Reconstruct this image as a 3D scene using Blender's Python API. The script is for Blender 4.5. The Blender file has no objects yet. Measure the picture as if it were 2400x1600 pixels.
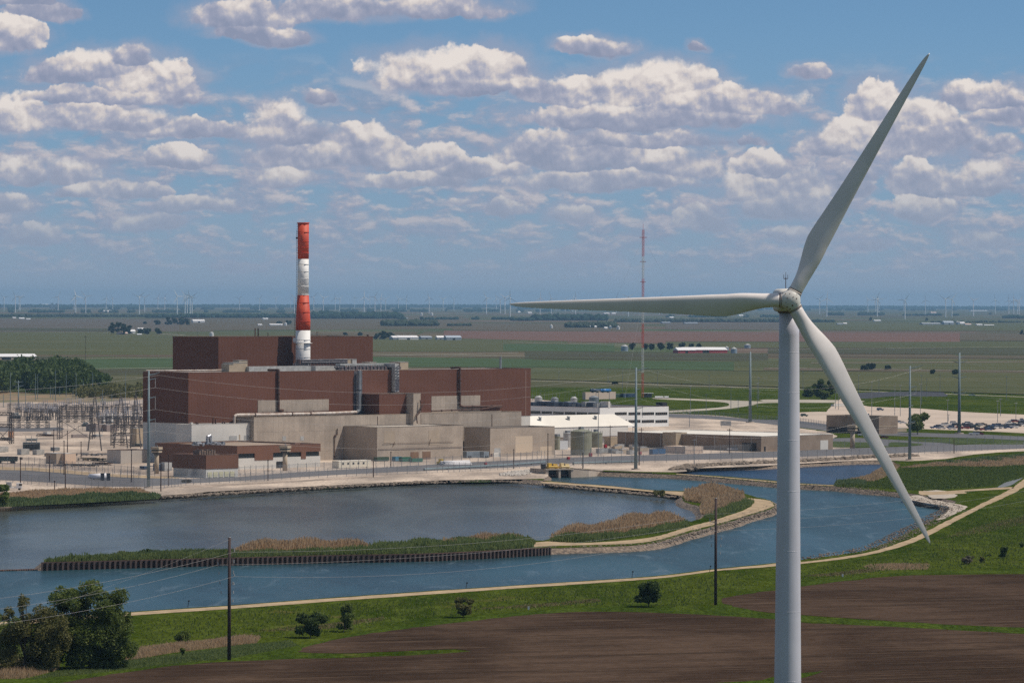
import bpy, bmesh, math, random
import numpy as np
from mathutils import Vector, Matrix, geometry
rad = math.radians
S = bpy.context.scene
COL = S.collection
# ---------------------------------------------------------------- camera
F, HCAM = 10500.0, 71.0
cam = bpy.data.objects.new('camera', bpy.data.cameras.new('camera'))
COL.objects.link(cam)
cam.data.sensor_width = 36.0
cam.data.lens = F / 2400 * 36
cam.data.clip_start, cam.data.clip_end = 1.0, 400000.0
ROT = Matrix.Rotation(rad(90) - math.atan(96 / F), 3, 'X') @ Matrix.Rotation(rad(0.2), 3, 'Z')
cam.matrix_world = Matrix.Translation((0, 0, HCAM)) @ ROT.to_4x4()
S.camera = cam
# ---------------------------------------------------------------- sun and colour management
SUN_EL, SUN_AZ = 57.0, 92.5        # azimuth clockwise from +Y
sd = Vector((math.sin(rad(SUN_AZ)) * math.cos(rad(SUN_EL)), math.cos(rad(SUN_AZ)) * math.cos(rad(SUN_EL)), math.sin(rad(SUN_EL))))
sun = bpy.data.objects.new('sun', bpy.data.lights.new('sun', 'SUN'))
COL.objects.link(sun)
sun.data.energy, sun.data.angle, sun.data.color = 5.0, rad(0.53), (1.0, 0.905, 0.79)
sun.rotation_euler = sd.to_track_quat('Z', 'Y').to_euler()
sun.location = (0, 0, 300)
S.view_settings.view_transform = 'Standard'
S.view_settings.look = 'None'
S.view_settings.exposure = -0.35
S.view_settings.gamma = 1.0
S.cycles.use_denoising = False
# ---------------------------------------------------------------- world: sky texture with cumulus
W = bpy.data.worlds.new('World'); S.world = W; W.use_nodes = True
class NT:
    """small helper that writes node expressions"""
    def __init__(s, nt): s.t = nt
    def n(s, typ, **kw):
        nd = s.t.nodes.new(typ)
        for k, v in kw.items(): setattr(nd, k, v)
        return nd
    def put(s, sock, v):
        if isinstance(v, bpy.types.NodeSocket): s.t.links.new(v, sock)
        elif v is not None: sock.default_value = v
    def m(s, op, a, b=None, c=None, clamp=False):
        nd = s.n('ShaderNodeMath', operation=op, use_clamp=clamp)
        for i, v in enumerate((a, b, c)): 
            if v is not None: s.put(nd.inputs[i], v)
        return nd.outputs[0]
    def v(s, op, a, b=None, c=None, out=0):
        nd = s.n('ShaderNodeVectorMath', operation=op)
        s.put(nd.inputs[0], a)
        if op == 'SCALE': s.put(nd.inputs[3], b)
        else:
            if b is not None: s.put(nd.inputs[1], b)
            if c is not None: s.put(nd.inputs[2], c)
        return nd.outputs['Value'] if op in ('LENGTH', 'DOT_PRODUCT', 'DISTANCE') else nd.outputs[0]
    def mr(s, x, a, b, c=0.0, d=1.0, smooth=True):
        nd = s.n('ShaderNodeMapRange', interpolation_type='SMOOTHSTEP' if smooth else 'LINEAR')
        for i, v in enumerate((x, a, b, c, d)): s.put(nd.inputs[i], v)
        return nd.outputs[0]
    def mix(s, f, a, b, mode='MIX'):
        nd = s.n('ShaderNodeMix', data_type='RGBA', blend_type=mode)
        s.put(nd.inputs[0], f)
        for i, v in ((6, a), (7, b)):
            if isinstance(v, tuple) and len(v) == 3: v = (*v, 1)
            s.put(nd.inputs[i], v)
        return nd.outputs[2]
    def mixf(s, f, a, b):
        nd = s.n('ShaderNodeMix', data_type='FLOAT')
        s.put(nd.inputs[0], f); s.put(nd.inputs[2], a); s.put(nd.inputs[3], b)
        return nd.outputs[0]
    def noise(s, vec, scale, detail=4, rough=.5, dist=0, dim='3D', lac=2.0, col=False):
        nd = s.n('ShaderNodeTexNoise', noise_dimensions=dim)
        s.put(nd.inputs['Vector'], vec); nd.inputs['Scale'].default_value = scale
        nd.inputs['Detail'].default_value = detail; nd.inputs['Roughness'].default_value = rough
        nd.inputs['Distortion'].default_value = dist; nd.inputs['Lacunarity'].default_value = lac
        return nd.outputs[1 if col else 0]
    def voro(s, vec, scale, detail=0, rough=.5, feature='F1', smooth=.5, dim='3D', out='Distance', rnd=1.0):
        nd = s.n('ShaderNodeTexVoronoi', feature=feature, voronoi_dimensions=dim)
        s.put(nd.inputs['Vector'], vec); nd.inputs['Scale'].default_value = scale
        nd.inputs['Detail'].default_value = detail; nd.inputs['Roughness'].default_value = rough
        nd.inputs['Randomness'].default_value = rnd
        if feature == 'SMOOTH_F1': nd.inputs['Smoothness'].default_value = smooth
        return nd.outputs[out]
    def ramp(s, f, stops, interp='LINEAR'):
        nd = s.n('ShaderNodeValToRGB'); e = nd.color_ramp; e.interpolation = interp
        while len(e.elements) < len(stops): e.elements.new(0.5)
        for el, (p, c) in zip(e.elements, stops):
            el.position = p; el.color = (*c, 1) if len(c) == 3 else c
        s.put(nd.inputs[0], f)
        return nd.outputs[0]
# big cumulus, in the sky's own angular coordinates: centre u, centre v, half width, half height (thousandths of 1/10.5 rad), brightness
CLOUDS = [
 # upper right group
 (1040,155,170,62,1.0),(960,165,90,55,1.0),(1140,150,95,60,.9),(1075,188,150,38,.8),
 (1570,172,95,62,1.05),(1480,195,120,60,1.0),(1350,205,110,48,.95),(1245,200,60,45,.9),(1640,225,120,50,.9),
 (1500,262,260,45,.8),(1770,235,110,42,.85),(1400,105,85,28,.7),(1635,105,28,18,.7),(1480,325,250,25,.72),
 (1900,160,48,24,.75),
 (2060,225,75,70,1.0),(2150,260,95,60,1.0),(2110,300,170,70,.95),(2220,300,100,45,.9),(1945,330,65,40,.85),(2300,215,120,42,.75),(2360,255,90,36,.8),(2330,330,60,30,.7),
 # far upper left
 (30,75,70,50,.95),(90,25,80,28,.75),(40,0,90,25,.75),
 (240,148,110,52,.9),(140,165,90,45,.85),(330,175,120,55,1.0),(400,200,70,40,.9),(300,128,48,30,.75),(250,222,220,30,.8),
 (30,265,90,55,1.0),(190,262,120,45,.95),(300,278,110,35,.9),(430,300,120,30,.75),
 (560,30,110,50,.75),(800,15,160,42,.85),(1020,12,150,35,.75),(570,72,80,28,.6),(640,85,70,28,.6),
 # centre left
 (655,262,62,52,1.0),(690,300,110,45,.8),(830,320,95,55,.98),(900,350,80,50,.9),(760,355,180,45,.75),(745,225,30,22,.6),
 (1010,360,80,40,.9),(1110,385,100,38,.9),(980,415,130,25,.8),(670,405,75,35,.85),(430,365,80,38,.8),
 (50,395,55,45,.92),(170,400,80,42,.85),(290,440,90,30,.75),(190,450,60,22,.8),(25,480,55,30,.8),(450,480,100,25,.7),
 # centre right
 (1240,350,90,45,.72),(1380,345,170,60,.72),(1560,360,85,52,.95),(1620,385,70,35,.8),(1215,375,40,45,.88),
 (1400,415,210,32,.85),(1520,420,80,25,.8),(1340,495,60,30,.8),(1640,505,60,40,.75),
 (1780,380,62,40,.9),(1760,430,80,40,.92),(1890,415,70,48,1.0),(1900,450,90,60,.85),(1830,470,80,45,.6),(2165,475,65,42,.9),
 (2160,400,90,42,.85),(2300,395,75,45,.88),(2230,420,130,40,.7),(1990,430,50,40,.75),(2000,400,40,30,.7),
 (2310,555,60,25,.85),(1870,540,90,22,.75),(2030,563,50,18,.7),(1350,595,80,18,.65),(1180,485,45,22,.8),(75,545,60,35,.7),(350,520,80,28,.68),(560,625,60,14,.6),(1080,465,30,14,.75),
]
def world_sky():
    nt = W.node_tree; nt.nodes.clear(); g = NT(nt)
    out = g.n('ShaderNodeOutputWorld'); bg = g.n('ShaderNodeBackground')
    nt.links.new(bg.outputs[0], out.inputs[0])
    tc = g.n('ShaderNodeTexCoord').outputs['Generated']
    sp = g.n('ShaderNodeSeparateXYZ'); nt.links.new(tc, sp.inputs[0])
    X, Y, Z = sp.outputs
    ya = g.m('MAXIMUM', g.m('ABSOLUTE', Y), 0.02)
    u = g.m('MULTIPLY', g.m('DIVIDE', X, ya), 10.5)
    v = g.m('MULTIPLY', g.m('DIVIDE', Z, ya), 10.5)
    # clear sky: sky texture looked up with stretched elevation, so that it is deep blue a few degrees up
    el = g.m('ADD', g.m('MULTIPLY', Z, 2.6), 0.055)
    cv = g.n('ShaderNodeCombineXYZ'); g.put(cv.inputs[0], X); g.put(cv.inputs[1], Y); g.put(cv.inputs[2], g.m('MAXIMUM', el, 0.01))
    sky = g.n('ShaderNodeTexSky', sky_type='NISHITA', sun_disc=False)
    sky.sun_elevation = rad(SUN_EL); sky.sun_rotation = rad(SUN_AZ)
    sky.altitude = 300; sky.air_density = 1.0; sky.dust_density = 0.6; sky.ozone_density = 3.5
    g.put(sky.inputs[0], g.v('NORMALIZE', cv.outputs[0]))
    base = g.v('SCALE', sky.outputs[0], 0.090)
    base = g.v('MULTIPLY', base, (1.12, 1.36, 1.38))
    base = g.mix(g.mr(Z, .10, .45, 0, .5), base, (.40, .40, .41))      # even grey added overhead to neutralise the blue fill light
    base = g.mix(g.mr(v, .70, .25, 0, .62), base, (.275, .405, .58))   # paler towards the horizon
    # fold the coordinates
    P0 = g.n('ShaderNodeCombineXYZ'); g.put(P0.inputs[0], u); g.put(P0.inputs[1], v); P0 = P0.outputs[0]
    lowness = g.mr(v, 0.05, 0.75, 1.0, 0.0, False)
    w1 = g.v('SUBTRACT', g.noise(P0, 9, 5, .55, col=True), (.5, .5, .5))
    w2 = g.v('SUBTRACT', g.noise(P0, 34, 4, .6, col=True), (.5, .5, .5))
    Pw = g.v('ADD', P0, g.v('ADD', g.v('MULTIPLY', w1, (.085, .05, 0)), g.v('MULTIPLY', w2, (.020, .014, 0))))
    spw = g.n('ShaderNodeSeparateXYZ'); g.put(spw.inputs[0], Pw); uw, vw = spw.outputs[0], spw.outputs[1]
    Fm = None; Sh = None; Br = None
    for cx, cy, rx, ry, br in CLOUDS:
        rx, ry = rx * 1.18, ry * 1.18
        cu, cvv = (cx - 1200) / 1000, (704 - cy - ry * .35) / 1000
        dx = g.m('MULTIPLY_ADD', uw, 1000 / rx, -cu * 1000 / rx)
        dy = g.m('MULTIPLY_ADD', vw, 1000 / ry, -cvv * 1000 / ry)
        dd = g.m('MAXIMUM', dy, g.m('MULTIPLY', dy, -2.1))
        r = g.m('SQRT', g.m('MULTIPLY_ADD', dx, dx, g.m('MULTIPLY', dd, dd)))
        f = g.m('SUBTRACT', 1.0, r)
        s_ = g.m('ADD', dy, (br - 1) * 1.8)
        if Fm is None: Fm, Sh = f, s_
        else:
            w = g.mr(g.m('SUBTRACT', f, Fm), -.16, .16)
            Sh = g.mixf(w, Sh, s_)
            Fm = g.m('SMOOTH_MAX', Fm, f, .12)
    # billows, looked up twice for the light on them
    def billow(vec):
        a = g.voro(vec, 10, 3, .5, 'SMOOTH_F1', .55, '2D')
        b = g.noise(vec, 50, 5, .6, dim='2D')
        return g.m('ADD', g.m('MULTIPLY', g.m('SUBTRACT', .62, a), .95), g.m('MULTIPLY', g.m('SUBTRACT', b, .5), .75))
    Pb = g.v('ADD', P0, g.v('MULTIPLY', w2, (.012, .012, 0)))
    B0 = billow(Pb)
    B1 = billow(g.v('ADD', Pb, (.004, .011, 0)))
    big0 = g.noise(P0, 10, 2, .5, dim='2D')
    big1 = g.noise(g.v('ADD', P0, (.007, .022, 0)), 10, 2, .5, dim='2D')
    dens = g.m('ADD', g.m('ADD', Fm, .05), g.m('MULTIPLY', B0, .42))
    soft = g.mixf(g.mr(g.noise(P0, 5, 2, .5), .42, .62), .10, .42)
    alphaA = g.mr(dens, -.02, soft)
    light = g.m('MULTIPLY', g.m('SUBTRACT', B0, B1), .52)
    light = g.m('ADD', light, g.m('MULTIPLY', g.m('SUBTRACT', big0, big1), 1.7))
    light = g.m('ADD', light, g.m('MULTIPLY', Sh, .60))
    light = g.m('ADD', light, g.m('MULTIPLY', B0, .22))
    thin = g.mr(dens, .0, .35)
    L = g.m('ADD', light, .60)
    colA = g.ramp(L, [(0.0, (.33, .38, .53)), (.32, (.42, .45, .59)), (.54, (.56, .56, .66)), (.74, (.82, .75, .735)), (1.0, (1.04, .95, .885))])
    # low, far layers: small clouds seen edge-on in rows, flat below and domed above
    def rows(seed, su, sv, lo, hi):
        q = g.v('ADD', g.v('MULTIPLY', P0, (su, sv, 1)), (seed, seed * 1.7, 0))
        q = g.v('ADD', q, g.v('MULTIPLY', w1, (.55, .45, 0)))
        n0 = g.noise(q, 1.0, 6, .58, dim='2D')
        n1 = g.noise(g.v('ADD', q, (.06, .22, 0)), 1.0, 6, .58, dim='2D')
        a = g.mr(n0, lo, hi)
        l = g.m('ADD', g.m('MULTIPLY', g.m('SUBTRACT', n0, n1), 3.4), .46)
        return a, l
    col = base
    aB, lB = rows(3.1, 6.0, 13, .42, .62)
    aC, lC = rows(8.7, 11, 26, .44, .66)
    bandB = g.m('MULTIPLY', g.mr(v, .60, .42), g.mr(v, .02, .14))
    bandC = g.m('MULTIPLY', g.mr(v, .42, .22), g.mr(v, .02, .10))
    cloudlow = [(0.0, (.31, .38, .53)), (.40, (.385, .43, .575)), (.58, (.47, .485, .60)), (.78, (.66, .60, .64)), (1, (.84, .73, .72))]
    col = g.mix(g.m('MULTIPLY', g.m('MULTIPLY', aB, bandB), .74), col, g.ramp(lB, cloudlow))
    col = g.mix(g.m('MULTIPLY', g.m('MULTIPLY', aC, bandC), .62), col, g.ramp(lC, cloudlow))
    # the lower a cloud stands, the more air lies before it
    air = g.m('MULTIPLY', g.mr(v, .55, .05), .55)
    airc = (.405, .475, .585)
    colA = g.mix(air, colA, airc)
    # a soft veil of thin grey around the cloud groups
    veil = g.m('MULTIPLY', g.mr(g.m('ADD', Fm, g.m('MULTIPLY', g.m('SUBTRACT', g.noise(P0, 11, 6, .6), .5), 1.1)), -.50, .25), .60)
    col = g.mix(veil, col, (.43, .46, .60))
    col = g.mix(g.m('MULTIPLY', alphaA, .96), col, colA)
    # pale dusty band right above the horizon
    col = g.mix(g.m('MULTIPLY', g.mr(v, .34, .0), .85), col, (.335, .425, .570))
    g.put(bg.inputs[0], col); bg.inputs[1].default_value = 1.0
world_sky()
W.cycles.sampling_method = 'MANUAL'; W.cycles.sample_map_resolution = 512
# ---------------------------------------------------------------- geometry helpers
rnd = random.Random(7)
K = 2400 / 2352
CAM = Vector((0, 0, HCAM))
def ray(x, y): return ROT @ Vector(((x - 1200) / F, -(y - 800) / F, -1.0))
def G(x, y, z=0.0):
    """the place on the level z seen at photo position x, y"""
    d = ray(x, y); t = (z - HCAM) / d.z
    return Vector((d.x * t, d.y * t, z))
def at(x, y, Y):
    d = ray(x, y); t = Y / d.y
    return CAM + d * t
def hgt(x, y0, y1):
    """height of an upright whose foot is seen at y0 and top at y1"""
    p = G(x, y0); return at(x, y1, p.y).z
ANG = rad(45.8)
U = Vector((math.cos(ANG), math.sin(ANG), 0)); V = Vector((-math.sin(ANG), math.cos(ANG), 0))
C1 = G(441, 1085)
def uv(p): r = p - C1; return r.dot(U), r.dot(V)
def P(u, v, z=0.0): return C1 + U * u + V * v + Vector((0, 0, z))
def onface(x, y, v):
    d = ray(x, y); t = (v + (C1 - CAM).dot(V)) / d.dot(V); p = CAM + d * t
    return (p - C1).dot(U), p.z
def onside(x, y, u):
    d = ray(x, y); t = (u + (C1 - CAM).dot(U)) / d.dot(U); p = CAM + d * t
    return (p - C1).dot(V), p.z
KIDS = {}
class MB:
    def __init__(s): s.v = []; s.f = []
    def add(s, vs, fs):
        o = len(s.v); s.v += [tuple(v) for v in vs]; s.f += [tuple(i + o for i in f) for f in fs]; return s
    def box(s, x0, y0, z0, x1, y1, z1, M=None):
        vs = [Vector((x, y, z)) for z in (z0, z1) for x, y in ((x0, y0), (x1, y0), (x1, y1), (x0, y1))]
        if M: vs = [M @ v for v in vs]
        return s.add(vs, [(3, 2, 1, 0), (4, 5, 6, 7), (0, 1, 5, 4), (1, 2, 6, 5), (2, 3, 7, 6), (3, 0, 4, 7)])
    def prism(s, pts, z0, z1):
        n = len(pts)
        return s.add([(p[0], p[1], z0) for p in pts] + [(p[0], p[1], z1) for p in pts],
                     [tuple(range(n))[::-1], tuple(range(n, 2 * n))] + [(i, (i + 1) % n, n + (i + 1) % n, n + i) for i in range(n)])
    def tube(s, p0, p1, r0, r1=None, n=8, cap=True):
        r1 = r0 if r1 is None else r1
        p0, p1 = Vector(p0), Vector(p1); d = (p1 - p0).normalized()
        a = d.orthogonal().normalized(); b = d.cross(a)
        vs = [p + (a * math.cos(2 * math.pi * i / n) + b * math.sin(2 * math.pi * i / n)) * r for p, r in ((p0, r0), (p1, r1)) for i in range(n)]
        fs = [(i, (i + 1) % n, n + (i + 1) % n, n + i) for i in range(n)]
        if cap: fs += [tuple(range(n))[::-1], tuple(range(n, 2 * n))]
        return s.add(vs, fs)
    def path(s, pts, r, n=6):
        for a, b in zip(pts, pts[1:]): s.tube(a, b, r, r, n)
        return s
    def lathe(s, prof, n=24, c=(0, 0)):
        m = len(prof); vs = []
        for r, z in prof:
            for i in range(n):
                a = 2 * math.pi * i / n; vs.append((c[0] + r * math.cos(a), c[1] + r * math.sin(a), z))
        fs = [(j * n + i, j * n + (i + 1) % n, (j + 1) * n + (i + 1) % n, (j + 1) * n + i) for j in range(m - 1) for i in range(n)]
        return s.add(vs, fs + [tuple(range(n))[::-1], tuple((m - 1) * n + i for i in range(n))])
    def beam(s, a, b, w):
        a, b = Vector(a), Vector(b); return s.tube(a, b, w * .7, w * .7, 4, False)
    def build(s, name, mat, parent=None, smooth=False):
        me = bpy.data.meshes.new(name); me.from_pydata(s.v, [], s.f); me.materials.append(mat)
        if smooth: me.polygons.foreach_set('use_smooth', [True] * len(me.polygons))
        me.update()
        o = bpy.data.objects.new(name, me); COL.objects.link(o)
        if parent:
            o.parent = parent; KIDS.setdefault(parent.name, []).append(o)
        return o
def tag(o, label=None, cat=None, group=None, kind=None):
    if label: o['label'] = label
    if cat: o['category'] = cat
    if group: o['group'] = group
    if kind: o['kind'] = kind
    return o
def thing(name, label, cat, loc=(0, 0, 0), rz=0.0, group=None):
    o = bpy.data.objects.new(name, None); COL.objects.link(o); o.empty_display_size = 1
    o.location = loc; o.rotation_euler = (0, 0, rz)
    return tag(o, label, cat, group)
def copy_tree(o, loc=None, rz=None, label=None, sc=None):
    def rec(a, par):
        c = a.copy(); COL.objects.link(c); c.parent = par
        for ch in KIDS.get(a.name, ()): rec(ch, c)
        return c
    c = rec(o, None)
    if loc is not None: c.location = loc
    if rz is not None: c.rotation_euler = (0, 0, rz)
    if sc: c.scale = (sc, sc, sc)
    if label: c['label'] = label
    return c
ORD = ['first', 'second', 'third', 'fourth', 'fifth', 'sixth', 'seventh', 'eighth', 'ninth', 'tenth', 'eleventh', 'twelfth', 'thirteenth', 'fourteenth', 'fifteenth',
       'sixteenth', 'seventeenth', 'eighteenth', 'nineteenth', 'twentieth', 'twenty-first', 'twenty-second', 'twenty-third', 'twenty-fourth', 'twenty-fifth']
# ---------------------------------------------------------------- materials
MATS = {}
def mat(name, col, rough=.7, metal=0.0, var=0.0, scale=.3, col2=None, bump=0.0, bscale=2.0, stretch=(1, 1, 1), streak=0.0, detail=5, spec=.5, grain=0.0, gscale=3.0):
    """painted / stone / soil surface whose colour wanders between col and col2"""
    if name in MATS: return MATS[name]
    m = bpy.data.materials.new(name); m.use_nodes = True; MATS[name] = m
    g = NT(m.node_tree); b = m.node_tree.nodes['Principled BSDF']
    b.inputs['Roughness'].default_value = rough; b.inputs['Metallic'].default_value = metal; b.inputs['Specular IOR Level'].default_value = spec
    if var or col2 or bump or streak or grain:
        tc = g.n('ShaderNodeTexCoord').outputs['Object']
        vec = g.v('MULTIPLY', tc, stretch)
        c2 = col2 or tuple(c * (1 - var) for c in col)
        f = g.mr(g.noise(vec, scale, detail, .6), .35, .65)
        c = g.mix(f, (*col, 1), (*c2, 1))
        if streak:
            st = g.mr(g.noise(g.v('MULTIPLY', tc, (1.1, 1.1, .05)), 1.3, 5, .65), .50, .75)
            c = g.mix(g.m('MULTIPLY', st, streak), c, tuple(x * .55 for x in col) + (1,))
        if grain:
            gr = g.mr(g.noise(vec, gscale, 3, .7), .3, .7, 1 - grain, 1 + grain, False)
            c = g.v('SCALE', c, gr)
        g.put(b.inputs['Base Color'], c)
        if bump:
            bn = g.n('ShaderNodeBump'); bn.inputs['Strength'].default_value = 1.0; bn.inputs['Distance'].default_value = bump
            g.put(bn.inputs['Height'], g.noise(vec, bscale, 6, .65)); g.put(b.inputs['Normal'], bn.outputs[0])
    else: b.inputs['Base Color'].default_value = (*col, 1)
    return m
def mat_corr(name, col, pitch=.6, depth=.05, **kw):
    """ribbed metal siding with vertical ribs, in a building's own axes"""
    m = mat(name, col, **kw); g = NT(m.node_tree); b = m.node_tree.nodes['Principled BSDF']
    tc = g.n('ShaderNodeTexCoord').outputs['Object']; sp = g.n('ShaderNodeSeparateXYZ'); g.put(sp.inputs[0], tc)
    w = g.m('SINE', g.m('MULTIPLY', g.m('ADD', sp.outputs[0], sp.outputs[1]), 2 * math.pi / pitch))
    bn = g.n('ShaderNodeBump'); bn.inputs['Distance'].default_value = depth
    g.put(bn.inputs['Height'], w); g.put(b.inputs['Normal'], bn.outputs[0])
    return m
def mat_panels(name, col, w=3.0, h=4.0, line=.75, **kw):
    """precast panels: thin darker joints"""
    m = mat(name, col, **kw); g = NT(m.node_tree); b = m.node_tree.nodes['Principled BSDF']
    tc = g.n('ShaderNodeTexCoord').outputs['Object']; sp = g.n('ShaderNodeSeparateXYZ'); g.put(sp.inputs[0], tc)
    s_ = g.m('ADD', sp.outputs[0], sp.outputs[1])
    fx = g.m('FRACT', g.m('DIVIDE', g.m('ADD', s_, 500.0), w)); fz = g.m('FRACT', g.m('DIVIDE', g.m('ADD', sp.outputs[2], 50.0), h))
    lx = g.m('LESS_THAN', fx, .12 / w * 1.6); lz = g.m('LESS_THAN', fz, .12 / h * 1.6)
    L = g.m('MAXIMUM', lx, lz)
    cell = g.n('ShaderNodeTexWhiteNoise', noise_dimensions='2D')
    cv = g.n('ShaderNodeCombineXYZ'); g.put(cv.inputs[0], g.m('FLOOR', g.m('DIVIDE', g.m('ADD', s_, 500.0), w))); g.put(cv.inputs[1], g.m('FLOOR', g.m('DIVIDE', g.m('ADD', sp.outputs[2], 50.0), h)))
    g.put(cell.inputs[0], cv.outputs[0])
    src = b.inputs['Base Color'].links[0].from_socket if b.inputs['Base Color'].links else None
    base = src if src else (*col, 1)
    c = g.v('SCALE', base if src else g.mix(0.0, (*col, 1), (*col, 1)), g.mr(cell.outputs[0], 0, 1, .93, 1.05, False))
    c = g.v('SCALE', c, g.m('SUBTRACT', 1.0, g.m('MULTIPLY', L, 1 - line)))
    g.put(b.inputs['Base Color'], c)
    return m
def mat_leaf(name, c1, c2, trans=.3):
    if name in MATS: return MATS[name]
    m = bpy.data.materials.new(name); m.use_nodes = True; MATS[name] = m
    g = NT(m.node_tree); nt = m.node_tree; b = nt.nodes['Principled BSDF']; out = nt.nodes['Material Output']
    r = g.n('ShaderNodeNewGeometry').outputs['Random Per Island']
    tc = g.n('ShaderNodeTexCoord').outputs['Object']
    f = g.m('ADD', g.m('MULTIPLY', r, .6), g.m('MULTIPLY', g.mr(g.noise(tc, .35, 3), .35, .65), .4))
    c = g.mix(f, (*c1, 1), (*c2, 1)); g.put(b.inputs['Base Color'], c); b.inputs['Roughness'].default_value = .6
    b.inputs['Specular IOR Level'].default_value = .25
    tr = g.n('ShaderNodeBsdfTranslucent'); g.put(tr.inputs[0], c)
    mx = g.n('ShaderNodeMixShader'); mx.inputs[0].default_value = trans
    nt.links.new(b.outputs[0], mx.inputs[1]); nt.links.new(tr.outputs[0], mx.inputs[2]); nt.links.new(mx.outputs[0], out.inputs[0])
    return m
def mat_water(name, col, wave=.05, sx=(.5, .22), rough=.12, foam=0.0, spec=.5):
    m = bpy.data.materials.new(name); m.use_nodes = True
    g = NT(m.node_tree); b = m.node_tree.nodes['Principled BSDF']
    
    tc = g.n('ShaderNodeTexCoord').outputs['Object']
    v1 = g.v('MULTIPLY', tc, (sx[0], sx[1], 1))
    n1 = g.noise(v1, 1.0, 4, .6); n2 = g.noise(g.v('MULTIPLY', tc, (.9, .5, 1)), 1.6, 4, .65)
    n3 = g.noise(g.v('MULTIPLY', tc, (.018, .006, 1)), 1, 4, .55, 1.2)
    c = g.mix(g.mr(n3, .36, .66), (*[x * .75 for x in col], 1), (*[x * 1.3 for x in col], 1))
    if foam:
        fo = g.m('MULTIPLY', g.mr(g.noise(g.v('MULTIPLY', tc, (.12, .022, 1)), 1.0, 8, .72, 1.2), .52, .74), foam)
        c = g.mix(fo, c, (.10, .15, .18, 1))
    bn = g.n('ShaderNodeBump'); bn.inputs['Distance'].default_value = wave
    g.put(bn.inputs['Height'], g.m('ADD', n1, g.m('MULTIPLY', n2, .45)))
    nt = m.node_tree; nt.nodes.remove(b); df = g.n('ShaderNodeBsdfDiffuse'); gl = g.n('ShaderNodeBsdfGlossy'); mx = g.n('ShaderNodeMixShader')
    g.put(df.inputs[0], c); g.put(df.inputs['Normal'], bn.outputs[0]); gl.inputs['Roughness'].default_value = rough; g.put(gl.inputs['Normal'], bn.outputs[0])
    wind = g.mr(g.noise(g.v('MULTIPLY', tc, (.010, .004, 1)), 1, 4, .6, .8), .38, .62, spec * .82, spec * 1.12)   # calm and ruffled patches
    g.put(mx.inputs[0], wind); nt.links.new(df.outputs[0], mx.inputs[1]); nt.links.new(gl.outputs[0], mx.inputs[2]); nt.links.new(mx.outputs[0], nt.nodes['Material Output'].inputs[0])
    return m
# ---------------------------------------------------------------- outlines on the ground
def smooth(pts, step, closed=False):
    pts = [Vector((p[0], p[1])) for p in pts]; n = len(pts); out = []
    for i in range(n if closed else n - 1):
        p0 = pts[(i - 1) % n] if closed or i else pts[0]; p1 = pts[i]; p2 = pts[(i + 1) % n]
        p3 = pts[(i + 2) % n] if closed or i + 2 < n else p2
        k = max(1, int((p2 - p1).length / step))
        for j in range(k):
            t = j / k
            # centripetal-like: damp tangents to the shorter neighbour
            m1 = (p2 - p0) * .5; m2 = (p3 - p1) * .5; L = (p2 - p1).length
            for mm in (m1, m2):
                if mm.length > L * 1.2: mm *= L * 1.2 / mm.length
            out.append((2 * t**3 - 3 * t * t + 1) * p1 + (t**3 - 2 * t * t + t) * m1 + (-2 * t**3 + 3 * t * t) * p2 + (t**3 - t * t) * m2)
    if not closed: out.append(pts[-1])
    return out
def jit(pts, a):
    return [p + Vector((rnd.uniform(-a, a), rnd.uniform(-a, a))) for p in pts]
def fillpoly(loops, z, name, m, kind='structure', hole_loops=(), parent=None):
    """flat sheet bounded by loops[0] with holes"""
    allp = []; edges = []
    for L in [loops] + list(hole_loops):
        o = len(allp); allp += [Vector((p[0], p[1])) for p in L]; edges += [(o + i, o + (i + 1) % len(L)) for i in range(len(L))]
    vs, es, fs, *_ = geometry.delaunay_2d_cdt(allp, edges, [], 0, 1e-4)
    def inside(p, L):
        c = False; n = len(L); j = n - 1
        for i in range(n):
            a, b = L[i], L[j]
            if (a[1] > p[1]) != (b[1] > p[1]) and p[0] < (b[0] - a[0]) * (p[1] - a[1]) / (b[1] - a[1]) + a[0]: c = not c
            j = i
        return c
    keep = []
    for f in fs:
        c = sum((vs[i] for i in f), Vector((0, 0))) / len(f)
        if inside(c, loops) and not any(inside(c, h) for h in hole_loops): keep.append(tuple(f))
    mb = MB(); mb.v = [(v.x, v.y, z) for v in vs]
    mb.f = [f if (vs[f[1]] - vs[f[0]]).cross(vs[f[2]] - vs[f[0]]) > 0 else f[::-1] for f in keep]
    o = mb.build(name, m, parent)
    if kind: o['kind'] = kind
    return o
def gpoly(px, z, name, m, step=6, j=.6, kind='structure', k=1.0):
    w = [G(x * k, y * k) for x, y in px]
    return fillpoly(jit(smooth(w, step, True), j), z, name, m, kind)
def strip(px, wid, z, name, m, kind='structure', step=8, world=False, j=0.0):
    """ribbon of ground wid metres wide along a line"""
    w = [Vector((p[0], p[1])) for p in px] if world else [G(x, y).xy for x, y in px]
    c = smooth(w, step); mb = MB()
    for i, p in enumerate(c):
        t = (c[min(i + 1, len(c) - 1)] - c[max(i - 1, 0)]).normalized(); n = Vector((-t.y, t.x)); h = wid / 2 + rnd.uniform(-j, j)
        mb.v += [(p.x - n.x * h, p.y - n.y * h, z), (p.x + n.x * h, p.y + n.y * h, z)]
        if i: mb.f.append((2 * i - 2, 2 * i, 2 * i + 1, 2 * i - 1))
    o = mb.build(name, m); o['kind'] = kind
    return o
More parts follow.
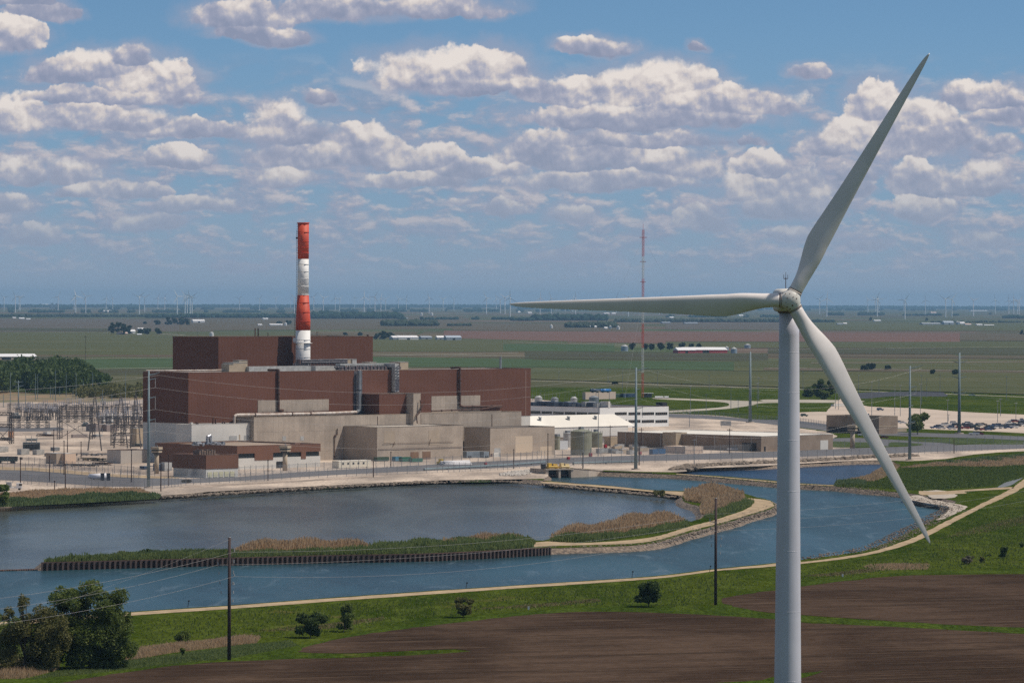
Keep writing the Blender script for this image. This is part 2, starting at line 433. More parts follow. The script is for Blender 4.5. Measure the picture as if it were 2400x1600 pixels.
# ---------------------------------------------------------------- setting: ground, water, fields
ZW = -1.6
def Wt(x, y): return ('W', x, y)
def T(x, y): return ('T', x, y)
basin = [T(-2600, 1640), T(-900, 1530), T(0, 1456), T(316, 1432), T(541, 1417), T(867, 1393), T(1224, 1369.5), T(1530, 1349), T(1673, 1332), T(1780, 1322), T(1876, 1311),
  T(1960, 1300), T(2030, 1288), T(2090, 1266), T(2137, 1243), T(2180, 1222), T(2203, 1208), T(2226, 1194),
  Wt(2221, 1184), Wt(2173, 1175), Wt(2119, 1166), T(2030, 1147), T(1958, 1140), T(1876, 1136), T(1780, 1128.5), T(1685, 1119.5), T(1583, 1112), T(1510, 1109), T(1414, 1106), T(1385, 1103), T(1345, 1100),
  T(1343, 1097), T(1283, 1097.5), T(1279, 1116), T(1278, 1127), T(1350, 1132), T(1430, 1137.5), T(1531, 1148), T(1605, 1150), T(1700, 1150), T(1745, 1156), T(1768, 1163), T(1800, 1170), T(1813, 1178), T(1814, 1188),
  T(1800, 1195), T(1740, 1213), T(1678, 1232), T(1607, 1250), T(1536, 1271), T(1464, 1279), T(1357, 1282), T(1286, 1284), T(1250, 1287), T(1000, 1299), T(770, 1303), T(537, 1309), T(300, 1315), T(104, 1321),
  T(101, 1316), T(300, 1303), T(537, 1292), T(800, 1283), T(1000, 1275), T(1238, 1265), T(1272, 1266), T(1292, 1261), T(1420, 1238), T(1500, 1226), T(1595, 1216), T(1614, 1222), T(1648, 1210), T(1640, 1188), T(1607, 1176), T(1600, 1163),
  Wt(1596, 1167), Wt(1536, 1161), Wt(1357, 1144), Wt(1271, 1136), Wt(1178, 1129.5), Wt(1111, 1129), Wt(1035, 1131.6), Wt(882, 1139), Wt(780, 1143.5), Wt(640, 1152), Wt(493, 1161), Wt(378, 1169), Wt(170, 1180), Wt(0, 1189), Wt(-500, 1215), Wt(-2600, 1300)]
pond = [T(1583, 1108), T(1685, 1114.5), T(1800, 1124), T(1876, 1131), T(1964, 1135), Wt(1975, 1131), Wt(2033, 1122), Wt(2072, 1102), Wt(2075, 1088), Wt(1991, 1089), Wt(1875, 1095), Wt(1780, 1100.5), Wt(1634, 1104.5), Wt(1590, 1107)]
def shore(pts, sgn):
    w = [(k, G(x, y, ZW if k == 'W' else 0)) for k, x, y in pts]; n = len(w); out = []
    for i, (k, p) in enumerate(w):
        q = p.xy
        if k == 'W':
            t = (w[(i + 1) % n][1] - w[(i - 1) % n][1]).xy.normalized(); q = q + Vector((t.y, -t.x)) * sgn * 2.5
        out.append(q)
    return out
def area(p): return sum(p[i].x * p[(i + 1) % len(p)].y - p[(i + 1) % len(p)].x * p[i].y for i in range(len(p))) / 2
def mk(pts):
    raw = [G(x, y).xy for k, x, y in pts]; s = 1 if area(raw) > 0 else -1
    L = smooth(shore(pts, s), 6, True)
    return L, s
bas, sb = mk(basin); pon, sp_ = mk(pond)
bas = jit(bas, .35); pon = jit(pon, .35)
# --- ground material: grass close by, patchwork of farmland far out
def mat_ground():
    m = bpy.data.materials.new('ground'); m.use_nodes = True; g = NT(m.node_tree); b = m.node_tree.nodes['Principled BSDF']
    b.inputs['Roughness'].default_value = 1; b.inputs['Specular IOR Level'].default_value = 0
    tc = g.n('ShaderNodeTexCoord').outputs['Object']
    sp = g.n('ShaderNodeSeparateXYZ'); g.put(sp.inputs[0], tc)
    big = g.noise(g.v('MULTIPLY', tc, (.022, .010, 1)), 1, 6, .6, .6)
    mid = g.noise(g.v('MULTIPLY', tc, (.14, .05, 1)), 1, 6, .68, .4)
    fine = g.noise(g.v('MULTIPLY', tc, (.85, .16, 1)), 1, 6, .8)
    c = g.mix(g.mr(big, .36, .64), (.022, .040, .003, 1), (.048, .066, .007, 1))
    c = g.mix(g.m('MULTIPLY', g.mr(mid, .42, .72), .75), c, (.082, .108, .018, 1))
    c = g.mix(g.m('MULTIPLY', g.mr(g.noise(g.v('MULTIPLY', tc, (.05, .03, 1)), 1, 5, .6, 1.0), .60, .74), .5), c, (.125, .10, .042, 1))
    c = g.v('SCALE', c, g.mr(fine, .28, .72, .38, 1.62, False))
    # far farmland
    br = g.n('ShaderNodeTexBrick'); br.offset = .37; br.inputs['Scale'].default_value = 1.0
    br.inputs['Brick Width'].default_value = 800; br.inputs['Row Height'].default_value = 640; br.inputs['Mortar Size'].default_value = 5; br.inputs['Mortar Smooth'].default_value = 0
    br.inputs['Color1'].default_value = (0, 0, 0, 1); br.inputs['Color2'].default_value = (1, 1, 1, 1); br.inputs['Mortar'].default_value = (.5, .5, .5, 1)
    g.put(br.inputs['Vector'], g.v('ADD', tc, (5000, 200, 0)))
    fcol = g.ramp(br.outputs[0], [(0, (.080, .082, .045)), (.3, (.115, .095, .062)), (.5, (.066, .088, .040)), (.68, (.125, .092, .070)), (.85, (.085, .095, .052)), (1, (.14, .115, .082))], 'CONSTANT')
    fn = g.noise(g.v('MULTIPLY', tc, (.0035, .0008, 1)), 1, 5, .6)
    fcol = g.v('SCALE', fcol, g.mr(fn, .3, .7, .72, 1.25, False))
    fn2 = g.noise(g.v('MULTIPLY', tc, (.01, .03, 1)), 1, 4, .65)
    fcol = g.v('SCALE', fcol, g.mr(fn2, .3, .7, .85, 1.15, False))
    far = g.mr(sp.outputs[1], 3600, 3750)
    g.put(b.inputs['Base Color'], g.mix(far, c, fcol))
    return m
MG = mat_ground()
R = 45000
outer = [Vector((math.sin(a) * R, math.cos(a) * R)) for a in [2 * math.pi * i / 64 for i in range(64)]]
fillpoly(outer, 0, 'ground', MG, 'structure', [bas, pon])
# --- banks
M_rock = mat('riprap', (.25, .19, .14), .9, col2=(.09, .07, .055), scale=.9, detail=6, bump=.5, bscale=1.2, grain=.35, gscale=1.5)
M_bank = mat('bank_earth', (.30, .235, .16), .95, col2=(.19, .145, .10), scale=.25, bump=.2, bscale=1.0, grain=.25, gscale=1.5)
def bank(L, s, name, m):
    n = len(L); mb = MB(); off = []
    for i in range(n):
        t = (L[(i + 2) % n] - L[(i - 2) % n]).normalized(); off.append(Vector((-t.y, t.x)) * s)
    prof = [(-.3, .012), (.7, -.3), (1.7, -.95), (3.4, -2.2)]
    for i in range(n):
        for k, (d, z) in enumerate(prof):
            jj = 0 if k == 0 else .22
            q = L[i] + off[i] * (d + rnd.uniform(-jj, jj)); mb.v.append((q.x, q.y, z + rnd.uniform(-jj, jj) * .5))
    kk = len(prof)
    for i in range(n):
        for k in range(kk - 1):
            a = i * kk + k; b_ = ((i + 1) % n) * kk + k; f = (a, b_, b_ + 1, a + 1)
            mb.f.append(f if s < 0 else f[::-1])
    o = mb.build(name, m); o['kind'] = 'structure'; return o
bank(bas, sb, 'lake_bank', M_rock); bank(pon, sp_, 'pond_bank', M_rock)
# --- water
M_lake = mat_water('lake_water', (.080, .094, .094), .22, (.55, .20), .12, spec=.52)
M_chan = mat_water('channel_water', (.022, .060, .078), .30, (.35, .13), .16, foam=.9, spec=.36)
M_pond = mat_water('pond_water', (.014, .034, .072), .25, (.8, .3), .12, spec=.38)
def ext(px, z, name, m): return fillpoly([G(x, y, ZW).xy for x, y in px], z, name, m)
ext([(-2700, 1700), (2300, 1420), (2500, 1150), (1550, 1090), (1240, 1090), (-2700, 1250)], ZW - .05, 'lake_water', M_lake)
ext([(-2700, 1700), (2300, 1420), (2400, 1185), (2000, 1141), (1583, 1108), (1240, 1092), (1240, 1128), (1600, 1152), (1745, 1163), (1790, 1180), (1600, 1245), (1280, 1284), (1000, 1296), (102, 1334), (-200, 1343), (-2700, 1420)], ZW, 'channel_water', M_chan)
ext([(1550, 1112), (1700, 1128), (1985, 1145), (2100, 1130), (2140, 1075), (1900, 1080), (1560, 1095)], ZW + .06, 'pond_water', M_pond)
# --- ploughed fields
def mat_soil():
    m = bpy.data.materials.new('ploughed_soil'); m.use_nodes = True; g = NT(m.node_tree); b = m.node_tree.nodes['Principled BSDF']
    b.inputs['Roughness'].default_value = 1; b.inputs['Specular IOR Level'].default_value = 0
    tc = g.n('ShaderNodeTexCoord').outputs['Object']
    mp = g.n('ShaderNodeMapping'); g.put(mp.inputs[0], tc); mp.inputs['Rotation'].default_value = (0, 0, rad(-20))
    rot = mp.outputs[0]
    big = g.noise(g.v('MULTIPLY', tc, (.02, .009, 1)), 1, 5, .6, .8)
    st = g.noise(g.v('MULTIPLY', rot, (.035, .45, 1)), 1, 5, .62)
    st2 = g.noise(g.v('MULTIPLY', rot, (.02, .12, 1)), 1, 3, .6)
    sp = g.noise(g.v('MULTIPLY', rot, (.35, 1.1, 1)), 1, 6, .82)
    c = g.mix(g.mr(big, .34, .66), (.040, .026, .019, 1), (.082, .055, .040, 1))
    c = g.mix(g.m('MULTIPLY', g.mr(st2, .45, .68), .6), c, (.026, .018, .013, 1))
    c = g.mix(g.m('MULTIPLY', g.mr(st, .48, .72), .75), c, (.110, .076, .053, 1))
    c = g.v('SCALE', c, g.mr(sp, .28, .72, .45, 1.55, False))
    g.put(b.inputs['Base Color'], c)
    return m
MS = mat_soil()
gpoly([(700, 1526), (745, 1509), (800, 1496), (900, 1480), (1000, 1467), (1178, 1447), (1321, 1435), (1464, 1433), (1643, 1440), (1800, 1449), (1876, 1458), (2066, 1467), (2400, 1485), (2700, 1497), (2750, 1800), (2300, 1900), (-200, 1900), (-250, 1650),
  (136, 1600), (238, 1583), (442, 1557), (646, 1545), (800, 1541), (1000, 1533), (1104, 1525), (1060, 1521), (1000, 1522), (800, 1531)], .05, 'ploughed_field', MS, 4, .7)
gpoly([(1686, 1408), (1714, 1397), (1800, 1385), (1876, 1374), (2012, 1358), (2137, 1348), (2400, 1345), (2650, 1345), (2700, 1480), (2400, 1470), (2173, 1460), (2030, 1451), (1876, 1440), (1800, 1435), (1732, 1424)], .05, 'ploughed_field', MS, 4, .7)
M_gr2 = mat('rough_grass', (.052, .077, .011), .95, col2=(.032, .052, .007), scale=.10, grain=.5, gscale=1.0, spec=0.0, stretch=(1, .2, 1))
gpoly([(1650, 1604), (1780, 1593), (1860, 1580), (1925, 1573), (1900, 1584), (1800, 1604), (1700, 1612)], .09, 'grass_strip', M_gr2, 4, .8)
# verge of brighter grass beside the soil
gpoly([(-100, 1592), (150, 1585), (442, 1542), (646, 1520), (760, 1500), (900, 1472), (1178, 1437), (1321, 1426), (1464, 1423), (1643, 1430), (1700, 1400), (1876, 1365), (2137, 1340), (2500, 1336), (2500, 1342), (2137, 1346), (1876, 1373), (1710, 1398), (1690, 1411), (1800, 1437), (1876, 1444), (2066, 1454), (2500, 1476), (2500, 1488), (2066, 1468), (1800, 1450),
  (1643, 1441), (1464, 1434), (1321, 1436), (1178, 1448), (1000, 1468), (800, 1497), (705, 1527), (800, 1531), (800, 1540), (646, 1546), (442, 1558), (238, 1584), (136, 1602), (-100, 1640)], .03, 'grass_verge', M_gr2, 5, .9)
# tracks
M_dirt = mat('gravel_track', (.44, .34, .225), .95, col2=(.30, .23, .155), scale=.2, grain=.35, gscale=.8, spec=0.0)
gpoly([(-900, 1532), (0, 1458), (316, 1434), (541, 1419), (867, 1395), (1224, 1371), (1530, 1351), (1673, 1334), (1780, 1324), (1876, 1313), (1876, 1317.5), (1780, 1327), (1673, 1338), (1530, 1356), (1224, 1377), (867, 1402), (541, 1426), (316, 1441), (0, 1466), (-900, 1540)], .04, 'gravel_track', M_dirt, 8, .25)
gpoly([(1700, 1332), (1876, 1317), (2030, 1295), (2137, 1261), (2208, 1226), (2294, 1183), (2366, 1147), (2410, 1118), (2600, 1030), (2600, 1050), (2420, 1130), (2372, 1157), (2300, 1190), (2212, 1236), (2140, 1271), (2030, 1301), (1876, 1321), (1700, 1335.5)], .05, 'gravel_track', M_dirt, 8, .25)
gpoly([(2155, 1150), (2190, 1152), (2300, 1145), (2370, 1141), (2372, 1145), (2300, 1149), (2262, 1151), (2262, 1156), (2190, 1159), (2160, 1160)], .05, 'gravel_path', M_dirt, 6, .2)
M_slope = mat('lined_slope', (.16, .175, .19), .8, col2=(.12, .13, .14), scale=.3)
gpoly([(2338, 1142), (2360, 1128), (2405, 1104), (2430, 1094), (2430, 1104), (2400, 1118), (2366, 1138)], .03, 'lined_slope', M_slope, 6, .1)
M_tanrock = mat('crushed_stone', (.50, .43, .35), .95, col2=(.34, .29, .24), scale=.5, detail=6, grain=.4, gscale=1.0)
gpoly([(2118, 1166), (2150, 1160), (2178, 1168), (2230, 1178), (2262, 1185), (2266, 1190), (2240, 1202), (2208, 1216), (2195, 1218), (2222, 1196), (2219, 1186), (2170, 1178)], .03, 'stone_apron', M_tanrock, 5, .4)
gpoly([(2165, 1152), (2178, 1147), (2215, 1150), (2240, 1158), (2235, 1166), (2190, 1168)], .045, 'stone_apron', M_tanrock, 5, .5)
# spit and dike tops
gpoly([(1278, 1128), (1350, 1133), (1430, 1138.5), (1531, 1149), (1605, 1152), (1600, 1161), (1536, 1153), (1357, 1137.5), (1271, 1132)], .03, 'dike_top', M_dirt, 6, .3)
gpoly([(1245, 1271), (1285, 1268), (1357, 1272), (1464, 1266), (1536, 1257), (1607, 1236), (1678, 1217), (1740, 1196), (1762, 1183), (1750, 1174), (1755, 1167), (1800, 1172), (1812, 1180), (1811, 1187), (1795, 1193), (1740, 1210), (1678, 1228), (1607, 1246), (1536, 1266), (1464, 1274), (1357, 1277), (1286, 1279), (1250, 1281)], .035, 'dike_top', M_dirt, 5, .3)
gpoly([(1585, 1109.3), (1685, 1116.5), (1800, 1126), (1876, 1133), (1964, 1137), (1964, 1138.5), (1876, 1134.5), (1800, 1128.5), (1685, 1118), (1585, 1110.8)], .03, 'berm_top', M_dirt, 6, .1)
# tan ground of the plant with roads
M_pad = mat('crushed_limestone', (.56, .455, .36), .95, col2=(.29, .235, .19), scale=.045, detail=8, grain=.3, gscale=.9, stretch=(1, .3, 1))
gpoly([(-700, 1190), (0, 1178), (170, 1172), (378, 1161), (493, 1152), (640, 1144), (780, 1137), (1035, 1125), (1178, 1123), (1276, 1121), (1283, 1095), (1345, 1096), (1400, 1101), (1583, 1106), (1634, 1097), (1780, 1092), (1875, 1086), (1991, 1080), (2075, 1078), (2130, 1080), (2210, 1075), (2310, 1062), (2420, 1056), (2600, 1048),
  (2600, 1035), (2300, 1042), (2050, 1052), (1960, 1040), (1950, 1015), (1850, 1000), (1700, 975), (1500, 965), (1200, 930), (900, 920), (500, 925), (330, 925), (230, 922), (100, 925), (-700, 935)], .03, 'yard', M_pad, 14, 1.2)
M_asph = mat('asphalt', (.115, .112, .118), .85, col2=(.085, .083, .088), scale=.1, grain=.15, gscale=1.0)
gpoly([(440, 1132), (600, 1124), (800, 1112), (1000, 1103), (1200, 1095), (1280, 1089), (1400, 1083), (1600, 1078), (1800, 1072), (2000, 1066), (2200, 1058), (2440, 1048), (2440, 1036), (2200, 1044), (2000, 1050), (1800, 1058), (1600, 1064), (1400, 1070), (1280, 1075), (1100, 1083), (900, 1095), (700, 1106), (560, 1117), (440, 1122)], .07, 'perimeter_road', M_asph, 10, .3)
gpoly([(-300, 1122), (0, 1125), (150, 1133), (250, 1140), (330, 1140), (440, 1132), (440, 1122), (340, 1120), (250, 1113), (120, 1102), (0, 1095), (-300, 1090)], .07, 'perimeter_road', M_asph, 10, .6)
gpoly([(-300, 1098), (0, 1094), (120, 1098), (200, 1106), (300, 1113), (420, 1117), (420, 1121), (300, 1119), (200, 1113), (100, 1105), (0, 1101), (-300, 1106)], .10, 'gravel_lane', M_dirt, 10, .3)
gpoly([(-60, 1001), (60, 1003), (140, 1001), (140, 1009), (60, 1011), (-60, 1010)], .07, 'yard_road', M_asph, 10, .3)
gpoly([(1500, 968), (1650, 973), (1760, 982), (1860, 985), (2000, 1002), (2100, 1012), (2300, 1018), (2440, 1026), (2440, 1033), (2300, 1027), (2120, 1022), (2000, 1016), (1850, 999), (1700, 984), (1500, 974)], .07, 'access_road', M_asph, 10, .3)
gpoly([(1930, 1028), (2010, 1026), (2090, 1030), (2150, 1035), (2200, 1037), (2240, 1043), (2180, 1050), (2100, 1046), (1990, 1040)], .06, 'loop_road', M_asph, 8, .2)
gpoly([(1953, 1034), (2000, 1036), (2060, 1038), (2060, 1046), (1953, 1048)], .09, 'lawn', M_gr2, 6, .3)
gpoly([(2090, 1036), (2150, 1039), (2160, 1043), (2090, 1047)], .09, 'lawn', M_gr2, 6, .3)
gpoly([(2160, 1027), (2400, 1034), (2400, 1041), (2240, 1040)], .09, 'lawn', M_gr2, 6, .3)
# car park and its approach
M_park = mat('car_park_gravel', (.53, .43, .345), .95, col2=(.43, .35, .28), scale=.02, grain=.1, gscale=.5)
gpoly([(1936, 968), (1970, 935), (1995, 935), (2035, 952), (2150, 957), (2260, 965), (2420, 972), (2600, 978), (2600, 1030), (2420, 1016), (2300, 1010), (2180, 1006), (2040, 998), (1960, 990)], .06, 'car_park', M_park, 10, .4)
gpoly([(1850, 968), (1935, 965), (1945, 985), (1960, 1000), (1860, 985)], .05, 'car_park', M_park, 10, .4)
M_road = mat('pale_road', (.42, .375, .30), .95, col2=(.32, .285, .225), scale=.02)
strip([(-200, 888), (150, 889), (340, 884), (1200, 891), (1330, 894), (1560, 902), (1800, 909), (2100, 919), (2400, 930), (2700, 942)], 7, .06, 'country_road', M_road, step=40)
gpoly([(1540, 932), (1640, 935), (1780, 940), (1795, 936), (2000, 938), (2000, 943), (1800, 944), (1760, 950), (1700, 958), (1560, 967), (1560, 963), (1690, 954), (1705, 944), (1640, 939), (1540, 935)], .05, 'gravel_drive', M_road, 12, .5)
gpoly([(2016, 920), (2100, 918), (2200, 918), (2213, 921), (2213, 929), (2100, 928), (2030, 934), (2010, 932)], .07, 'black_fabric_strip', mat('dark_liner', (.03, .028, .03)), 12, .2)
M_gd = mat('stained_gravel', (.25, .20, .16), .95, col2=(.42, .33, .26), scale=.08, detail=8, grain=.35, gscale=.9, stretch=(1, .25, 1))
for pl in ([(-80, 1012), (120, 1013), (240, 1018), (330, 1016), (330, 1022), (200, 1026), (60, 1021), (-80, 1020)], [(-80, 946), (120, 948), (330, 944), (330, 960), (230, 972), (90, 966), (-80, 962)], [(-80, 1084), (60, 1086), (160, 1091), (280, 1098), (420, 1108), (420, 1116), (280, 1107), (150, 1099), (40, 1092), (-80, 1090)],
  [(90, 1036), (240, 1040), (330, 1036), (330, 1043), (220, 1047), (110, 1044)], [(170, 1060), (250, 1058), (270, 1080), (200, 1084), (120, 1078)], [(230, 978), (332, 975), (332, 996), (260, 1000), (222, 990)], [(1400, 1040), (1500, 1042), (1560, 1052), (1640, 1060), (1560, 1068), (1440, 1062)], [(440, 1138), (700, 1125), (900, 1113), (900, 1116), (700, 1129), (440, 1143)]):
    gpoly(pl, .052, 'stained_gravel', M_gd, 8, .9)
# waste ground behind the switchyard
M_scrub = mat('dry_scrub', (.26, .17, .10), .95, col2=(.12, .115, .055), scale=.03, detail=7, grain=.3, gscale=.4)
gpoly([(-300, 912), (0, 916), (120, 922), (250, 917), (335, 912), (400, 925), (335, 935), (200, 944), (60, 942), (-300, 948)], .045, 'scrub_ground', M_scrub, 14, 2)
# farm fields: crop colours and outlines as seen from the air
def fmat(name, a, b): return mat(name, a, .95, col2=b, scale=.0022, detail=6, stretch=(1, 4, 1), grain=.22, gscale=.03, spec=0.0)
FM = {'crop': fmat('young_crop', (.066, .100, .048), (.055, .082, .040)), 'olive': fmat('olive_crop', (.098, .100, .050), (.072, .082, .040)), 'brown': fmat('bare_field', (.115, .094, .068), (.085, .078, .052)),
      'red': fmat('reddish_field', (.165, .095, .078), (.120, .080, .062)), 'dark': fmat('dark_field', (.062, .060, .042), (.072, .078, .045)), 'pale': fmat('stubble_field', (.155, .135, .10), (.11, .105, .07)), 'grey': fmat('greyish_field', (.115, .098, .082), (.09, .082, .066))}
FIELDS = [('crop', 150, 420, 842, 866, 839, 864), ('dark', -200, 150, 832, 850, 836, 860), ('dark', 150, 420, 866, 880, 864, 876), ('olive', -300, 700, 779, 832, 776, 832), ('grey', -300, 500, 745, 779, 748, 776), ('brown', 420, 1100, 746, 775, 745, 770),
  ('olive', 860, 1330, 792, 824, 795, 825), ('crop', 870, 1250, 836, 858, 842, 862), ('pale', 870, 1300, 828, 833, 833, 838), ('crop', 1200, 1720, 843, 860, 848, 868), ('crop', 1180, 1440, 806, 822, 806, 824), ('dark', 1230, 1800, 823, 840, 829, 846), ('olive', 1720, 2500, 846, 870, 842, 868),
  ('red', 1040, 1560, 775, 792, 778, 806), ('brown', 1060, 1500, 757, 773, 760, 778), ('red', 1560, 2250, 778, 800, 781, 802), ('olive', 1560, 2500, 802, 815, 801, 817), ('dark', 1800, 2500, 817, 828, 817, 832), ('brown', 1800, 2500, 830, 836, 835, 842), ('grey', 1560, 1900, 757, 772, 757, 774), ('olive', 1900, 2500, 756, 774, 758, 776),
  ('olive', 1240, 2500, 872, 889, 872, 928), ('brown', 1790, 2500, 862, 868, 870, 876), ('pale', 1900, 2500, 850, 853, 846, 849), ('brown', 2250, 2600, 780, 798, 782, 800), ('dark', -300, 260, 767, 775, 770, 776)]
for k, (c, x0, x1, a0, b0, a1, b1) in enumerate(FIELDS):
    top = [G(x0 + (x1 - x0) * i / 8, a0 + (a1 - a0) * i / 8).xy for i in range(9)]; bot = [G(x0 + (x1 - x0) * i / 8, b0 + (b1 - b0) * i / 8).xy for i in range(9)]
    fillpoly(top + bot[::-1], .10 + .02 * k, 'farm_field', FM[c])
for (a, b_, c, d) in ((0, 776, 280, 781), (370, 783, 430, 786), (890, 834, 1210, 828), (1195, 803, 1700, 815), (1700, 822, 2500, 812), (1800, 864, 2500, 872), (1440, 824, 1560, 824), (870, 862, 1230, 872), (150, 842, 420, 839), (170, 866, 420, 863), (900, 879, 1240, 872)):
    strip([(a, b_), (c, d)], 9, .75, 'farm_track', M_road, step=60)
# ---------------------------------------------------------------- the power station
M_brown = mat_corr('brown_siding', (.148, .068, .048), .9, .035, rough=.6, spec=.15, col2=(.128, .058, .041), scale=.05, streak=.24, detail=6)
M_brown2 = mat_corr('tan_brown_siding', (.175, .080, .048), .6, .03, rough=.6, col2=(.155, .070, .042), scale=.1)
M_conc = mat_panels('precast_concrete', (.40, .335, .275), 3.1, 9.0, .80, rough=.85, col2=(.31, .26, .215), scale=.10, streak=.30, detail=7, grain=.12, gscale=1.2)
M_conc2 = mat('cast_concrete', (.42, .35, .285), .85, col2=(.32, .265, .215), scale=.08, streak=.35, detail=7, grain=.12, gscale=1.2)
M_white = mat_corr('white_siding', (.62, .60, .56), .6, .02, rough=.6, col2=(.55, .53, .49), scale=.1, streak=.12)
M_roof = mat('gravel_roof', (.36, .33, .30), .95, col2=(.22, .20, .19), scale=.06, detail=7, grain=.3, gscale=.8)
M_roofd = mat('dark_roof', (.13, .115, .105), .9, col2=(.085, .075, .07), scale=.08, grain=.2, gscale=.8)
M_roofw = mat('white_roof', (.78, .74, .66), .7, col2=(.66, .62, .55), scale=.03, detail=7, streak=.15)
M_coping = mat('metal_coping', (.20, .12, .09), .5)
M_lgrey = mat('light_grey_metal', (.46, .46, .45), .55, .2, col2=(.34, .34, .33), scale=.5)
M_dark = mat('dark_opening', (.018, .018, .02), .5)
M_glass = mat('dark_glass', (.02, .024, .028), .12, spec=.8)
M_steel = mat('galvanised_steel', (.27, .29, .31), .5, .35, col2=(.20, .215, .23), scale=.4)
M_pole = mat('painted_steel_pole', (.17, .23, .255), .65, 0, col2=(.13, .18, .20), scale=.15)
M_rust = mat('rusty_brown_pipe', (.105, .050, .036), .75, col2=(.06, .032, .025), scale=.6)
M_blackpipe = mat('dark_lagging', (.045, .042, .055), .6, col2=(.12, .12, .14), scale=1.2, detail=6)
M_wpipe = mat('white_lagging', (.62, .56, .50), .6, col2=(.40, .30, .24), scale=.4, detail=6)
M_tan = mat('tan_cladding', (.42, .34, .25), .7, col2=(.36, .29, .21), scale=.3)
def pt(name, label, cat, u0, v0, z0=0.0, group=None):
    return thing(name, label, cat, P(u0, v0, z0), ANG, group)
def block(o, L, D, H, mw, mr=None, par=.5, z0=0.0, coping=True, wall='wall', x0=0, y0=0):
    """walls, a sunk roof deck and a coping round it"""
    t = .35
    MB().box(x0, y0, z0, x0 + L, y0 + t, H).box(x0, y0 + D - t, z0, x0 + L, y0 + D, H).box(x0, y0 + t, z0, x0 + t, y0 + D - t, H).box(x0 + L - t, y0 + t, z0, x0 + L, y0 + D - t, H).build(wall, mw, o)
    MB().box(x0 + t + .01, y0 + t + .01, z0 + .2, x0 + L - t - .01, y0 + D - t - .01, H - par).build('roof', mr or M_roof, o)
    if coping:
        c = .07
        m = MB()
        for a in ((x0 - c, y0 - c, x0 + L + c, y0 + t + c), (x0 - c, y0 + D - t - c, x0 + L + c, y0 + D + c), (x0 - c, y0 + t + c, x0 + t + c, y0 + D - t - c), (x0 + L - t - c, y0 + t + c, x0 + L + c, y0 + D - t - c)):
            m.box(a[0], a[1], H, a[2], a[3], H + .14)
        m.build('coping', M_coping if coping is True else coping, o)
# --- turbine hall
ul, zt = onface(441, 873, 0); ur, _ = onface(1244, 864, 0); _, zb = onface(441, 992, 0)
vb, _ = onside(335, 871, 0)
L = ur; D = vb
hall = pt('turbine_hall', 'long dark brown clad turbine hall with white lower band, behind the tan concrete blocks', 'turbine building', 0, 0)
block(hall, L, D, zt, M_brown, M_roof, .25, zb)
MB().box(.12, .12, 0, L - .12, D - .12, zb - .001).build('base_wall', M_white, hall)
def face_quad(o, name, m, x0, y0, x1, y1, v=0.0, proud=.12, u_org=0.0, v_org=0.0):
    a = onface(x0, y0, v); b = onface(x1, y1, v)
    return MB().box(a[0] - u_org, v - v_org - proud, b[1], b[0] - u_org, v - v_org + .02, a[1]).build(name, m, o)
face_quad(hall, 'concrete_panel', M_conc, 604, 938, 770, 985)
face_quad(hall, 'concrete_panel', M_conc, 1011, 928, 1125, 975)
# pipes that run down the hall front
def pipe(name, label, pts, r, m, bands=None, cat='pipe', group=None):
    o = thing(name, label, cat, P(0, 0, 0), ANG, group)
    MB().path(pts, r, 8).build('pipe_run', m, o)
    if bands:
        for a, b in zip(pts, pts[1:]):
            a, b = Vector(a), Vector(b); n = int((b - a).length / bands[0])
            for i in range(1, n): c = a.lerp(b, i / n); MB().tube(c - (b - a).normalized() * .2, c + (b - a).normalized() * .2, r * bands[1], None, 8).build('pipe_clamp', M_dark if len(bands) < 3 else bands[2], o)
    return o
def fp(x, y, v): u, z = onface(x, y, v); return Vector((u, v, z))
pipe('downpipe', 'rusty brown pipe running down the brown hall at its left third', [Vector((onface(653, 868, -.8)[0], 6, zt + .6)), fp(653, 867, -.8), fp(653, 948, -.8), fp(653, 961, -.8), fp(664, 961, -.8)], .55, M_rust, (5, 1.35, M_rust))
pipe('downpipe', 'rusty brown pipe running down the right third of the brown hall', [Vector((onface(1078, 862, -.8)[0], 5, zt + .6)), fp(1078, 861, -.8), fp(1078, 950, -.8), fp(1086, 953, -.8), fp(1128, 952, -.8), fp(1176, 951, -.8)], .5, M_rust, (5, 1.35, M_rust))
pipe('silver_duct', 'silver pipe dropping down a dark slot in the middle of the brown hall', [fp(842, 868, -1.6), fp(842, 960, -1.6), fp(837, 965, -1.6)], .85, M_steel, (6, 1.15))
pipe('white_pipe', 'white insulated pipe along the top of the tan concrete block', [fp(837, 965, -1.6), fp(770, 968, -1.6), fp(640, 971, -2), fp(554, 972, -2), fp(549, 976, -2), fp(549, 994, -2)], .62, M_wpipe, (9, 1.4, M_rust))
pipe('brown_pipe', 'thin brown pipe just above the white insulated pipe', [fp(560, 969, -1.2), fp(700, 965.5, -1.2), fp(770, 963, -1.2)], .3, M_rust, (7, 1.6, M_rust))
pipe('brown_pipe', 'thin brown pipe lying on the right half of the concrete roof', [fp(1011, 963, -2), fp(1130, 958, -2), fp(1160, 953, -2), fp(1175, 954, -2)], .3, M_rust, (6, 1.6, M_rust))
slot = onface(838, 870, 0)[0]
MB().box(slot - 2.2, -.10, zb - 6, slot + 2.9, .05, zt - .2).build('dark_slot', M_blackpipe, hall)
MB().box(onface(1231, 880, 0)[0], -.05, zb, onface(1233, 880, 0)[0], .02, zt - 1).build('corner_trim', M_coping, hall)
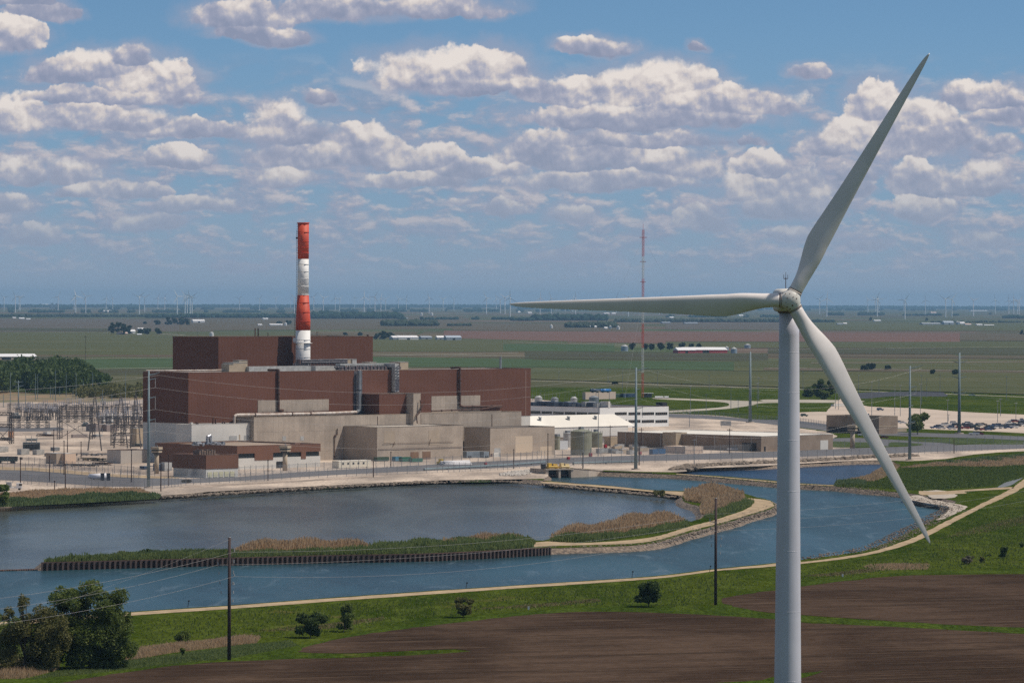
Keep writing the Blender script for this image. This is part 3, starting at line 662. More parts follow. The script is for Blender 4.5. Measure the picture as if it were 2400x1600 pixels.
# --- roof plant of the hall and the pipe gallery
def zroof(x, y, v): return onface(x, y, v)
def roofbox(name, label, x0, x1, ytop, v, dep, m, group=None, zb_=None, cat='roof unit'):
    a = onface(x0, ytop, v); b = onface(x1, ytop, v); base = zt - .25 if zb_ is None else zb_
    o = pt(name, label, cat, a[0], v, base, group)
    MB().box(0, 0, 0, b[0] - a[0], dep, a[1] - base - .12).build('casing', m, o)
    MB().box(-.15, -.15, a[1] - base - .12, b[0] - a[0] + .15, dep + .15, a[1] - base).build('lid', M_lgrey, o)
    return o
roofbox('air_handler', 'large tan air handling unit on the left part of the brown hall roof', 547, 580, 849.5, 9, 7, M_tan)
roofbox('air_handler', 'small tan unit stacked behind the large one on the hall roof', 560, 580, 844, 16, 4, M_tan)
roofbox('air_handler', 'small tan unit left of the large roof unit, by the pale coping', 537, 547, 853, 9, 5, M_tan)
roofbox('air_handler', 'tan box at the right end of the dark pipe gallery beside the stack', 809, 822, 841, 26, 7, M_tan)
roofbox('air_handler', 'pale box next to the tan box at the end of the pipe gallery', 826, 836, 841, 26, 7, M_lgrey)
roofbox('air_handler', 'low flat tan roof unit before the right corner of the rear building', 866, 882, 848, 24, 5, M_tan)
roofbox('air_handler', 'tan cube unit to the right of the bent roof duct', 938, 957, 847.5, 10, 7, M_tan)
o = pt('roof_duct', 'long pale grey flat duct lying on the hall roof below the stack', 'duct', onface(584, 858, 7)[0], 7, zt - .25)
MB().box(0, 0, 0, onface(729, 858, 7)[0] - onface(584, 858, 7)[0], 5, onface(600, 857.5, 7)[1] - zt).build('casing', M_lgrey, o)
o = pt('roof_duct', 'short pale duct under the dark pipe gallery on the hall roof', 'duct', onface(740, 858, 12)[0], 12, zt - .25)
MB().box(0, 0, 0, onface(786, 858, 12)[0] - onface(740, 858, 12)[0], 5, 2.2).build('casing', M_lgrey, o)
o = pt('roof_pipe', 'white pipe along the left edge of the hall roof', 'pipe', 0, 0, zt)
MB().path([Vector((1, D - 1, .5)), Vector((8, 22, .5)), Vector((26, 14, .6)), Vector((34, 12, .8))], .32).build('pipe_run', M_wpipe, o)
g0 = onface(725, 852, 8)[0]
gal = pt('pipe_gallery', 'cluttered dark pipe gallery with trusses on the hall roof between stack and bent duct', 'pipe gallery', 0, 0, 0)
mb = MB(); mb2 = MB()
ga = onface(700, 846, 22); gb = onface(806, 842, 22)
for dv in (20, 23):
    mb.tube((ga[0], dv, ga[1] - .6), (gb[0], dv, ga[1] - .6), .5); mb.tube((ga[0], dv, ga[1] + .4), (gb[0], dv, ga[1] + .4), .35)
    n = 16
    for i in range(n):
        x = ga[0] + (gb[0] - ga[0]) * i / (n - 1); mb.beam((x, dv, zt), (x, dv, ga[1] + .5), .28)
        if i: mb.beam((x0_, dv, zt + .4), (x, dv, ga[1] + .3), .2)
        x0_ = x
for i in range(26):
    x = ga[0] + (gb[0] - ga[0]) * rnd.random(); mb2.box(x, 20 + rnd.random() * 3, ga[1] - 1.2, x + .5 + rnd.random(), 21 + rnd.random() * 3, ga[1] + .1 + rnd.random() * .7)
gc = onface(792, 862, 3); gd = onface(932, 858, 3)
for k in range(4): mb.tube((gc[0], 2.5 + k * .9, zt + .7 + (k % 2) * .8), (gd[0], 2.5 + k * .9, zt + .8 + (k % 2) * .9), .42)
for i in range(34):
    x = gc[0] + (gd[0] - gc[0]) * i / 33; mb.beam((x, 2, zt - .2), (x, 2, zt + 2.4), .22)
    if i % 2: mb2.box(x, 1.8, zt + rnd.random() * .5, x + 1.0, 2.6, zt + 1.2 + rnd.random())
mb.build('pipework', M_blackpipe, gal); mb2.build('fittings', mat('gallery_fittings', (.16, .09, .07), .7, col2=(.10, .10, .13), scale=2), gal)
MB().box(gc[0] + 3, 4.5, zt + 2.2, gd[0], 7.5, zt + 3.1).build('pale_cover', M_lgrey, gal)
o = thing('bent_duct', 'grey duct bending over the hall edge down to the lower brown block', 'duct', P(0, 0, 0), ANG)
ub = onface(929, 865, -2)[0]
MB().box(ub - 1.3, -2.4, zt + 1.2, ub + 1.3, 5, zt + 3.0).box(ub - 1.3, -2.5, onface(929, 918, -2)[1], ub + 1.3, -.3, zt + 1.2).build('duct_run', M_lgrey, o)
m_ = MB()
for i in range(9):
    z = onface(929, 918, -2)[1] + i * 1.35; m_.beam((ub - 1.35, -2.6, z), (ub + 1.35, -2.6, z + 1.3), .2); m_.beam((ub - 1.35, -2.6, z), (ub + 1.35, -2.6, z), .25)
m_.box(ub - 1.0, -2.62, onface(929, 917, -2)[1] + .5, ub + 1.32, -2.5, onface(929, 887, -2)[1]).build('lattice', M_blackpipe, o)
o = pt('roof_stub', 'thin grey vent pipe at the right end of the hall roof', 'vent pipe', onface(1173, 855, 12)[0], 12, zt - .3)
MB().tube((0, 0, 0), (0, 0, at(1173, 834, P(onface(1173, 855, 12)[0], 12).y).z - zt), .55, None, 10).build('pipe', M_steel, o); MB().tube((0, 0, 0), (0, 0, .5), .75, None, 10).build('flange', M_steel, o)
# small vents along the roof line
# --- reactor building
V0 = 52.0
ua, za = onface(512, 790, V0); uz, _ = onface(874, 789, V0); vz, _ = onside(405, 788, ua)
reac = pt('reactor_building', 'tall dark brown windowless block behind the striped stack', 'reactor building', ua, V0)
block(reac, uz - ua, vz - V0, za, M_brown, M_roof, .25, 0)
for x, w, h in ((598, .6, 5), (605, .6, 5), (628, .35, 2.5), (743, .35, 3), (862, 1.2, 1)):
    pu = onface(x, 790, V0 + 8)[0] - ua
    MB().tube((pu, 8, za - .3), (pu, 8, za + h * .8), w * .45, None, 8).build('roof_vent', M_rust, reac)
# --- vent stack
vs = V0 - 6.3; us, _ = onface(710, 800, vs); ps = P(us, vs)
def zs(y): return at(709, y, ps.y).z
stack = thing('vent_stack', 'tall round stack with red and white bands rising behind the brown hall', 'stack', (ps.x, ps.y, 0))
M_red = mat('red_band_paint', (.66, .080, .026), .6, col2=(.50, .055, .022), scale=.25, streak=.35, detail=7)
M_wht = mat('white_band_paint', (.80, .79, .77), .6, col2=(.70, .69, .67), scale=.25, streak=.22, detail=7)
pxs = ps.y / F
rt, rm, rb = 13.2 * pxs, 13.5 * pxs, 17.3 * pxs
zz = [zs(524), zs(607), zs(691), zs(774), zs(852)]
def rad_at(z):
    if z > zs(691): return rt
    if z > zs(752): t = (zs(691) - z) / (zs(691) - zs(752)); return rm + (rb - rm) * t
    return rb
for i, (m_, nm) in enumerate(((M_red, 'red_band'), (M_wht, 'white_band'), (M_red, 'red_band'), (M_wht, 'white_band'))):
    z1, z0 = zz[i], zz[i + 1]
    if i == 3: z0 = 30
    lv = sorted({z0, z1} | ({zs(752)} if i == 2 else set()))
    MB().lathe([(rad_at(z - 1e-3) if z != lv[0] or i == 3 else rad_at(z + 1e-3), z) for z in lv], 40).build(nm, m_, stack, True)
for m_, ys in ((M_red, (544, 566, 580, 592, 709, 731, 753)), (M_wht, (619, 636, 653, 671, 690.5, 796, 803, 817, 836, 842))):
    for y in ys:
        z = zs(y); r = rad_at(z); MB().lathe([(r + .02, z - .2), (r + .17, z - .14), (r + .17, z + .06), (r + .02, z + .1)], 40).build('stiffener_ring', m_, stack, False)
MB().lathe([(rt - .25, zz[0] - 1.5), (rt - .25, zz[0] + .02), (rt + .25, zz[0] + .02), (rt + .25, zz[0] + .5), (rt - .35, zz[0] + .5)], 40).build('rim', M_red, stack)
mb = MB()
for z in np.arange(34, zz[0], 1.1): mb.box(-rad_at(z) - .55, -.25, z, -rad_at(z) - .1, .25, z + .15)
for s in (-.25, .25):
    for z in np.arange(34, zz[0] - 3, 3.0): mb.beam((-rad_at(z) - .5, s, z), (-rad_at(z + 3) - .5, s, z + 3), .1)
mb.build('ladder', M_rust, stack)
mb = MB(); z = zs(796); mb.lathe([(rb + .3, z - 1.6), (rb + .95, z - 1.6), (rb + .95, z - 1.45), (rb + .3, z - 1.45)], 40); mb.box(-rb - 1.1, -.6, z - 1, -rb + .1, .4, z + .8); mb.build('platform', M_wht, stack)
MB().box(-rt - .8, -.5, zs(560), -rt + .1, .3, zs(556)).tube((-.5, -rt - .1, zs(562)), (-.5, -rt - .1, zs(551)), .08).build('beacon_bracket', M_rust, stack)
mb = MB(); 
for i in range(9): mb.box(-rb - 1 + i * .9, -rb - 2, 30, -rb - .3 + i * .9, -rb - .6, zs(852) + (i * 37 % 5) * .35)
mb.build('base_fittings', mat('pale_fittings', (.45, .42, .40), .6, col2=(.12, .10, .12), scale=1.5), stack)
# --- concrete block in front of the hall
va = -13.0
ua0, zc = onface(595, 978, va); ua1, _ = onface(1222, 962, va)
aux = pt('concrete_annex', 'long tan concrete block with rainwater streaks running in front of the brown hall', 'annex', ua0, va)
block(aux, ua1 - ua0, -va - .15, zc, M_conc, M_roof, .35, 0, mat('pale_coping', (.42, .34, .26), .8))
a_ = onface(885, 1008, va)
for x, y0, y1, w in ((666, 1022, 1032, 4), (708, 1022, 1032, 4)):
    u_, z_ = onface(x, y0, va); _, z1_ = onface(x, y1, va); MB().box(u_ - ua0 - w * .25, -.08, z1_, u_ - ua0 + w * .25, .02, z_).build('wall_vent', M_lgrey, aux)
for x in (885, 986, 1153):
    u_, z_ = onface(x, 975 if x < 900 else 970, va); MB().box(u_ - ua0 - .12, -.14, 6, u_ - ua0 + .12, .01, z_).build('joint_cover', M_rust, aux)
u_, z_ = onface(783, 1028, va); MB().path([Vector((u_ - ua0, -.4, 1)), Vector((u_ - ua0, -.4, 11)), Vector((u_ - ua0 + 1.6, -.4, 11.2)), Vector((u_ - ua0 + 1.6, -.4, 14))], .22).build('wall_pipe', M_rust, aux)
# brown block standing on the annex roof
vb_ = -11.0
b0, zbt = onface(889, 924, vb_); b1, _ = onface(966, 921, vb_)
blk = pt('brown_block', 'small brown clad block projecting from the hall above the concrete annex', 'building block', b0, vb_, zc)
block(blk, b1 - b0, -vb_ - .2, zbt - zc, M_brown, M_white, .2, 0)
vt_ = -15.5
t0, ztt = onface(969, 921.5, vt_); t1, _ = onface(986, 921, vt_); 
tw = pt('concrete_tower', 'narrow tan concrete tower between brown block and hall, rising from the annex', 'tower', t0, vt_)
block(tw, t1 - t0, -vt_ - .2, ztt, M_conc2, M_roof, .3, 0)
mb = MB(); uq, zq = onface(976, 970, vt_ - 1)
for i in range(6):
    a = Vector(((t1 - t0) * .2 + i * .7, -1.2, zc - 1 + i * .9)); mb.beam(a, a + Vector((1.6, 0, 2.0)), .3); mb.beam(a, a + Vector((0, 1.2, 0)), .2)
mb.path([Vector((.5, -2, 15.5)), Vector((.5, -1.5, 19)), Vector((3.5, -1.5, 21)), Vector((3.5, -.8, 26))], .3)
mb.build('outside_stair', M_rust, tw)
# --- two concrete boxes by the road
q = uv(G(884, 1080)); vx = q[1]
x0b, zx = onface(884, 1001, vx); x1b, _ = onface(1085, 995, vx)
bx = pt('concrete_box_building', 'large plain tan concrete box building with pale roof, left of the two beside the road', 'building', x0b, vx)
block(bx, x1b - x0b, va - vx - .15, zx, M_conc2, mat('pale_gravel_roof', (.50, .46, .40), .95, col2=(.38, .35, .31), scale=.05, grain=.2), .3, 0, mat('dark_coping', (.16, .13, .11), .7))
def on(o, name, m, x0, y0, x1, y1, v, ou, proud=.08):
    a = onface(x0, y0, v); b = onface(x1, y1, v)
    return MB().box(a[0] - ou, -proud, max(b[1], .05), b[0] - ou, .02, a[1]).build(name, m, o)
M_patch = mat('smooth_render_patch', (.40, .325, .25), .85, col2=(.35, .285, .22), scale=.2)
M_door = mat('brown_roller_door', (.22, .135, .085), .6, col2=(.17, .10, .065), scale=.4)
on(bx, 'wall_patch', M_patch, 900, 1010, 926, 1037, vx, x0b, .05); on(bx, 'wall_patch', M_patch, 1005, 1008, 1030, 1042, vx, x0b, .05); on(bx, 'wall_vent', M_patch, 914, 1028, 926, 1041, vx, x0b)
on(bx, 'roller_door', M_door, 962, 1059, 981, 1081, vx, x0b); on(bx, 'roller_door', M_door, 990, 1058, 1009, 1081, vx, x0b)
MB().path([Vector((0.5, -.25, 5.2)), Vector((x1b - x0b - .5, -.25, 5.2))], .09, 5).path([Vector((3, -.25, 7.6)), Vector((x1b - x0b - 6, -.25, 7.6))], .06, 5).path([Vector((9.5, -.25, 6.2)), Vector((10.5, -.25, 8.2))], .1, 5).path([Vector((32, -.25, 6.2)), Vector((33, -.25, 9))], .1, 5).build('conduit', M_rust, bx)
q = uv(G(1149, 1071)); vy = q[1]
x0c, zy = onface(1149, 1003, vy); x1c, _ = onface(1300, 998, vy); vyb, _ = onside(1088, 998, x0c)
by = pt('concrete_box_building', 'plain tan concrete box building with dark roof, right of the two beside the road', 'building', x0c, vy)
block(by, x1c - x0c, abs(vyb - vy), zy, M_conc2, M_roofd, .3, 0, mat('dark_coping', (.16, .13, .11), .7))
on(by, 'door_recess', M_lgrey, 1158, 1050, 1173, 1072, vy, x0c, .05); on(by, 'door', M_white, 1157, 1060, 1168, 1073, vy, x0c, .12); on(by, 'wall_patch', mat('light_render', (.52, .425, .325), .8), 1266, 1046, 1293, 1070, vy, x0c, .05)
on(by, 'wall_vent', M_rust, 1150, 1063, 1154, 1069, vy, x0c); on(by, 'wall_patch', mat('light_render', (.52, .425, .325), .8), 1208, 1022, 1248, 1060, vy, x0c, .03)
# --- white annex and brown service building at the left
vw = -10.5
w0, zw = onface(449, 995, vw); w1, _ = onface(594, 995, vw); wv, _ = onside(412, 991, w0)
wan = pt('white_annex', 'white windowless annex at the left foot of the brown hall', 'annex', w0, vw)
block(wan, min(w1, ua0 - .1) - w0, min(wv, D) - vw, zw, M_white, M_roofd, .6, 0, mat('white_coping', (.6, .57, .52), .6))
for x in (450, 593): u_ = onface(x, 992, vw)[0] - w0; MB().box(u_ - .5, -.05, zw, u_ + .6, 1.0, zw + 1.0).build('parapet_pier', M_white, wan)
on(wan, 'louvre', M_lgrey, 537, 1021, 555, 1030, vw, w0); on(wan, 'louvre', M_lgrey, 572, 1020, 585, 1030, vw, w0); on(wan, 'door', M_tan, 560, 1018, 563, 1030, vw, w0)
mb = MB()
for x, h in ((458, 1.2), (470, 1.6), (472, 1.2), (508, 3.2), (514, 2.6), (530, 1.4), (536, 1.3)):
    u_ = onface(x, 992, vw)[0] - w0; MB().tube((u_, 2.5, zw - .6), (u_ + rnd.uniform(-.4, .4), 2.5, zw + h - .4), .45, .3, 7).build('roof_vent', M_rust, wan)
q = uv(G(556, 1100)); vA = q[1]
s0, zA = onface(556, 1045, vA); s1, _ = onface(751.5, 1040, vA); sv, _ = onside(364, 1032, s0)
svc = pt('service_building', 'low flat-roofed building with brown upper band, dark window strip and white base, left of centre', 'building', s0, vA)
sD = sv - vA
_, zbd = onface(556, 1063, vA); _, zwd = onface(556, 1074, vA)
block(svc, s1 - s0, sD, zA, M_brown2, mat('tan_gravel_roof', (.34, .26, .20), .95, col2=(.26, .20, .155), scale=.08, grain=.2), .45, zbd, M_coping)
MB().box(.1, .1, 0, s1 - s0 - .1, sD - .1, zwd).build('base_wall', M_white, svc)
MB().box(.5, .5, zwd, s1 - s0 - .5, sD - .5, zbd).build('window_strip', M_glass, svc)
MB().box(-.02, .4, 0, .35, sD, zbd).build('side_wall', M_brown2, svc)
for xa, xb in ((597, 640), (706, 717)):
    a = onface(xa, 1060, vA)[0] - s0; b = onface(xb, 1060, vA)[0] - s0; MB().box(a, -.06, zwd - 1.0, b, .6, zbd + .02).build('brown_pier', M_brown2, svc)
a = onface(648, 1081, vA); b = onface(663, 1095, vA); MB().box(a[0] - s0, -.05, .05, b[0] - s0, .15, a[1]).build('doorway', M_dark, svc)
mb = MB()
a = onface(693, 1085, vA)[0] - s0; b = onface(740, 1085, vA)[0] - s0
for i in range(16): x = a + (b - a) * i / 15; mb.beam((x, -1.2, 0), (x, -1.2, 1.9), .08)
mb.beam((a, -1.2, 1.9), (b, -1.2, 1.9), .1); mb.build('handrail', M_white, svc)
MB().box(s1 - s0 - 12, 3, zA - .4, s1 - s0 - 9, 6, zA + .6).build('roof_vent', M_coping, svc)
q = uv(G(483, 1120)); vB = q[1]
r0, zB = onface(483, 1066.5, vB); r1, _ = onface(559, 1063, vB); rv, _ = onside(405, 1060, r0); _, zBb = onface(483, 1099, vB)
svb = pt('service_block', 'brown box-shaped lower block in front of the flat-roofed service building', 'building', r0, vB)
block(svb, r1 - r0, min(rv, vA - .3) - vB if rv < vA else vA - vB - .3, zB, M_brown2, mat('tan_gravel_roof', (.34, .26, .20)), .3, zBb, M_coping)
MB().box(.15, .15, 0, r1 - r0 - .15, (min(rv, vA - .3) - vB if rv < vA else vA - vB - .3) - .2, zBb).build('base_wall', M_white, svb)
M_door2 = mat('pale_yellow_panel', (.55, .52, .36), .6)
for i in range(5): MB().box(1.0 + i * 3.0, -.02, .3, 3.2 + i * 3.0, .12, zBb - 1.2).build('door_panel', M_door2, svb)
mb = MB()
for i in range(7): mb.lathe([(1.0, zB - .3), (1.0, zB + 1.8 + .3 * (i % 2)), (.7, zB + 2.2)], 10, (-6.0 + 0, 0)) if 0 else mb.box(2 + i * 1.3, 6.2, zB - .3, 2.9 + i * 1.3, 10, zB + 1.6 + .4 * (i % 2))
mb.build('roof_unit', mat('brown_grey_units', (.19, .13, .10), .7, col2=(.1, .08, .07), scale=1), svb)
# roof clutter between white annex and service building
clut = pt('rooftop_duct_plant', 'tangle of silver ducts and fans on the roof before the white annex', 'roof plant', onface(486, 1020, vA + 22)[0], vA + 22, zA - .4)
mb = MB(); rr = random.Random(3)
for i in range(26):
    x, y = rr.uniform(-6, 9), rr.uniform(-3, 3); h = rr.uniform(.5, 1.7); mb.box(x, y, 0, x + rr.uniform(.5, 1.8), y + rr.uniform(.5, 1.6), h)
mb.path([Vector((0, 0, 0)), Vector((0, 0, 3.6)), Vector((1.6, 0, 4.2)), Vector((1.8, 0, 1.4))], .7, 10); mb.path([Vector((-5, 1, .8)), Vector((7, 1, 1.0))], .5, 8)
mb.build('ducting', mat('shiny_ducting', (.5, .5, .52), .35, .5, col2=(.14, .15, .18), scale=1.2), clut)
# --- guard towers
def guard_tower(x, yb, yt, wpx, label):
    p = G(x, yb); s = p.y / F; H = at(x, yt, p.y).z; w = wpx * s
    o = thing('guard_tower', label, 'guard tower', p, ANG + .4, 'concrete guard towers along the fence')
    MB().tube((0, 0, 0), (0, 0, H - 2.6 * w / 4), w * .27, w * .25, 18).build('column', M_tan, o, True)
    z0 = H - w * .62
    MB().prism([(-w * .34, -w * .34), (w * .34, -w * .34), (w * .34, w * .34), (-w * .34, w * .34)], z0 - .5, z0).build('floor_slab', M_dark, o)
    MB().box(-w * .45, -w * .45, z0, w * .45, w * .45, z0 + (H - z0) * .28).build('cab_wall', M_tan, o)
    MB().box(-w * .41, -w * .41, z0 + (H - z0) * .28, w * .41, w * .41, z0 + (H - z0) * .55).build('window_band', M_glass, o)
    MB().box(-w * .5, -w * .5, z0 + (H - z0) * .55, w * .5, w * .5, H).build('roof', M_tan, o)
    MB().tube((0, 0, H), (0, 0, H + 1.5), .06).tube((.6, 0, H), (.6, 0, H + .6), .25).build('antenna', M_steel, o)
guard_tower(367, 1110, 1047, 21, 'tan concrete guard tower beside the tall pole at the left end of the plant')
guard_tower(668, 1103, 1044, 22, 'tan concrete guard tower before the window strip of the service building')
guard_tower(1998, 1050, 996, 21, 'tan concrete guard tower right of the wind turbine, before the gatehouse')
# --- office block
q = uv(G(1567, 997)); 
def corner_block(xc, yc_top, yb, xl, xr, name, label, cat, mw, mr, group=None, par=.4, cop=True, yr=None):
    """box building whose near corner is seen at xc; left wall runs back to xl, right wall to xr"""
    p = G(xc, yb); u0, v0 = uv(p); H = at(xc, yc_top, p.y).z
    u1, _ = onface(xr, yb, v0); v1, _ = onside(xl, yb, u0)
    o = pt(name, label, cat, u0, v0, 0, group); block(o, u1 - u0, v1 - v0, H, mw, mr, par, 0, cop)
    return o, u0, v0, u1 - u0, v1 - v0, H
yo = 1003.0
off, ou, ov, oL, oD, oH = corner_block(1406, 955, yo, 1215, 1567, 'office_building', 'white three-storey office building with ribbon windows right behind the brown hall', 'office building', mat('white_render', (.74, .74, .73), .6, col2=(.68, .68, .67), scale=.05), M_roofd, cop=mat('maroon_coping', (.10, .045, .05), .6), par=.25)
def onl(x0, y0, x1, y1, dep=.06):
    a = onface(x0, y0, ov); b = onface(x1, y1, ov); return (a[0] - ou, -dep, b[1], b[0] - ou, .05, a[1])
for row, ys in enumerate(((966, 972), (984, 990))):
    for k, (a, b) in enumerate(((1441, 1469), (1473, 1501), (1504, 1533), (1536, 1564))):
        w = MB().box(*onl(a, ys[0], b, ys[1])).build('ribbon_window', M_glass, off); q_ = onl(a, ys[0], b, ys[1])
        m_ = MB()
        for j in range(1, 6): x = q_[0] + (q_[3] - q_[0]) * j / 6; m_.box(x - .08, -.12, q_[2], x + .08, -.05, q_[5])
        m_.build('mullion', M_coping, w)
for k in range(7):
    y0_ = .5 + k * oD / 7; zc_ = onl(1441, 966, 1469, 972)
    MB().box(-.06, y0_ + .2, zc_[2], .05, y0_ + oD / 7 - .6, zc_[5]).build('ribbon_window', M_glass, off)
MB().box(onl(1427, 938, 1429, 940)[0] - .5, -.1, oH - .2, onl(1417, 938, 1428, 940)[3] + .6, 6, oH + 3.4).build('roof_tower', M_white, off)
MB().box(oL - 4.2, 1, oH - .2, oL - .2, 6, oH + 2.2).build('roof_hut', M_dark, off)
mb = MB(); mb2 = MB(); rr = random.Random(5)
for i in range(12):
    x = -0.5 + i * 1.9; y = oD * .15 + i * oD * .065
    mb.box(rr.uniform(2, 8), y, oH - .2, rr.uniform(9, 14), y + rr.uniform(3, 7), oH + rr.uniform(1.2, 2.6))
for i in range(9): mb2.box(rr.uniform(4, 12), 6 + i * oD * .09, oH - .1, rr.uniform(13, 17), 9 + i * oD * .09, oH + rr.uniform(1.5, 3.6))
mb.build('roof_plant_dark', mat('navy_units', (.045, .06, .09), .5), off); mb2.build('roof_plant_pale', M_lgrey, off)
# rooftop / yard tanks behind the office, seen over its roof
for k, (x, y, w, h, mm, lb) in enumerate(((1392, 945, 24, 20, M_steel, 'round grey tank behind the left half of the office roof'), (1345, 945, 16, 18, M_lgrey, 'pale tank unit with grey cap behind the office roof, next to the round tank'),
    (1300, 944, 18, 16, M_steel, 'grey cooling unit behind the office roof, middle of the row'), (1262, 943, 18, 18, M_lgrey, 'pale cooling unit behind the office roof nearest the hall'))):
    p = G(x, y + 2); s = p.y / F; o = thing('process_tank', lb, 'tank', p, ANG, 'tanks and coolers behind the office')
    MB().lathe([(w * s * .5, 0), (w * s * .5, h * s * .8), (w * s * .2, h * s)], 18).build('tank_shell', mm, o); MB().tube((w * s * .3, 0, 0), (w * s * .3, 0, h * s * 1.4), .15).build('vent_pipe', M_steel, o)
for k, x in enumerate((1248, 1258, 1268, 1276, 1286, 1295, 1312, 1324, 1333, 1356, 1372)):
    p = G(x, 938); o = thing('thin_mast', '%s thin lightning mast behind the tanks, counting from the brown hall' % ORD[k], 'mast', p, 0, 'thin masts behind the office')
    MB().tube((0, 0, 0), (0, 0, 26 * p.y / F), .10, .05, 5).build('pole', M_steel, o); MB().box(-.3, -.3, 0, .3, .3, .4).build('base', M_conc2, o)
corner_block(1372, 919, 936, 1365, 1443, 'warehouse', 'low pinkish beige flat warehouse behind the office, topped with blue tanks', 'warehouse', mat('beige_cladding', (.56, .45, .37), .7), mat('beige_cladding', (.56, .45, .37), .7), cop=False)
def drum(name, label, x0, x1, yb, h, m, z0=0.0, cat='tank', group=None):
    """horizontal tank on two saddles, lying along the plant's long axis"""
    p = G((x0 + x1) / 2, yb) if z0 == 0 else at((x0 + x1) / 2, yb, G((x0 + x1) / 2, 937).y)
    s = p.y / F; Lh = (x1 - x0) * s / 2 / .70; r = h * s / 2
    o = thing(name, label, cat, p, ANG, group)
    MB().add([], []).tube((-Lh, 0, r + .4), (Lh, 0, r + .4), r, None, 16).tube((-Lh - r * .35, 0, r + .4), (-Lh, 0, r + .4), r * .6, r, 16).tube((Lh, 0, r + .4), (Lh + r * .35, 0, r + .4), r, r * .6, 16).build('vessel', m, o, True)
    MB().box(-Lh * .6, -r * .7, 0, -Lh * .5, r * .7, r * .7).box(Lh * .5, -r * .7, 0, Lh * .6, r * .7, r * .7).build('saddle', M_steel, o)
    return o
M_blue = mat('blue_tank_paint', (.03, .16, .42), .4); M_navy = mat('navy_paint', (.03, .06, .11), .5)
drum('storage_tank', 'dark navy horizontal tank on the beige warehouse roof', 1385, 1404, 920, 8, M_navy, 1); drum('storage_tank', 'bright blue horizontal tank on the beige warehouse roof', 1408, 1430, 920, 8, M_blue, 1)
def container(x0, x1, yb, h, m, label, name='shipping_container', depth=2.5, cat='container', group=None, roofm=None, rz=ANG):
    p = G(x0, yb); s = p.y / F; q = G(x1, yb)
    u0, v0 = uv(p); u1, _ = onface(x1, yb, v0)
    o = pt(name, label, cat, u0, v0, 0, group); Lc = u1 - u0; H = h * s
    MB().box(0, 0, .15, Lc, depth, H).build('body', m, o)
    MB().box(-.03, -.03, H, Lc + .03, depth + .03, H + .06).build('roof', roofm or M_lgrey, o)
    MB().box(-.05, .15, .3, 0.0, depth - .15, H - .2).build('end_door', m, o)
    return o
container(1461, 1490, 931, 9, M_navy, 'dark blue container behind the office beside the lattice mast'); container(1443, 1458, 931, 8, mat('dark_green_paint', (.03, .07, .045)), 'dark green container right of the beige warehouse')
# --- white shed with ridge roof and the tan warehouse
p = G(1500, 1030); yw_ = 1026
sh, su, sv_, sL, sD_, sH = corner_block(1206, 1004, 1046, 1120, 1472, 'white_shed', 'long white metal shed with a broad white roof and three roof fans', 'shed', mat('white_sheet', (.66, .64, .60), .5, col2=(.58, .56, .52), scale=.1), M_roofw, cop=False)
MB().add([(0, -.3, sH), (sL + 5, -.3, sH), (sL + 1, sD_ * .42, sH + 5.6), (0, sD_ * .42, sH + 5.6), (0, sD_, sH), (sL, sD_, sH)], [(0, 1, 2, 3), (3, 2, 5, 4), (1, 5, 2)]).build('pitched_roof', M_roofw, sh)
for k in (.25, .50, .74):
    MB().tube((sL * k + 4, sD_ * .25, sH + 3.2), (sL * k + 4, sD_ * .25, sH + 4.8), .7, .7, 10).tube((sL * k + 4, sD_ * .25, sH + 4.8), (sL * k + 4, sD_ * .25, sH + 5.2), 1.1, .8, 10).build('roof_fan', M_steel, sh)
MB().box(6, -.12, 0, 10, .02, 3.5).build('roller_door', M_lgrey, sh); MB().box(-.0, -1.6, 3.6, sL * .9, -.02, 3.8).build('canopy', M_rust, sh)
wh, wu, wv_, wL, wD, wH = corner_block(1784, 1022, 1058, 1447, 1952, 'tan_warehouse', 'long low tan brick warehouse with a white roof right of centre', 'warehouse', mat('brown_brick', (.28, .215, .165), .85, col2=(.22, .165, .125), scale=.15, grain=.15), M_roofw, cop=mat('white_trim', (.72, .70, .66), .6), par=.12)
for k in range(8): MB().box(-.12, 6 + k * wD / 8, 0, 0, 6.3 + k * wD / 8, wH - .3).build('downpipe', M_lgrey, wh)
MB().box(-.08, 3, .05, .1, 12, 4).build('loading_opening', M_dark, wh); MB().box(wL * .82, -.1, .05, wL * .93, .1, 4.5).build('roller_door', M_white, wh); MB().box(2, -.08, .05, 3.2, .1, 2.4).build('door', M_dark, wh)
gx, gu, gv, gL, gD, gH = corner_block(1584, 1014, 1052, 1553, 1610, 'pump_house', 'small tan block with flat roof against the dark wall of the tan warehouse', 'building', M_tan, M_roof, cop=mat('pale_coping', (.42, .34, .26), .8))
MB().box(gL * .45, -.06, .05, gL * .65, .05, 2.3).build('door', M_rust, gx)
corner_block(1606, 1046, 1063, 1556, 1648, 'low_store', 'low beige store with white doors beside the blue skip', 'store', mat('beige_cladding', (.56, .45, .37)), M_roofw, cop=False)
tr, tu, tv, tL, tD, tH = corner_block(1794, 1076, 1096, 1745, 870, 'x', 'x', 'x', M_white, M_roofw) if 0 else (None,) * 6
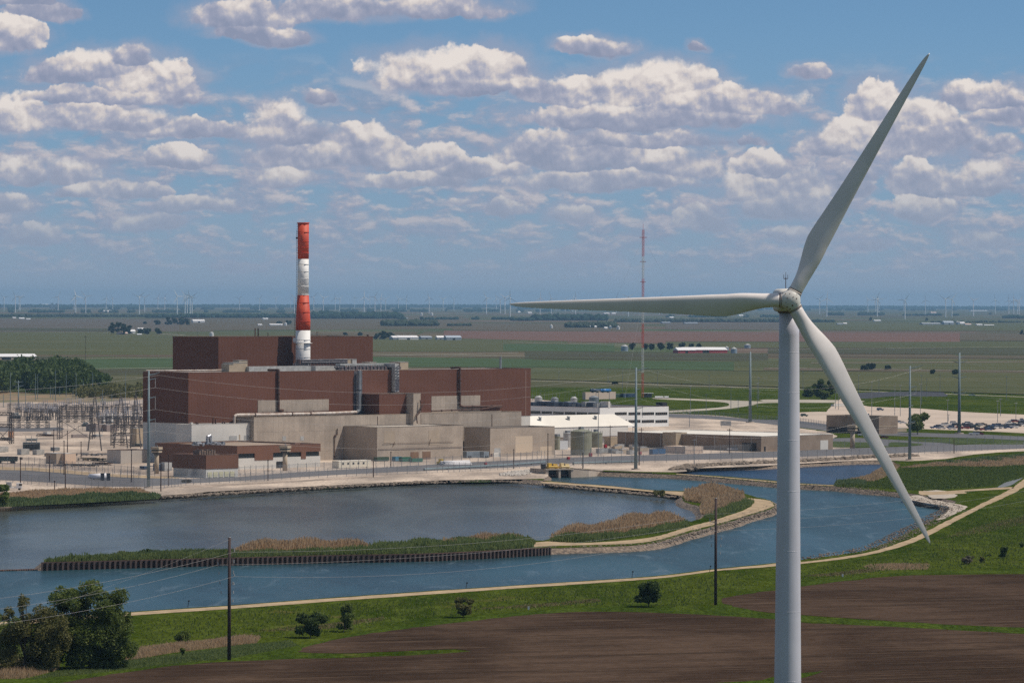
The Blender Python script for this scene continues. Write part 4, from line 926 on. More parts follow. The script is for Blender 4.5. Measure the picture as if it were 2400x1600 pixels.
# gatehouse at the right
gt, gu2, gv2, gL2, gD2, gH2 = corner_block(2060, 976, 1017, 1937, 2104, 'gatehouse', 'two-storey brown brick gatehouse behind the turbine blade', 'gatehouse', mat('brown_brick', (.28, .215, .165)), M_roof, cop=mat('pale_coping', (.42, .34, .26), .8))
MB().box(.0, -.06, gH2 * .42, gL2, 0, gH2 * .46).build('string_course', M_tan, gt); MB().box(-.06, 2, .1, 0, gD2 * .96, gH2 * .34).build('dark_arcade', M_dark, gt)
MB().box(gL2 * .3, gD2 * .4, gH2 - .4, gL2 * .6, gD2 * .52, gH2 + 1.2).build('roof_unit', M_navy, gt)
container(2104, 2125, 1012, 9, M_tan, 'low tan wing attached to the right of the gatehouse', 'gate_wing', 8, 'building')
container(1955, 1995, 952, 5, M_white, 'small white huts row on the road above the gatehouse', 'site_hut', 3, 'hut')
# trailers, tanks, skips by the road
container(794, 870, 1097, 17, mat('cream_trailer', (.66, .61, .50), .6), 'long cream office trailer with small windows left of the large concrete box', 'office_trailer', 4.0, 'trailer', None, M_roofw)
tr = bpy.data.objects['office_trailer']
for i in range(5): MB().box(2.0 + i * 3.0, -.09, 1.5, 3.0 + i * 3.0, -.04, 2.3).build('window', M_glass, tr)
MB().box(0, -.02, 0, 15, 0.03, .14).build('skirt', M_steel, tr)
container(800, 820, 1067, 16, mat('teal_shed', (.16, .24, .27), .6), 'small blue-grey shed in the shade of the large concrete box', 'tool_shed', 5, 'shed')
M_trl = mat('grey_trailer', (.20, .24, .28), .5, col2=(.16, .19, .22), scale=.4)
for k, (a, b, y, lb) in enumerate(((1046, 1088, 1073, 'grey box trailer, left one of the pair between the concrete boxes'), (1094, 1132, 1073, 'grey box trailer, middle one between the concrete boxes'), (1134, 1146, 1073, 'short grey box trailer nearest the right concrete box'))):
    o = container(a, b, y, 15, M_trl, lb, 'box_trailer', 2.6, 'trailer', 'grey box trailers')
    MB().tube((1.2, -.1, .5), (1.2, 2.6, .5), .5, None, 12).tube((2.4, -.1, .5), (2.4, 2.6, .5), .5, None, 12).build('wheels', M_dark, o)
M_grn = mat('green_skip', (.025, .13, .085), .5); M_dgrn = mat('dark_green_skip', (.05, .085, .06), .6)
def skip(x0, x1, yb, h, m, label):
    u0, v0 = uv(G(x0, yb)); u1, _ = onface(x1, yb, v0); Lc = u1 - u0; H = h * G(x0, yb).y / F
    o = pt('skip', label, 'skip', u0, v0, 0, 'skips and bins beside the road')
    t = .12; D_ = 2.3
    MB().prism([(0, 0), (Lc, 0), (Lc, t), (0, t)], .2, H).prism([(0, D_ - t), (Lc, D_ - t), (Lc, D_), (0, D_)], .2, H).prism([(0, t), (t, t), (t, D_ - t), (0, D_ - t)], .2, H).prism([(Lc - t, t), (Lc, t), (Lc, D_ - t), (Lc - t, D_ - t)], .2, H).prism([(t, t), (Lc - t, t), (Lc - t, D_ - t), (t, D_ - t)], .2, .35).build('tub', m, o)
    MB().box(.3, .3, 0, Lc - .3, D_ - .3, .2).build('skids', M_dark, o)
skip(884, 912, 1081, 10, M_dgrn, 'dark olive skip below the large concrete box, leftmost'); skip(927, 942, 1081, 11, mat('blue_skip', (.08, .22, .32), .5), 'small blue skip next to the green ones'); skip(943, 964, 1082, 11, M_grn, 'green skip in the middle of the row below the concrete box'); skip(966, 991, 1083, 9, M_grn, 'green skip at the right end of the row, before the roller doors')
skip(1530, 1560, 1065, 13, mat('cobalt_skip', (.03, .10, .22), .5), 'large blue skip left of the low beige store'); skip(1405, 1435, 1062, 11, M_lgrey, 'long grey tub right of the green tanks'); skip(1434, 1448, 1062, 10, M_steel, 'small grey tub right of the long grey one')
# stack of white pipes on the yard
o = thing('pipe_stack', 'stack of long white pipes lying beside the road', 'pipe stack', G(1041, 1091), ANG)
mb = MB(); Lp = (onface(1105, 1089, uv(G(1041, 1091))[1])[0] - uv(G(1041, 1091))[0])
for r in range(3):
    for c in range(5 - r): mb.tube((rnd.uniform(0, 1), c * .75 + r * .37, .38 + r * .62), (Lp - rnd.uniform(0, 1), c * .75 + r * .37, .38 + r * .62), .36, None, 10)
mb.build('pipes', mat('white_pipe_plastic', (.72, .70, .70), .5), o, True)
MB().box(1, -.3, 0, 1.3, 4, .05).box(Lp - 1.3, -.3, 0, Lp - 1, 4, .05).build('bearers', M_rust, o)
o = thing('yellow_loader', 'small yellow loader parked by the white pipe stack', 'loader', G(1033, 1089), ANG + .2)
MB().box(-2, -.9, .6, 2, .9, 1.5).box(-.6, -.8, 1.5, .9, .8, 2.6).build('body', mat('machine_yellow', (.62, .42, .03), .5), o); MB().tube((-1.2, -1, .55), (-1.2, 1, .55), .55, None, 12).tube((1.2, -1, .55), (1.2, 1, .55), .55, None, 12).build('wheels', M_dark, o)
# green vertical tanks
M_gtank = mat('pale_green_tank', (.25, .25, .185), .5, col2=(.20, .205, .15), scale=.3, streak=.3)
def vtank(x, yb, yt, w, label, dome=.10, m=M_gtank):
    p = G(x, yb); s = p.y / F; H = at(x, yt, p.y).z; r = w * s / 2
    o = thing('storage_tank', label, 'tank', p, ANG, 'round green storage tanks')
    MB().lathe([(r, 0), (r, H * (1 - dome)), (r * .55, H * (1 - dome * .35)), (.3, H)], 28).build('shell', m, o, False)
    MB().lathe([(r + .12, H * (1 - dome) - .3), (r + .12, H * (1 - dome))], 28).build('rim', m, o)
    mb = MB()
    for i in range(12):
        a = i * math.pi / 6; mb.beam((r * math.cos(a), r * math.sin(a), H * (1 - dome)), (r * math.cos(a), r * math.sin(a), H * (1 - dome) + 1.0), .08)
    mb.beam((r + .2, 0, 0), (r + .2, 0, H), .12); mb.box(-1.0, -.8, H - .4, 1.0, .8, H + .9); mb.build('railing', M_steel, o)
vtank(1362, 1066, 1004, 50, 'largest round pale green tank with conical roof right of the concrete box'); vtank(1397, 1048, 1010, 30, 'green tank half hidden behind the largest one'); vtank(1306, 1054, 1021, 13, 'narrow green tank close to the right concrete box', .04); vtank(1330, 1048, 1013, 20, 'pale grey tank between the narrow and the largest green tank', .05, M_lgrey)
container(1312, 1331, 1054, 21, mat('white_grey_box', (.48, .50, .52), .5), 'upright white-grey box container between the green tanks', depth=3)
corner_block(1430, 1024, 1045, 1416, 1460, 'white_hut', 'small white-roofed hut right of the green tanks', 'hut', M_tan, M_roofw, cop=False)
for k, (x, yb, h, m, lb) in enumerate(((1332, 1078, 8, 'r', 'red cabinet on the verge below the green tanks'), (1384, 1070, 9, 'r', 'red cabinet right of the large green tank'), (1419, 1050, 9, 'r', 'red cabinet behind the long grey tub'), (1500, 1066, 8, 'r', 'red cabinet right of the tall steel pole'), (1361, 1066, 7, 'w', 'white box on legs before the large green tank'), (1556, 1044, 8, 'y', 'yellow box above the blue skip'), (1804, 1055, 6, 'r', 'red cabinet at the foot of the tan warehouse'), (1138, 1090, 7, 'r', 'red cabinet beside the end of the white pipe stack'))):
    p = G(x, yb); s = p.y / F; mm = {'r': mat('red_cabinet', (.33, .03, .04), .5), 'w': M_white, 'y': mat('yellow_cabinet', (.70, .50, .02), .5)}[m]
    o = thing('cabinet', lb, 'cabinet', p, ANG); MB().box(-h * s * .4, -.5, .3, h * s * .4, .5, h * s).build('box', mm, o); MB().box(-h * s * .3, -.4, 0, -h * s * .2, .4, .3).box(h * s * .2, -.4, 0, h * s * .3, .4, .3).build('feet', M_dark, o)
    MB().box(-.3, -.54, .6, .3, -.5, h * s - .4).build('door', mm, o)
rr = random.Random(11)
for k in range(16):
    x = rr.uniform(1440, 1535); y = rr.uniform(1044, 1066); c = rr.choice([M_lgrey, M_white, M_steel, M_tan]); w = rr.uniform(8, 20)
    o = container(x, x + w, y, rr.uniform(5, 10), c, '%s crate or bin, from the left, in the cluttered yard behind the tall steel pole' % ORD[k], 'yard_crate', 2.4, 'crate', 'crates in the cluttered yard')
# intake structure with yellow machines
pi = G(1283, 1119.5, -1.6); pj = G(1343, 1118.5, -1.6); pi.z = pj.z = 2.0
intk = thing('intake_structure', 'concrete water intake with two dark gates at the head of the channel', 'intake', pi, math.atan2(pj.y - pi.y, pj.x - pi.x))
Li = (pj - pi).length
MB().box(-.8, 0, -5, .5, 9, -.36).box(Li * .44, 0, -5, Li * .52, 9, -.36).box(Li - .9, 0, -5, Li + .3, 9, -.36).box(-.8, -.3, -.35, Li + .3, 14, .05).box(-.9, 9.1, -5, Li + .4, 14, -.36).build('frame', M_conc2, intk)
MB().box(.5, 2.6, -5, Li * .44, 3, -.36).build('gate', M_dark, intk); MB().box(Li * .52, 2.6, -5, Li - .9, 3, -.36).build('gate', M_dark, intk)
MB().box(.6, 1.2, -2.6, Li * .43, 1.4, -2.4).box(Li * .53, 1.2, -2.6, Li - 1, 1.4, -2.4).box(.6, 1.2, -3.1, Li * .43, 1.4, -2.95).build('rail', M_rust, intk)
M_yel = mat('yellow_machine', (.70, .45, .04), .5, col2=(.55, .36, .10), scale=1)
for k, (a, b, lb) in enumerate(((.06, .47, 'yellow rake machine on the intake, the longer left one'), (.55, .92, 'cream and yellow machine on the intake, the shorter right one'))):
    o = thing('rake_machine', lb, 'machine', intk.location + Vector((0, 0, .06)), intk.rotation_euler.z)
    L0, L1 = Li * a, Li * b; c = M_yel if k == 0 else mat('cream_yellow', (.70, .55, .28), .5)
    MB().box(L0, 1, .2, L1, 3.2, 1.0).box(L0 + .5, 1.2, 1.0, L0 + (L1 - L0) * .4, 3, 2.3).box(L0 + (L1 - L0) * .55, 1.2, 1.0, L1 - .3, 3, 2.0).tube((L0 + .3, .8, .9), (L1 - .3, .8, .9), .35).build('body', c, o)
    MB().box(L0 + (L1 - L0) * .42, 1.3, 1.0, L0 + (L1 - L0) * .53, 2.8, 1.8).build('motor', M_dark, o); MB().box(L0 + .2, 1.1, 0, L0 + .8, 3, .2).box(L1 - .8, 1.1, 0, L1 - .2, 3, .2).build('wheels', M_dark, o)
o = thing('control_cabinet', 'black cabinet at the left end of the intake', 'cabinet', intk.location + Vector((-1.2, 1, .05)), intk.rotation_euler.z); MB().box(-.9, 0, 0, .6, 1.5, 2.0).build('box', M_dark, o); MB().box(-1, -.1, 2.0, .7, 1.6, 2.1).build('lid', M_steel, o)
# wing wall and sheet piling
M_sheet = mat('rusted_sheet_piling', (.075, .050, .042), .85, col2=(.045, .032, .03), scale=.5, grain=.3)
def piling(name, label, pts, z0, z1, pitch=1.6, cap=True, shift=0.0):
    o = thing(name, label, 'retaining wall', (0, 0, 0)); w = [G(x, y).xy for x, y in pts]; c = smooth(w, 4)
    # resample evenly
    c = [p + Vector((0, -shift)) for p in c]; res = [c[0]]; acc = 0
    for a, b in zip(c, c[1:]):
        d = (b - a).length; 
        while acc + d >= pitch / 2:
            t = (pitch / 2 - acc) / d; a = a.lerp(b, t); d = (b - a).length; acc = 0; res.append(a.copy())
        acc += d
    mb = MB(); n = len(res)
    for i, p in enumerate(res):
        t = (res[min(i + 1, n - 1)] - res[max(i - 1, 0)]).normalized(); nn = Vector((-t.y, t.x)); s = .42 if (i // 1) % 2 else -.42
        for q in (p - t * pitch * .18 + nn * s, p + t * pitch * .18 + nn * s): mb.v += [(q.x, q.y, z0), (q.x, q.y, z1)]
    m = len(mb.v) // 2
    mb.f = [(2 * i, 2 * i + 2, 2 * i + 3, 2 * i + 1) for i in range(m - 1)]
    mb.build('sheet_piles', M_sheet, o)
    if cap:
        mb = MB()
        for a, b in zip(res[::4], res[4::4]): mb.beam((a.x, a.y, z1 + .05), (b.x, b.y, z1 + .05), .25)
        mb.build('capping', M_rust, o)
    return o
piling('sheet_pile_wall', 'long rusty corrugated sheet-pile wall along the reed spit', [(100, 1321), (300, 1316), (537, 1310), (770, 1304), (1000, 1300), (1250, 1288), (1290, 1285)], -2.4, .5, 1.5, shift=3.2)
piling('sheet_pile_wall', 'short rusty sheet-pile wall below the tall steel pole at the intake channel', [(1414, 1105.2), (1460, 1106.5), (1540, 1109)], -2.4, .15, 1.5, shift=3.2)
a, b, c_ = G(1343, 1118.0, -1.6), G(1380, 1117.0, -1.6), G(1414, 1113.5, -1.6)
o = thing('wing_wall', 'sloping concrete wing wall right of the intake', 'retaining wall', (0, 0, 0))
MB().add([(a.x, a.y, -2.4), (b.x, b.y, -2.4), (c_.x, c_.y, -2.4), (c_.x, c_.y, .2), (b.x, b.y, 1.1), (a.x, a.y, 2.0), (a.x, a.y + 14, 2.0), (b.x, b.y + 14, .9), (c_.x, c_.y + 14, .05)], [(0, 1, 4, 5), (1, 2, 3, 4), (5, 4, 7, 6), (4, 3, 8, 7)]).build('wall_face', M_conc2, o)
MB().beam((a.x, a.y, 2.1), (b.x, b.y, 1.2), .2).beam((b.x, b.y, 1.2), (c_.x, c_.y, .3), .2).build('capping', M_rust, o)
# floating boom
pa, pb = G(-300, 1346, ZW), G(101, 1335, ZW)
o = thing('floating_boom', 'line of small dark floats across the water left of the reed spit', 'boom', pa)
mb = MB(); n = 70
for i in range(n):
    p = pa.lerp(pb, i / n) - pa; q = pa.lerp(pb, (i + .8) / n) - pa; mb.tube(p + Vector((0, rnd.uniform(-.3, .3), .15)), q + Vector((0, rnd.uniform(-.3, .3), .15)), .28, None, 6)
mb.build('floats', M_rust, o); MB().tube((0, 0, .1), pb - pa + Vector((0, 0, .1)), .08).build('cable', M_dark, o)
# ---------------------------------------------------------------- the near wind turbine
YT = 611.0
M_blade = mat('white_gelcoat', (.80, .745, .715), .38, col2=(.73, .68, .655), scale=.18, streak=.10, detail=6)
M_tower = mat('tower_paint', (.60, .595, .66), .42, col2=(.53, .525, .59), scale=.12, detail=7, streak=.14)
M_grime = mat('grease_stain', (.16, .085, .06), .7)
M_hub = mat('hub_shell', (.74, .73, .69), .45, col2=(.66, .63, .58), scale=.5, detail=4, streak=.15)
def airfoil(c, t, n=28):
    """closed outline; x from leading edge 0 to trailing edge c, thickness t"""
    pts = []
    for i in range(n):
        a = 2 * math.pi * i / n; x = .5 * (1 + math.cos(a)); s = math.sin(a)
        yt = 5 * t * (.2969 * math.sqrt(x) - .1260 * x - .3516 * x * x + .2843 * x**3 - .1036 * x**4)
        pts.append((x * c, yt if s >= 0 else -yt * .75))
    return pts
def blade_mesh(R=38.4, root=1.35, n=28):
    """along +Z, trailing edge towards +X, suction side to -Y"""
    st = [(root, 1.88, 1.0, 0), (2.4, 1.88, 1.0, 0), (3.6, 2.0, .86, 10), (5.2, 2.42, .62, 13), (7.0, 2.92, .46, 13), (8.6, 3.12, .38, 12), (10.5, 3.02, .33, 10), (13, 2.72, .29, 8), (16, 2.40, .26, 6), (20, 2.04, .23, 4.5),
          (24, 1.72, .21, 3), (28, 1.42, .19, 2), (32, 1.12, .18, 1), (35, .86, .17, .5), (36.8, .64, .16, 0), (37.7, .42, .15, 0), (38.15, .24, .14, 0), (R, .05, .14, 0)]
    A = np.array(st); rs = np.unique(np.concatenate([np.linspace(root, 20, 44), np.linspace(20, 37.5, 18), A[-4:, 0]])); sl = np.gradient(A, A[:, 0], axis=0); st = []
    for q in rs:
        i = min(max(int(np.searchsorted(A[:, 0], q)) - 1, 0), len(A) - 2); hh_ = A[i + 1, 0] - A[i, 0]; t = (q - A[i, 0]) / hh_
        st.append(tuple((2 * t**3 - 3 * t * t + 1) * A[i] + (t**3 - 2 * t * t + t) * hh_ * sl[i] + (-2 * t**3 + 3 * t * t) * A[i + 1] + (t**3 - t * t) * hh_ * sl[i + 1]))
    vs = []
    for r, c, tk, tw in st:
        ax = .5 if r < 3 else max(.30, .5 - (r - 3) * .035)
        cx = c * ax; k = max(0.0, min(1.0, (tk - .45) / .5)); tw = rad(tw)
        pts = airfoil(c, tk * c, n); bend = -.0010 * r * r
        for i, (x, y) in enumerate(pts):
            a = 2 * math.pi * i / n; xc, yc = c / 2 * (1 + math.cos(a)), c * tk / 2 * math.sin(a)
            X = (x * (1 - k) + xc * k) - cx; Y = -(y * (1 - k) + yc * k)
            vs.append((X * math.cos(tw) - Y * math.sin(tw), X * math.sin(tw) + Y * math.cos(tw) + bend, r))
    # finer along the span
    m = len(st); fs = [(j * n + i, j * n + (i + 1) % n, (j + 1) * n + (i + 1) % n, (j + 1) * n + i) for j in range(m - 1) for i in range(n)]
    mb = MB(); mb.v = vs; mb.f = fs + [tuple(range(n))[::-1], tuple((m - 1) * n + i for i in range(n))]
    return mb
hubp = at(1852, 703, YT)
base = Vector((at(1849.6, 735, YT + 3.6).x - .0, YT + 3.6, 0))
wt = thing('wind_turbine', 'large white wind turbine close to the camera, its left blade lying level', 'wind turbine', base, 0)
zt_ = hubp.z - 1.75
n_ = 48; mb = MB()
prof = [(2.02 - (2.02 - 1.36) * z / zt_, z) for z in np.linspace(0, zt_, 24)]
mb.lathe([(r, float(z)) for r, z in prof], n_); tw_ = mb.build('tower', M_tower, wt, True)
m_ = MB()
for z in (9.5, 19, 28.5, 36.8, 45, 52, 58.5, 64): 
    r = 2.02 - (2.02 - 1.36) * z / zt_; m_.lathe([(r + .002, z - .05), (r + .010, z - .04), (r + .010, z + .04), (r + .002, z + .05)], n_)
m_.build('section_flange', M_tower, wt, False)
# nacelle, in axes whose -Y is the rotor axis
yaw = rad(2.4)
nx = hubp - base
def NM(p): return Matrix.Rotation(yaw, 4, 'Z') @ Vector(p) + Vector((base.x, 0, 0)) * 0
nac = MB(); secs = []
for y, w, h, dz in ((1.4, 1.25, 1.25, 0), (1.9, 1.5, 1.5, 0), (3.2, 1.66, 1.62, -.05), (7.5, 1.68, 1.62, -.05), (9.4, 1.5, 1.5, 0), (10.0, 1.2, 1.2, 0)):
    ring = []
    for i in range(20):
        a = 2 * math.pi * i / 20; ca, sa = math.cos(a), math.sin(a); e = .45
        ring.append(NM((math.copysign(abs(ca)**e, ca) * w, y, math.copysign(abs(sa)**e, sa) * h + dz)) + nx)
    secs.append(ring)
for r_ in secs: nac.v += [tuple(p) for p in r_]
nac.f = [(j * 20 + i, j * 20 + (i + 1) % 20, (j + 1) * 20 + (i + 1) % 20, (j + 1) * 20 + i) for j in range(5) for i in range(20)] + [tuple(range(20))[::-1], tuple(100 + i for i in range(20))]
nac = nac.build('nacelle', M_hub, wt, True)
MB().tube((0, 0, zt_ - .02), (0, 0, zt_ + .35), 1.55, None, 40).build('yaw_bearing', M_grime, wt, True)
mm = MB(); mp = nx + NM((.05, 6.5, 1.5))
mm.tube(mp, mp + Vector((0, 0, 1.6)), .05).tube(mp + Vector((-.28, 0, 1.45)), mp + Vector((.28, 0, 1.45)), .05)
for s in (-.28, 0, .28): mm.tube(mp + Vector((s, 0, 1.45)), mp + Vector((s, 0, 2.0 if s else 2.3)), .03)
mm.build('wind_vane_mast', M_rust, wt)
# spinner
hub = bpy.data.objects.new('rotor_hub', None)
RM = Matrix.Translation(nx) @ Matrix.Rotation(yaw, 4, 'Z') @ Matrix.Rotation(rad(2.5), 4, 'X')
hb = MB(); nphi, nr = 60, 14; vs = []
A0 = rad(61)
for j in range(nr + 1):
    t = j / nr * rad(118)            # from the nose backwards
    for i in range(nphi):
        a = 2 * math.pi * i / nphi; lob = .10 * math.cos(3 * (a - A0))
        rr_ = 1.52 * (1 + lob * math.sin(t)**2)
        vs.append(RM @ Vector((rr_ * math.sin(t) * math.cos(a), -.15 - 1.35 * math.cos(t), rr_ * math.sin(t) * math.sin(a))))
hb.v = [tuple(v) for v in vs]
hb.f = [(j * nphi + i, (j + 1) * nphi + i, (j + 1) * nphi + (i + 1) % nphi, j * nphi + (i + 1) % nphi) for j in range(nr) for i in range(nphi)]
hubo = hb.build('spinner', M_hub, wt, True)
for a, d, r_ in ((200, .75, .07), (150, .62, .07), (60, .55, .07), (20, .8, .08), (285, .7, .12), (240, 1.05, .08), (330, .9, .06), (100, .95, .06), (265, 1.2, .10), (185, 1.15, .07), (130, 1.2, .07), (45, 1.1, .06), (310, 1.25, .1)):
    t = math.asin(min(.99, d / 1.52)); c = Vector((d * math.cos(rad(a)), -.15 - 1.36 * math.cos(t), d * math.sin(rad(a)))); nn = Vector((c.x, c.y + .15, c.z)).normalized()
    MB().tube(RM @ (c - nn * .02), RM @ (c + nn * .03), r_, None, 10).build('bolt_cover', M_grime, hubo)
BL = blade_mesh()
for k, ang in enumerate((61.1, 180.9, 300.2)):
    # blade local z -> direction ang in rotor plane (x right, z up); trailing edge 90 deg counter-clockwise
    a = rad(ang); dz = Vector((math.cos(a), 0, math.sin(a))); dx = Vector((-math.sin(a), 0, math.cos(a))); dy = dz.cross(dx)
    R3 = Matrix((dx, dy, dz)).transposed().to_4x4(); M = RM @ R3
    mb = MB(); mb.v = [tuple(M @ Vector((x, y if dy.y > 0 else -y, z))) for x, y, z in BL.v]; mb.f = BL.f
    b_ = mb.build('blade', M_blade, wt, True)
    c = MB()
    c.tube(M @ Vector((0, 0, .75)), M @ Vector((0, 0, 1.42)), 1.03, 1.0, 36); c.build('blade_collar', M_hub, b_, True)
    c = MB()
    for z, r_ in ((1.02, 1.05), (1.30, 1.035), (1.48, .975)): c.tube(M @ Vector((0, 0, z)), M @ Vector((0, 0, z + .07)), r_, r_, 36)
    c.build('grease_ring', M_grime, b_, True)
# ---------------------------------------------------------------- far wind farm
M_ft = mat('far_turbine_white', (.86, .86, .86), .5)
TB = []
for off, lst in ((0, [(37, 345, 225), (141, 360, 215), (175, 345, 225), (185, 345, 228), (533, 355, 220), (695, 375, 210), (680, 335, 228), (787, 368, 215), (975, 340, 230), (1035, 340, 230), (1280, 375, 218), (1328, 360, 225), (1450, 345, 228), (1513, 345, 230), (1627, 380, 213), (1700, 375, 213), (1720, 370, 225), (1745, 378, 215), (1763, 380, 218), (2200, 345, 232)]),
                 (600, [(32, 345, 235), (182, 320, 230), (317, 320, 232), (353, 370, 225), (530, 355, 222), (618, 362, 228), (727, 340, 230), (768, 345, 235), (905, 320, 222), (993, 362, 220), (1045, 320, 230), (1092, 358, 218), (1147, 352, 232), (1190, 345, 238), (1308, 345, 235), (1380, 345, 238), (1590, 370, 228), (1718, 345, 240), (1818, 345, 235), (2117, 378, 228), (2207, 345, 238), (2245, 370, 240), (2287, 375, 225), (2335, 405, 228)]),
                 (1200, [(258, 375, 230), (360, 370, 232), (487, 350, 240), (557, 355, 240), (583, 375, 235), (955, 365, 240), (1068, 395, 222), (1352, 380, 238)]),
                 (1800, [(473, 375, 240), (540, 400, 235), (917, 360, 245), (988, 370, 240), (1003, 400, 240), (1017, 375, 240), (1248, 345, 255), (1258, 425, 250), (1445, 375, 248), (1632, 405, 240), (1690, 400, 238), (1887, 395, 250), (2088, 375, 248), (2212, 380, 250), (2256, 390, 250), (2293, 385, 258), (2307, 380, 250)])):
    TB += [(off + x / 3.92, 640 + b / 3.92, 640 + h / 3.92) for x, b, h in lst]
TB.sort()
def far_proto():
    o = thing('wind_turbine', 'x', 'wind turbine', (0, 0, -500), 0, 'distant wind farm turbines on the horizon')
    MB().tube((0, 0, 0), (0, 0, 78.5), 2.3, 1.4, 10).build('tower', M_ft, o); MB().box(-1.9, -3.2, 78.5, 1.9, 6.5, 82).build('nacelle', M_ft, o)
    MB().tube((0, -3.2, 80), (0, -5.4, 80), 1.7, .6, 10).build('rotor_hub', M_ft, o)
    for k in range(3):
        mb = MB(); a = k * 2 * math.pi / 3 + math.pi / 2; d = Vector((math.cos(a), 0, math.sin(a))); s = Vector((-math.sin(a), 0, math.cos(a)))
        c = Vector((0, -4.3, 80)); st = ((1.5, .9, .9), (8.5, 2.3, .5), (22, 1.5, .35), (38.5, .3, .12)); vs = []
        for r, w, t in st:
            for sx, sy in ((-.4, -1), (.6, -1), (.6, 1), (-.4, 1)): vs.append(c + d * r + s * w * sx * 1.5 + Vector((0, sy * t / 2, 0)))
        mb.add(vs, [(j * 4 + i, j * 4 + (i + 1) % 4, j * 4 + 4 + (i + 1) % 4, j * 4 + 4 + i) for j in range(3) for i in range(4)] + [(3, 2, 1, 0), (12, 13, 14, 15)])
        mb.build('blade', M_ft, o)
    return o
fpz = far_proto(); cnt = {}; rr = random.Random(21)
# three rotor attitudes
for i, (x, b, h) in enumerate(TB):
    hy = 704 + (x - 1200) * .0035; D = min(F * HCAM / max(b - hy, 5), 39000); p = G(x, hy + F * HCAM / D)
    H = at(x, h, p.y).z
    zone = 'left of the striped stack' if x < 700 else 'between striped stack and blade tip' if x < 1192 else 'seen behind the level blade' if x < 1800 else 'right of the large turbine'
    cnt[zone] = cnt.get(zone, 0) + 1
    c = fpz if i == 0 else copy_tree(fpz)
    c['label'] = 'far white turbine, %s one %s' % (ORD[cnt[zone] - 1], zone)
    c.location = p; s = H / 80; c.scale = (s, s, s); c.rotation_euler = (0, 0, rr.uniform(-.5, .5) + (math.pi if rr.random() < .15 else 0))
    rot = rr.uniform(0, 2 * math.pi / 3)
    for ch in [o for o in KIDS[fpz.name] if 0]: pass
    c['rot'] = rot
# turn each rotor to its own position
KC = {}
for o in bpy.data.objects:
    if o.parent is not None and o.name.startswith('blade'): KC.setdefault(o.parent.name, []).append(o)
for o in bpy.data.objects:
    if 'rot' in o:
        for b_ in KC.get(o.name, ()):
            b_.matrix_local = Matrix.Translation((0, 0, 80)) @ Matrix.Rotation(o['rot'], 4, 'Y') @ Matrix.Translation((0, 0, -80))
        del o['rot']
# ---------------------------------------------------------------- leaf makers
def leaf_cloud(clumps, n, size, seed, shell=.55, flat=.75):
    """many small leaf quads spread through ellipsoid clumps: (x, y, z, rx, ry, rz)"""
    r = np.random.RandomState(seed); cl = np.array(clumps, float)
    vol = cl[:, 3] * cl[:, 4] + cl[:, 3] * cl[:, 5]; k = r.choice(len(cl), n, p=vol / vol.sum())
    d = r.normal(size=(n, 3)); d /= np.linalg.norm(d, axis=1)[:, None]
    rad_ = (shell + (1 - shell) * r.rand(n)**.6) * (1 + .10 * r.normal(size=n))
    c = cl[k, :3] + d * cl[k, 3:] * rad_[:, None]
    a = r.normal(size=(n, 3)); a /= np.linalg.norm(a, axis=1)[:, None]; b = np.cross(a, r.normal(size=(n, 3))); b /= np.linalg.norm(b, axis=1)[:, None]
    s = size * (.6 + .8 * r.rand(n))[:, None]
    v = np.stack([c - a * s, c + b * s * flat, c + a * s, c - b * s * flat], 1).reshape(-1, 3)
    return v, n
def leaf_obj(name, v, n, m, parent=None, loc=None):
    me = bpy.data.meshes.new(name); me.vertices.add(4 * n); me.vertices.foreach_set('co', v.astype(np.float32).ravel())
    me.loops.add(4 * n); me.loops.foreach_set('vertex_index', np.arange(4 * n, dtype=np.int32)); me.polygons.add(n)
    me.polygons.foreach_set('loop_start', np.arange(0, 4 * n, 4, dtype=np.int32)); me.polygons.foreach_set('loop_total', np.full(n, 4, np.int32))
    me.materials.append(m); me.update(calc_edges=True); me.validate()
    o = bpy.data.objects.new(name, me); COL.objects.link(o)
    if parent: o.parent = parent; KIDS.setdefault(parent.name, []).append(o)
    if loc is not None: o.location = loc
    return o
L_tree = mat_leaf('leaf_green', (.075, .12, .022), (.19, .225, .06), .45); L_dark = mat_leaf('leaf_dark', (.040, .070, .016), (.10, .14, .034), .35)
L_olive = mat_leaf('leaf_olive', (.10, .105, .030), (.20, .19, .07), .45); L_yel = mat_leaf('leaf_yellowgreen', (.075, .105, .018), (.13, .155, .035)); L_far = mat_leaf('leaf_far', (.022, .042, .020), (.042, .066, .030), .1)
L_tan = mat_leaf('reed_tan', (.37, .25, .15), (.54, .40, .25), .5); L_reed = mat_leaf('reed_green', (.11, .155, .045), (.22, .26, .095), .5); L_reed2 = mat_leaf('reed_bluegreen', (.09, .14, .055), (.18, .225, .10), .5)
M_bark = mat('bark', (.10, .075, .055), .9, col2=(.055, .042, .034), scale=1.5)
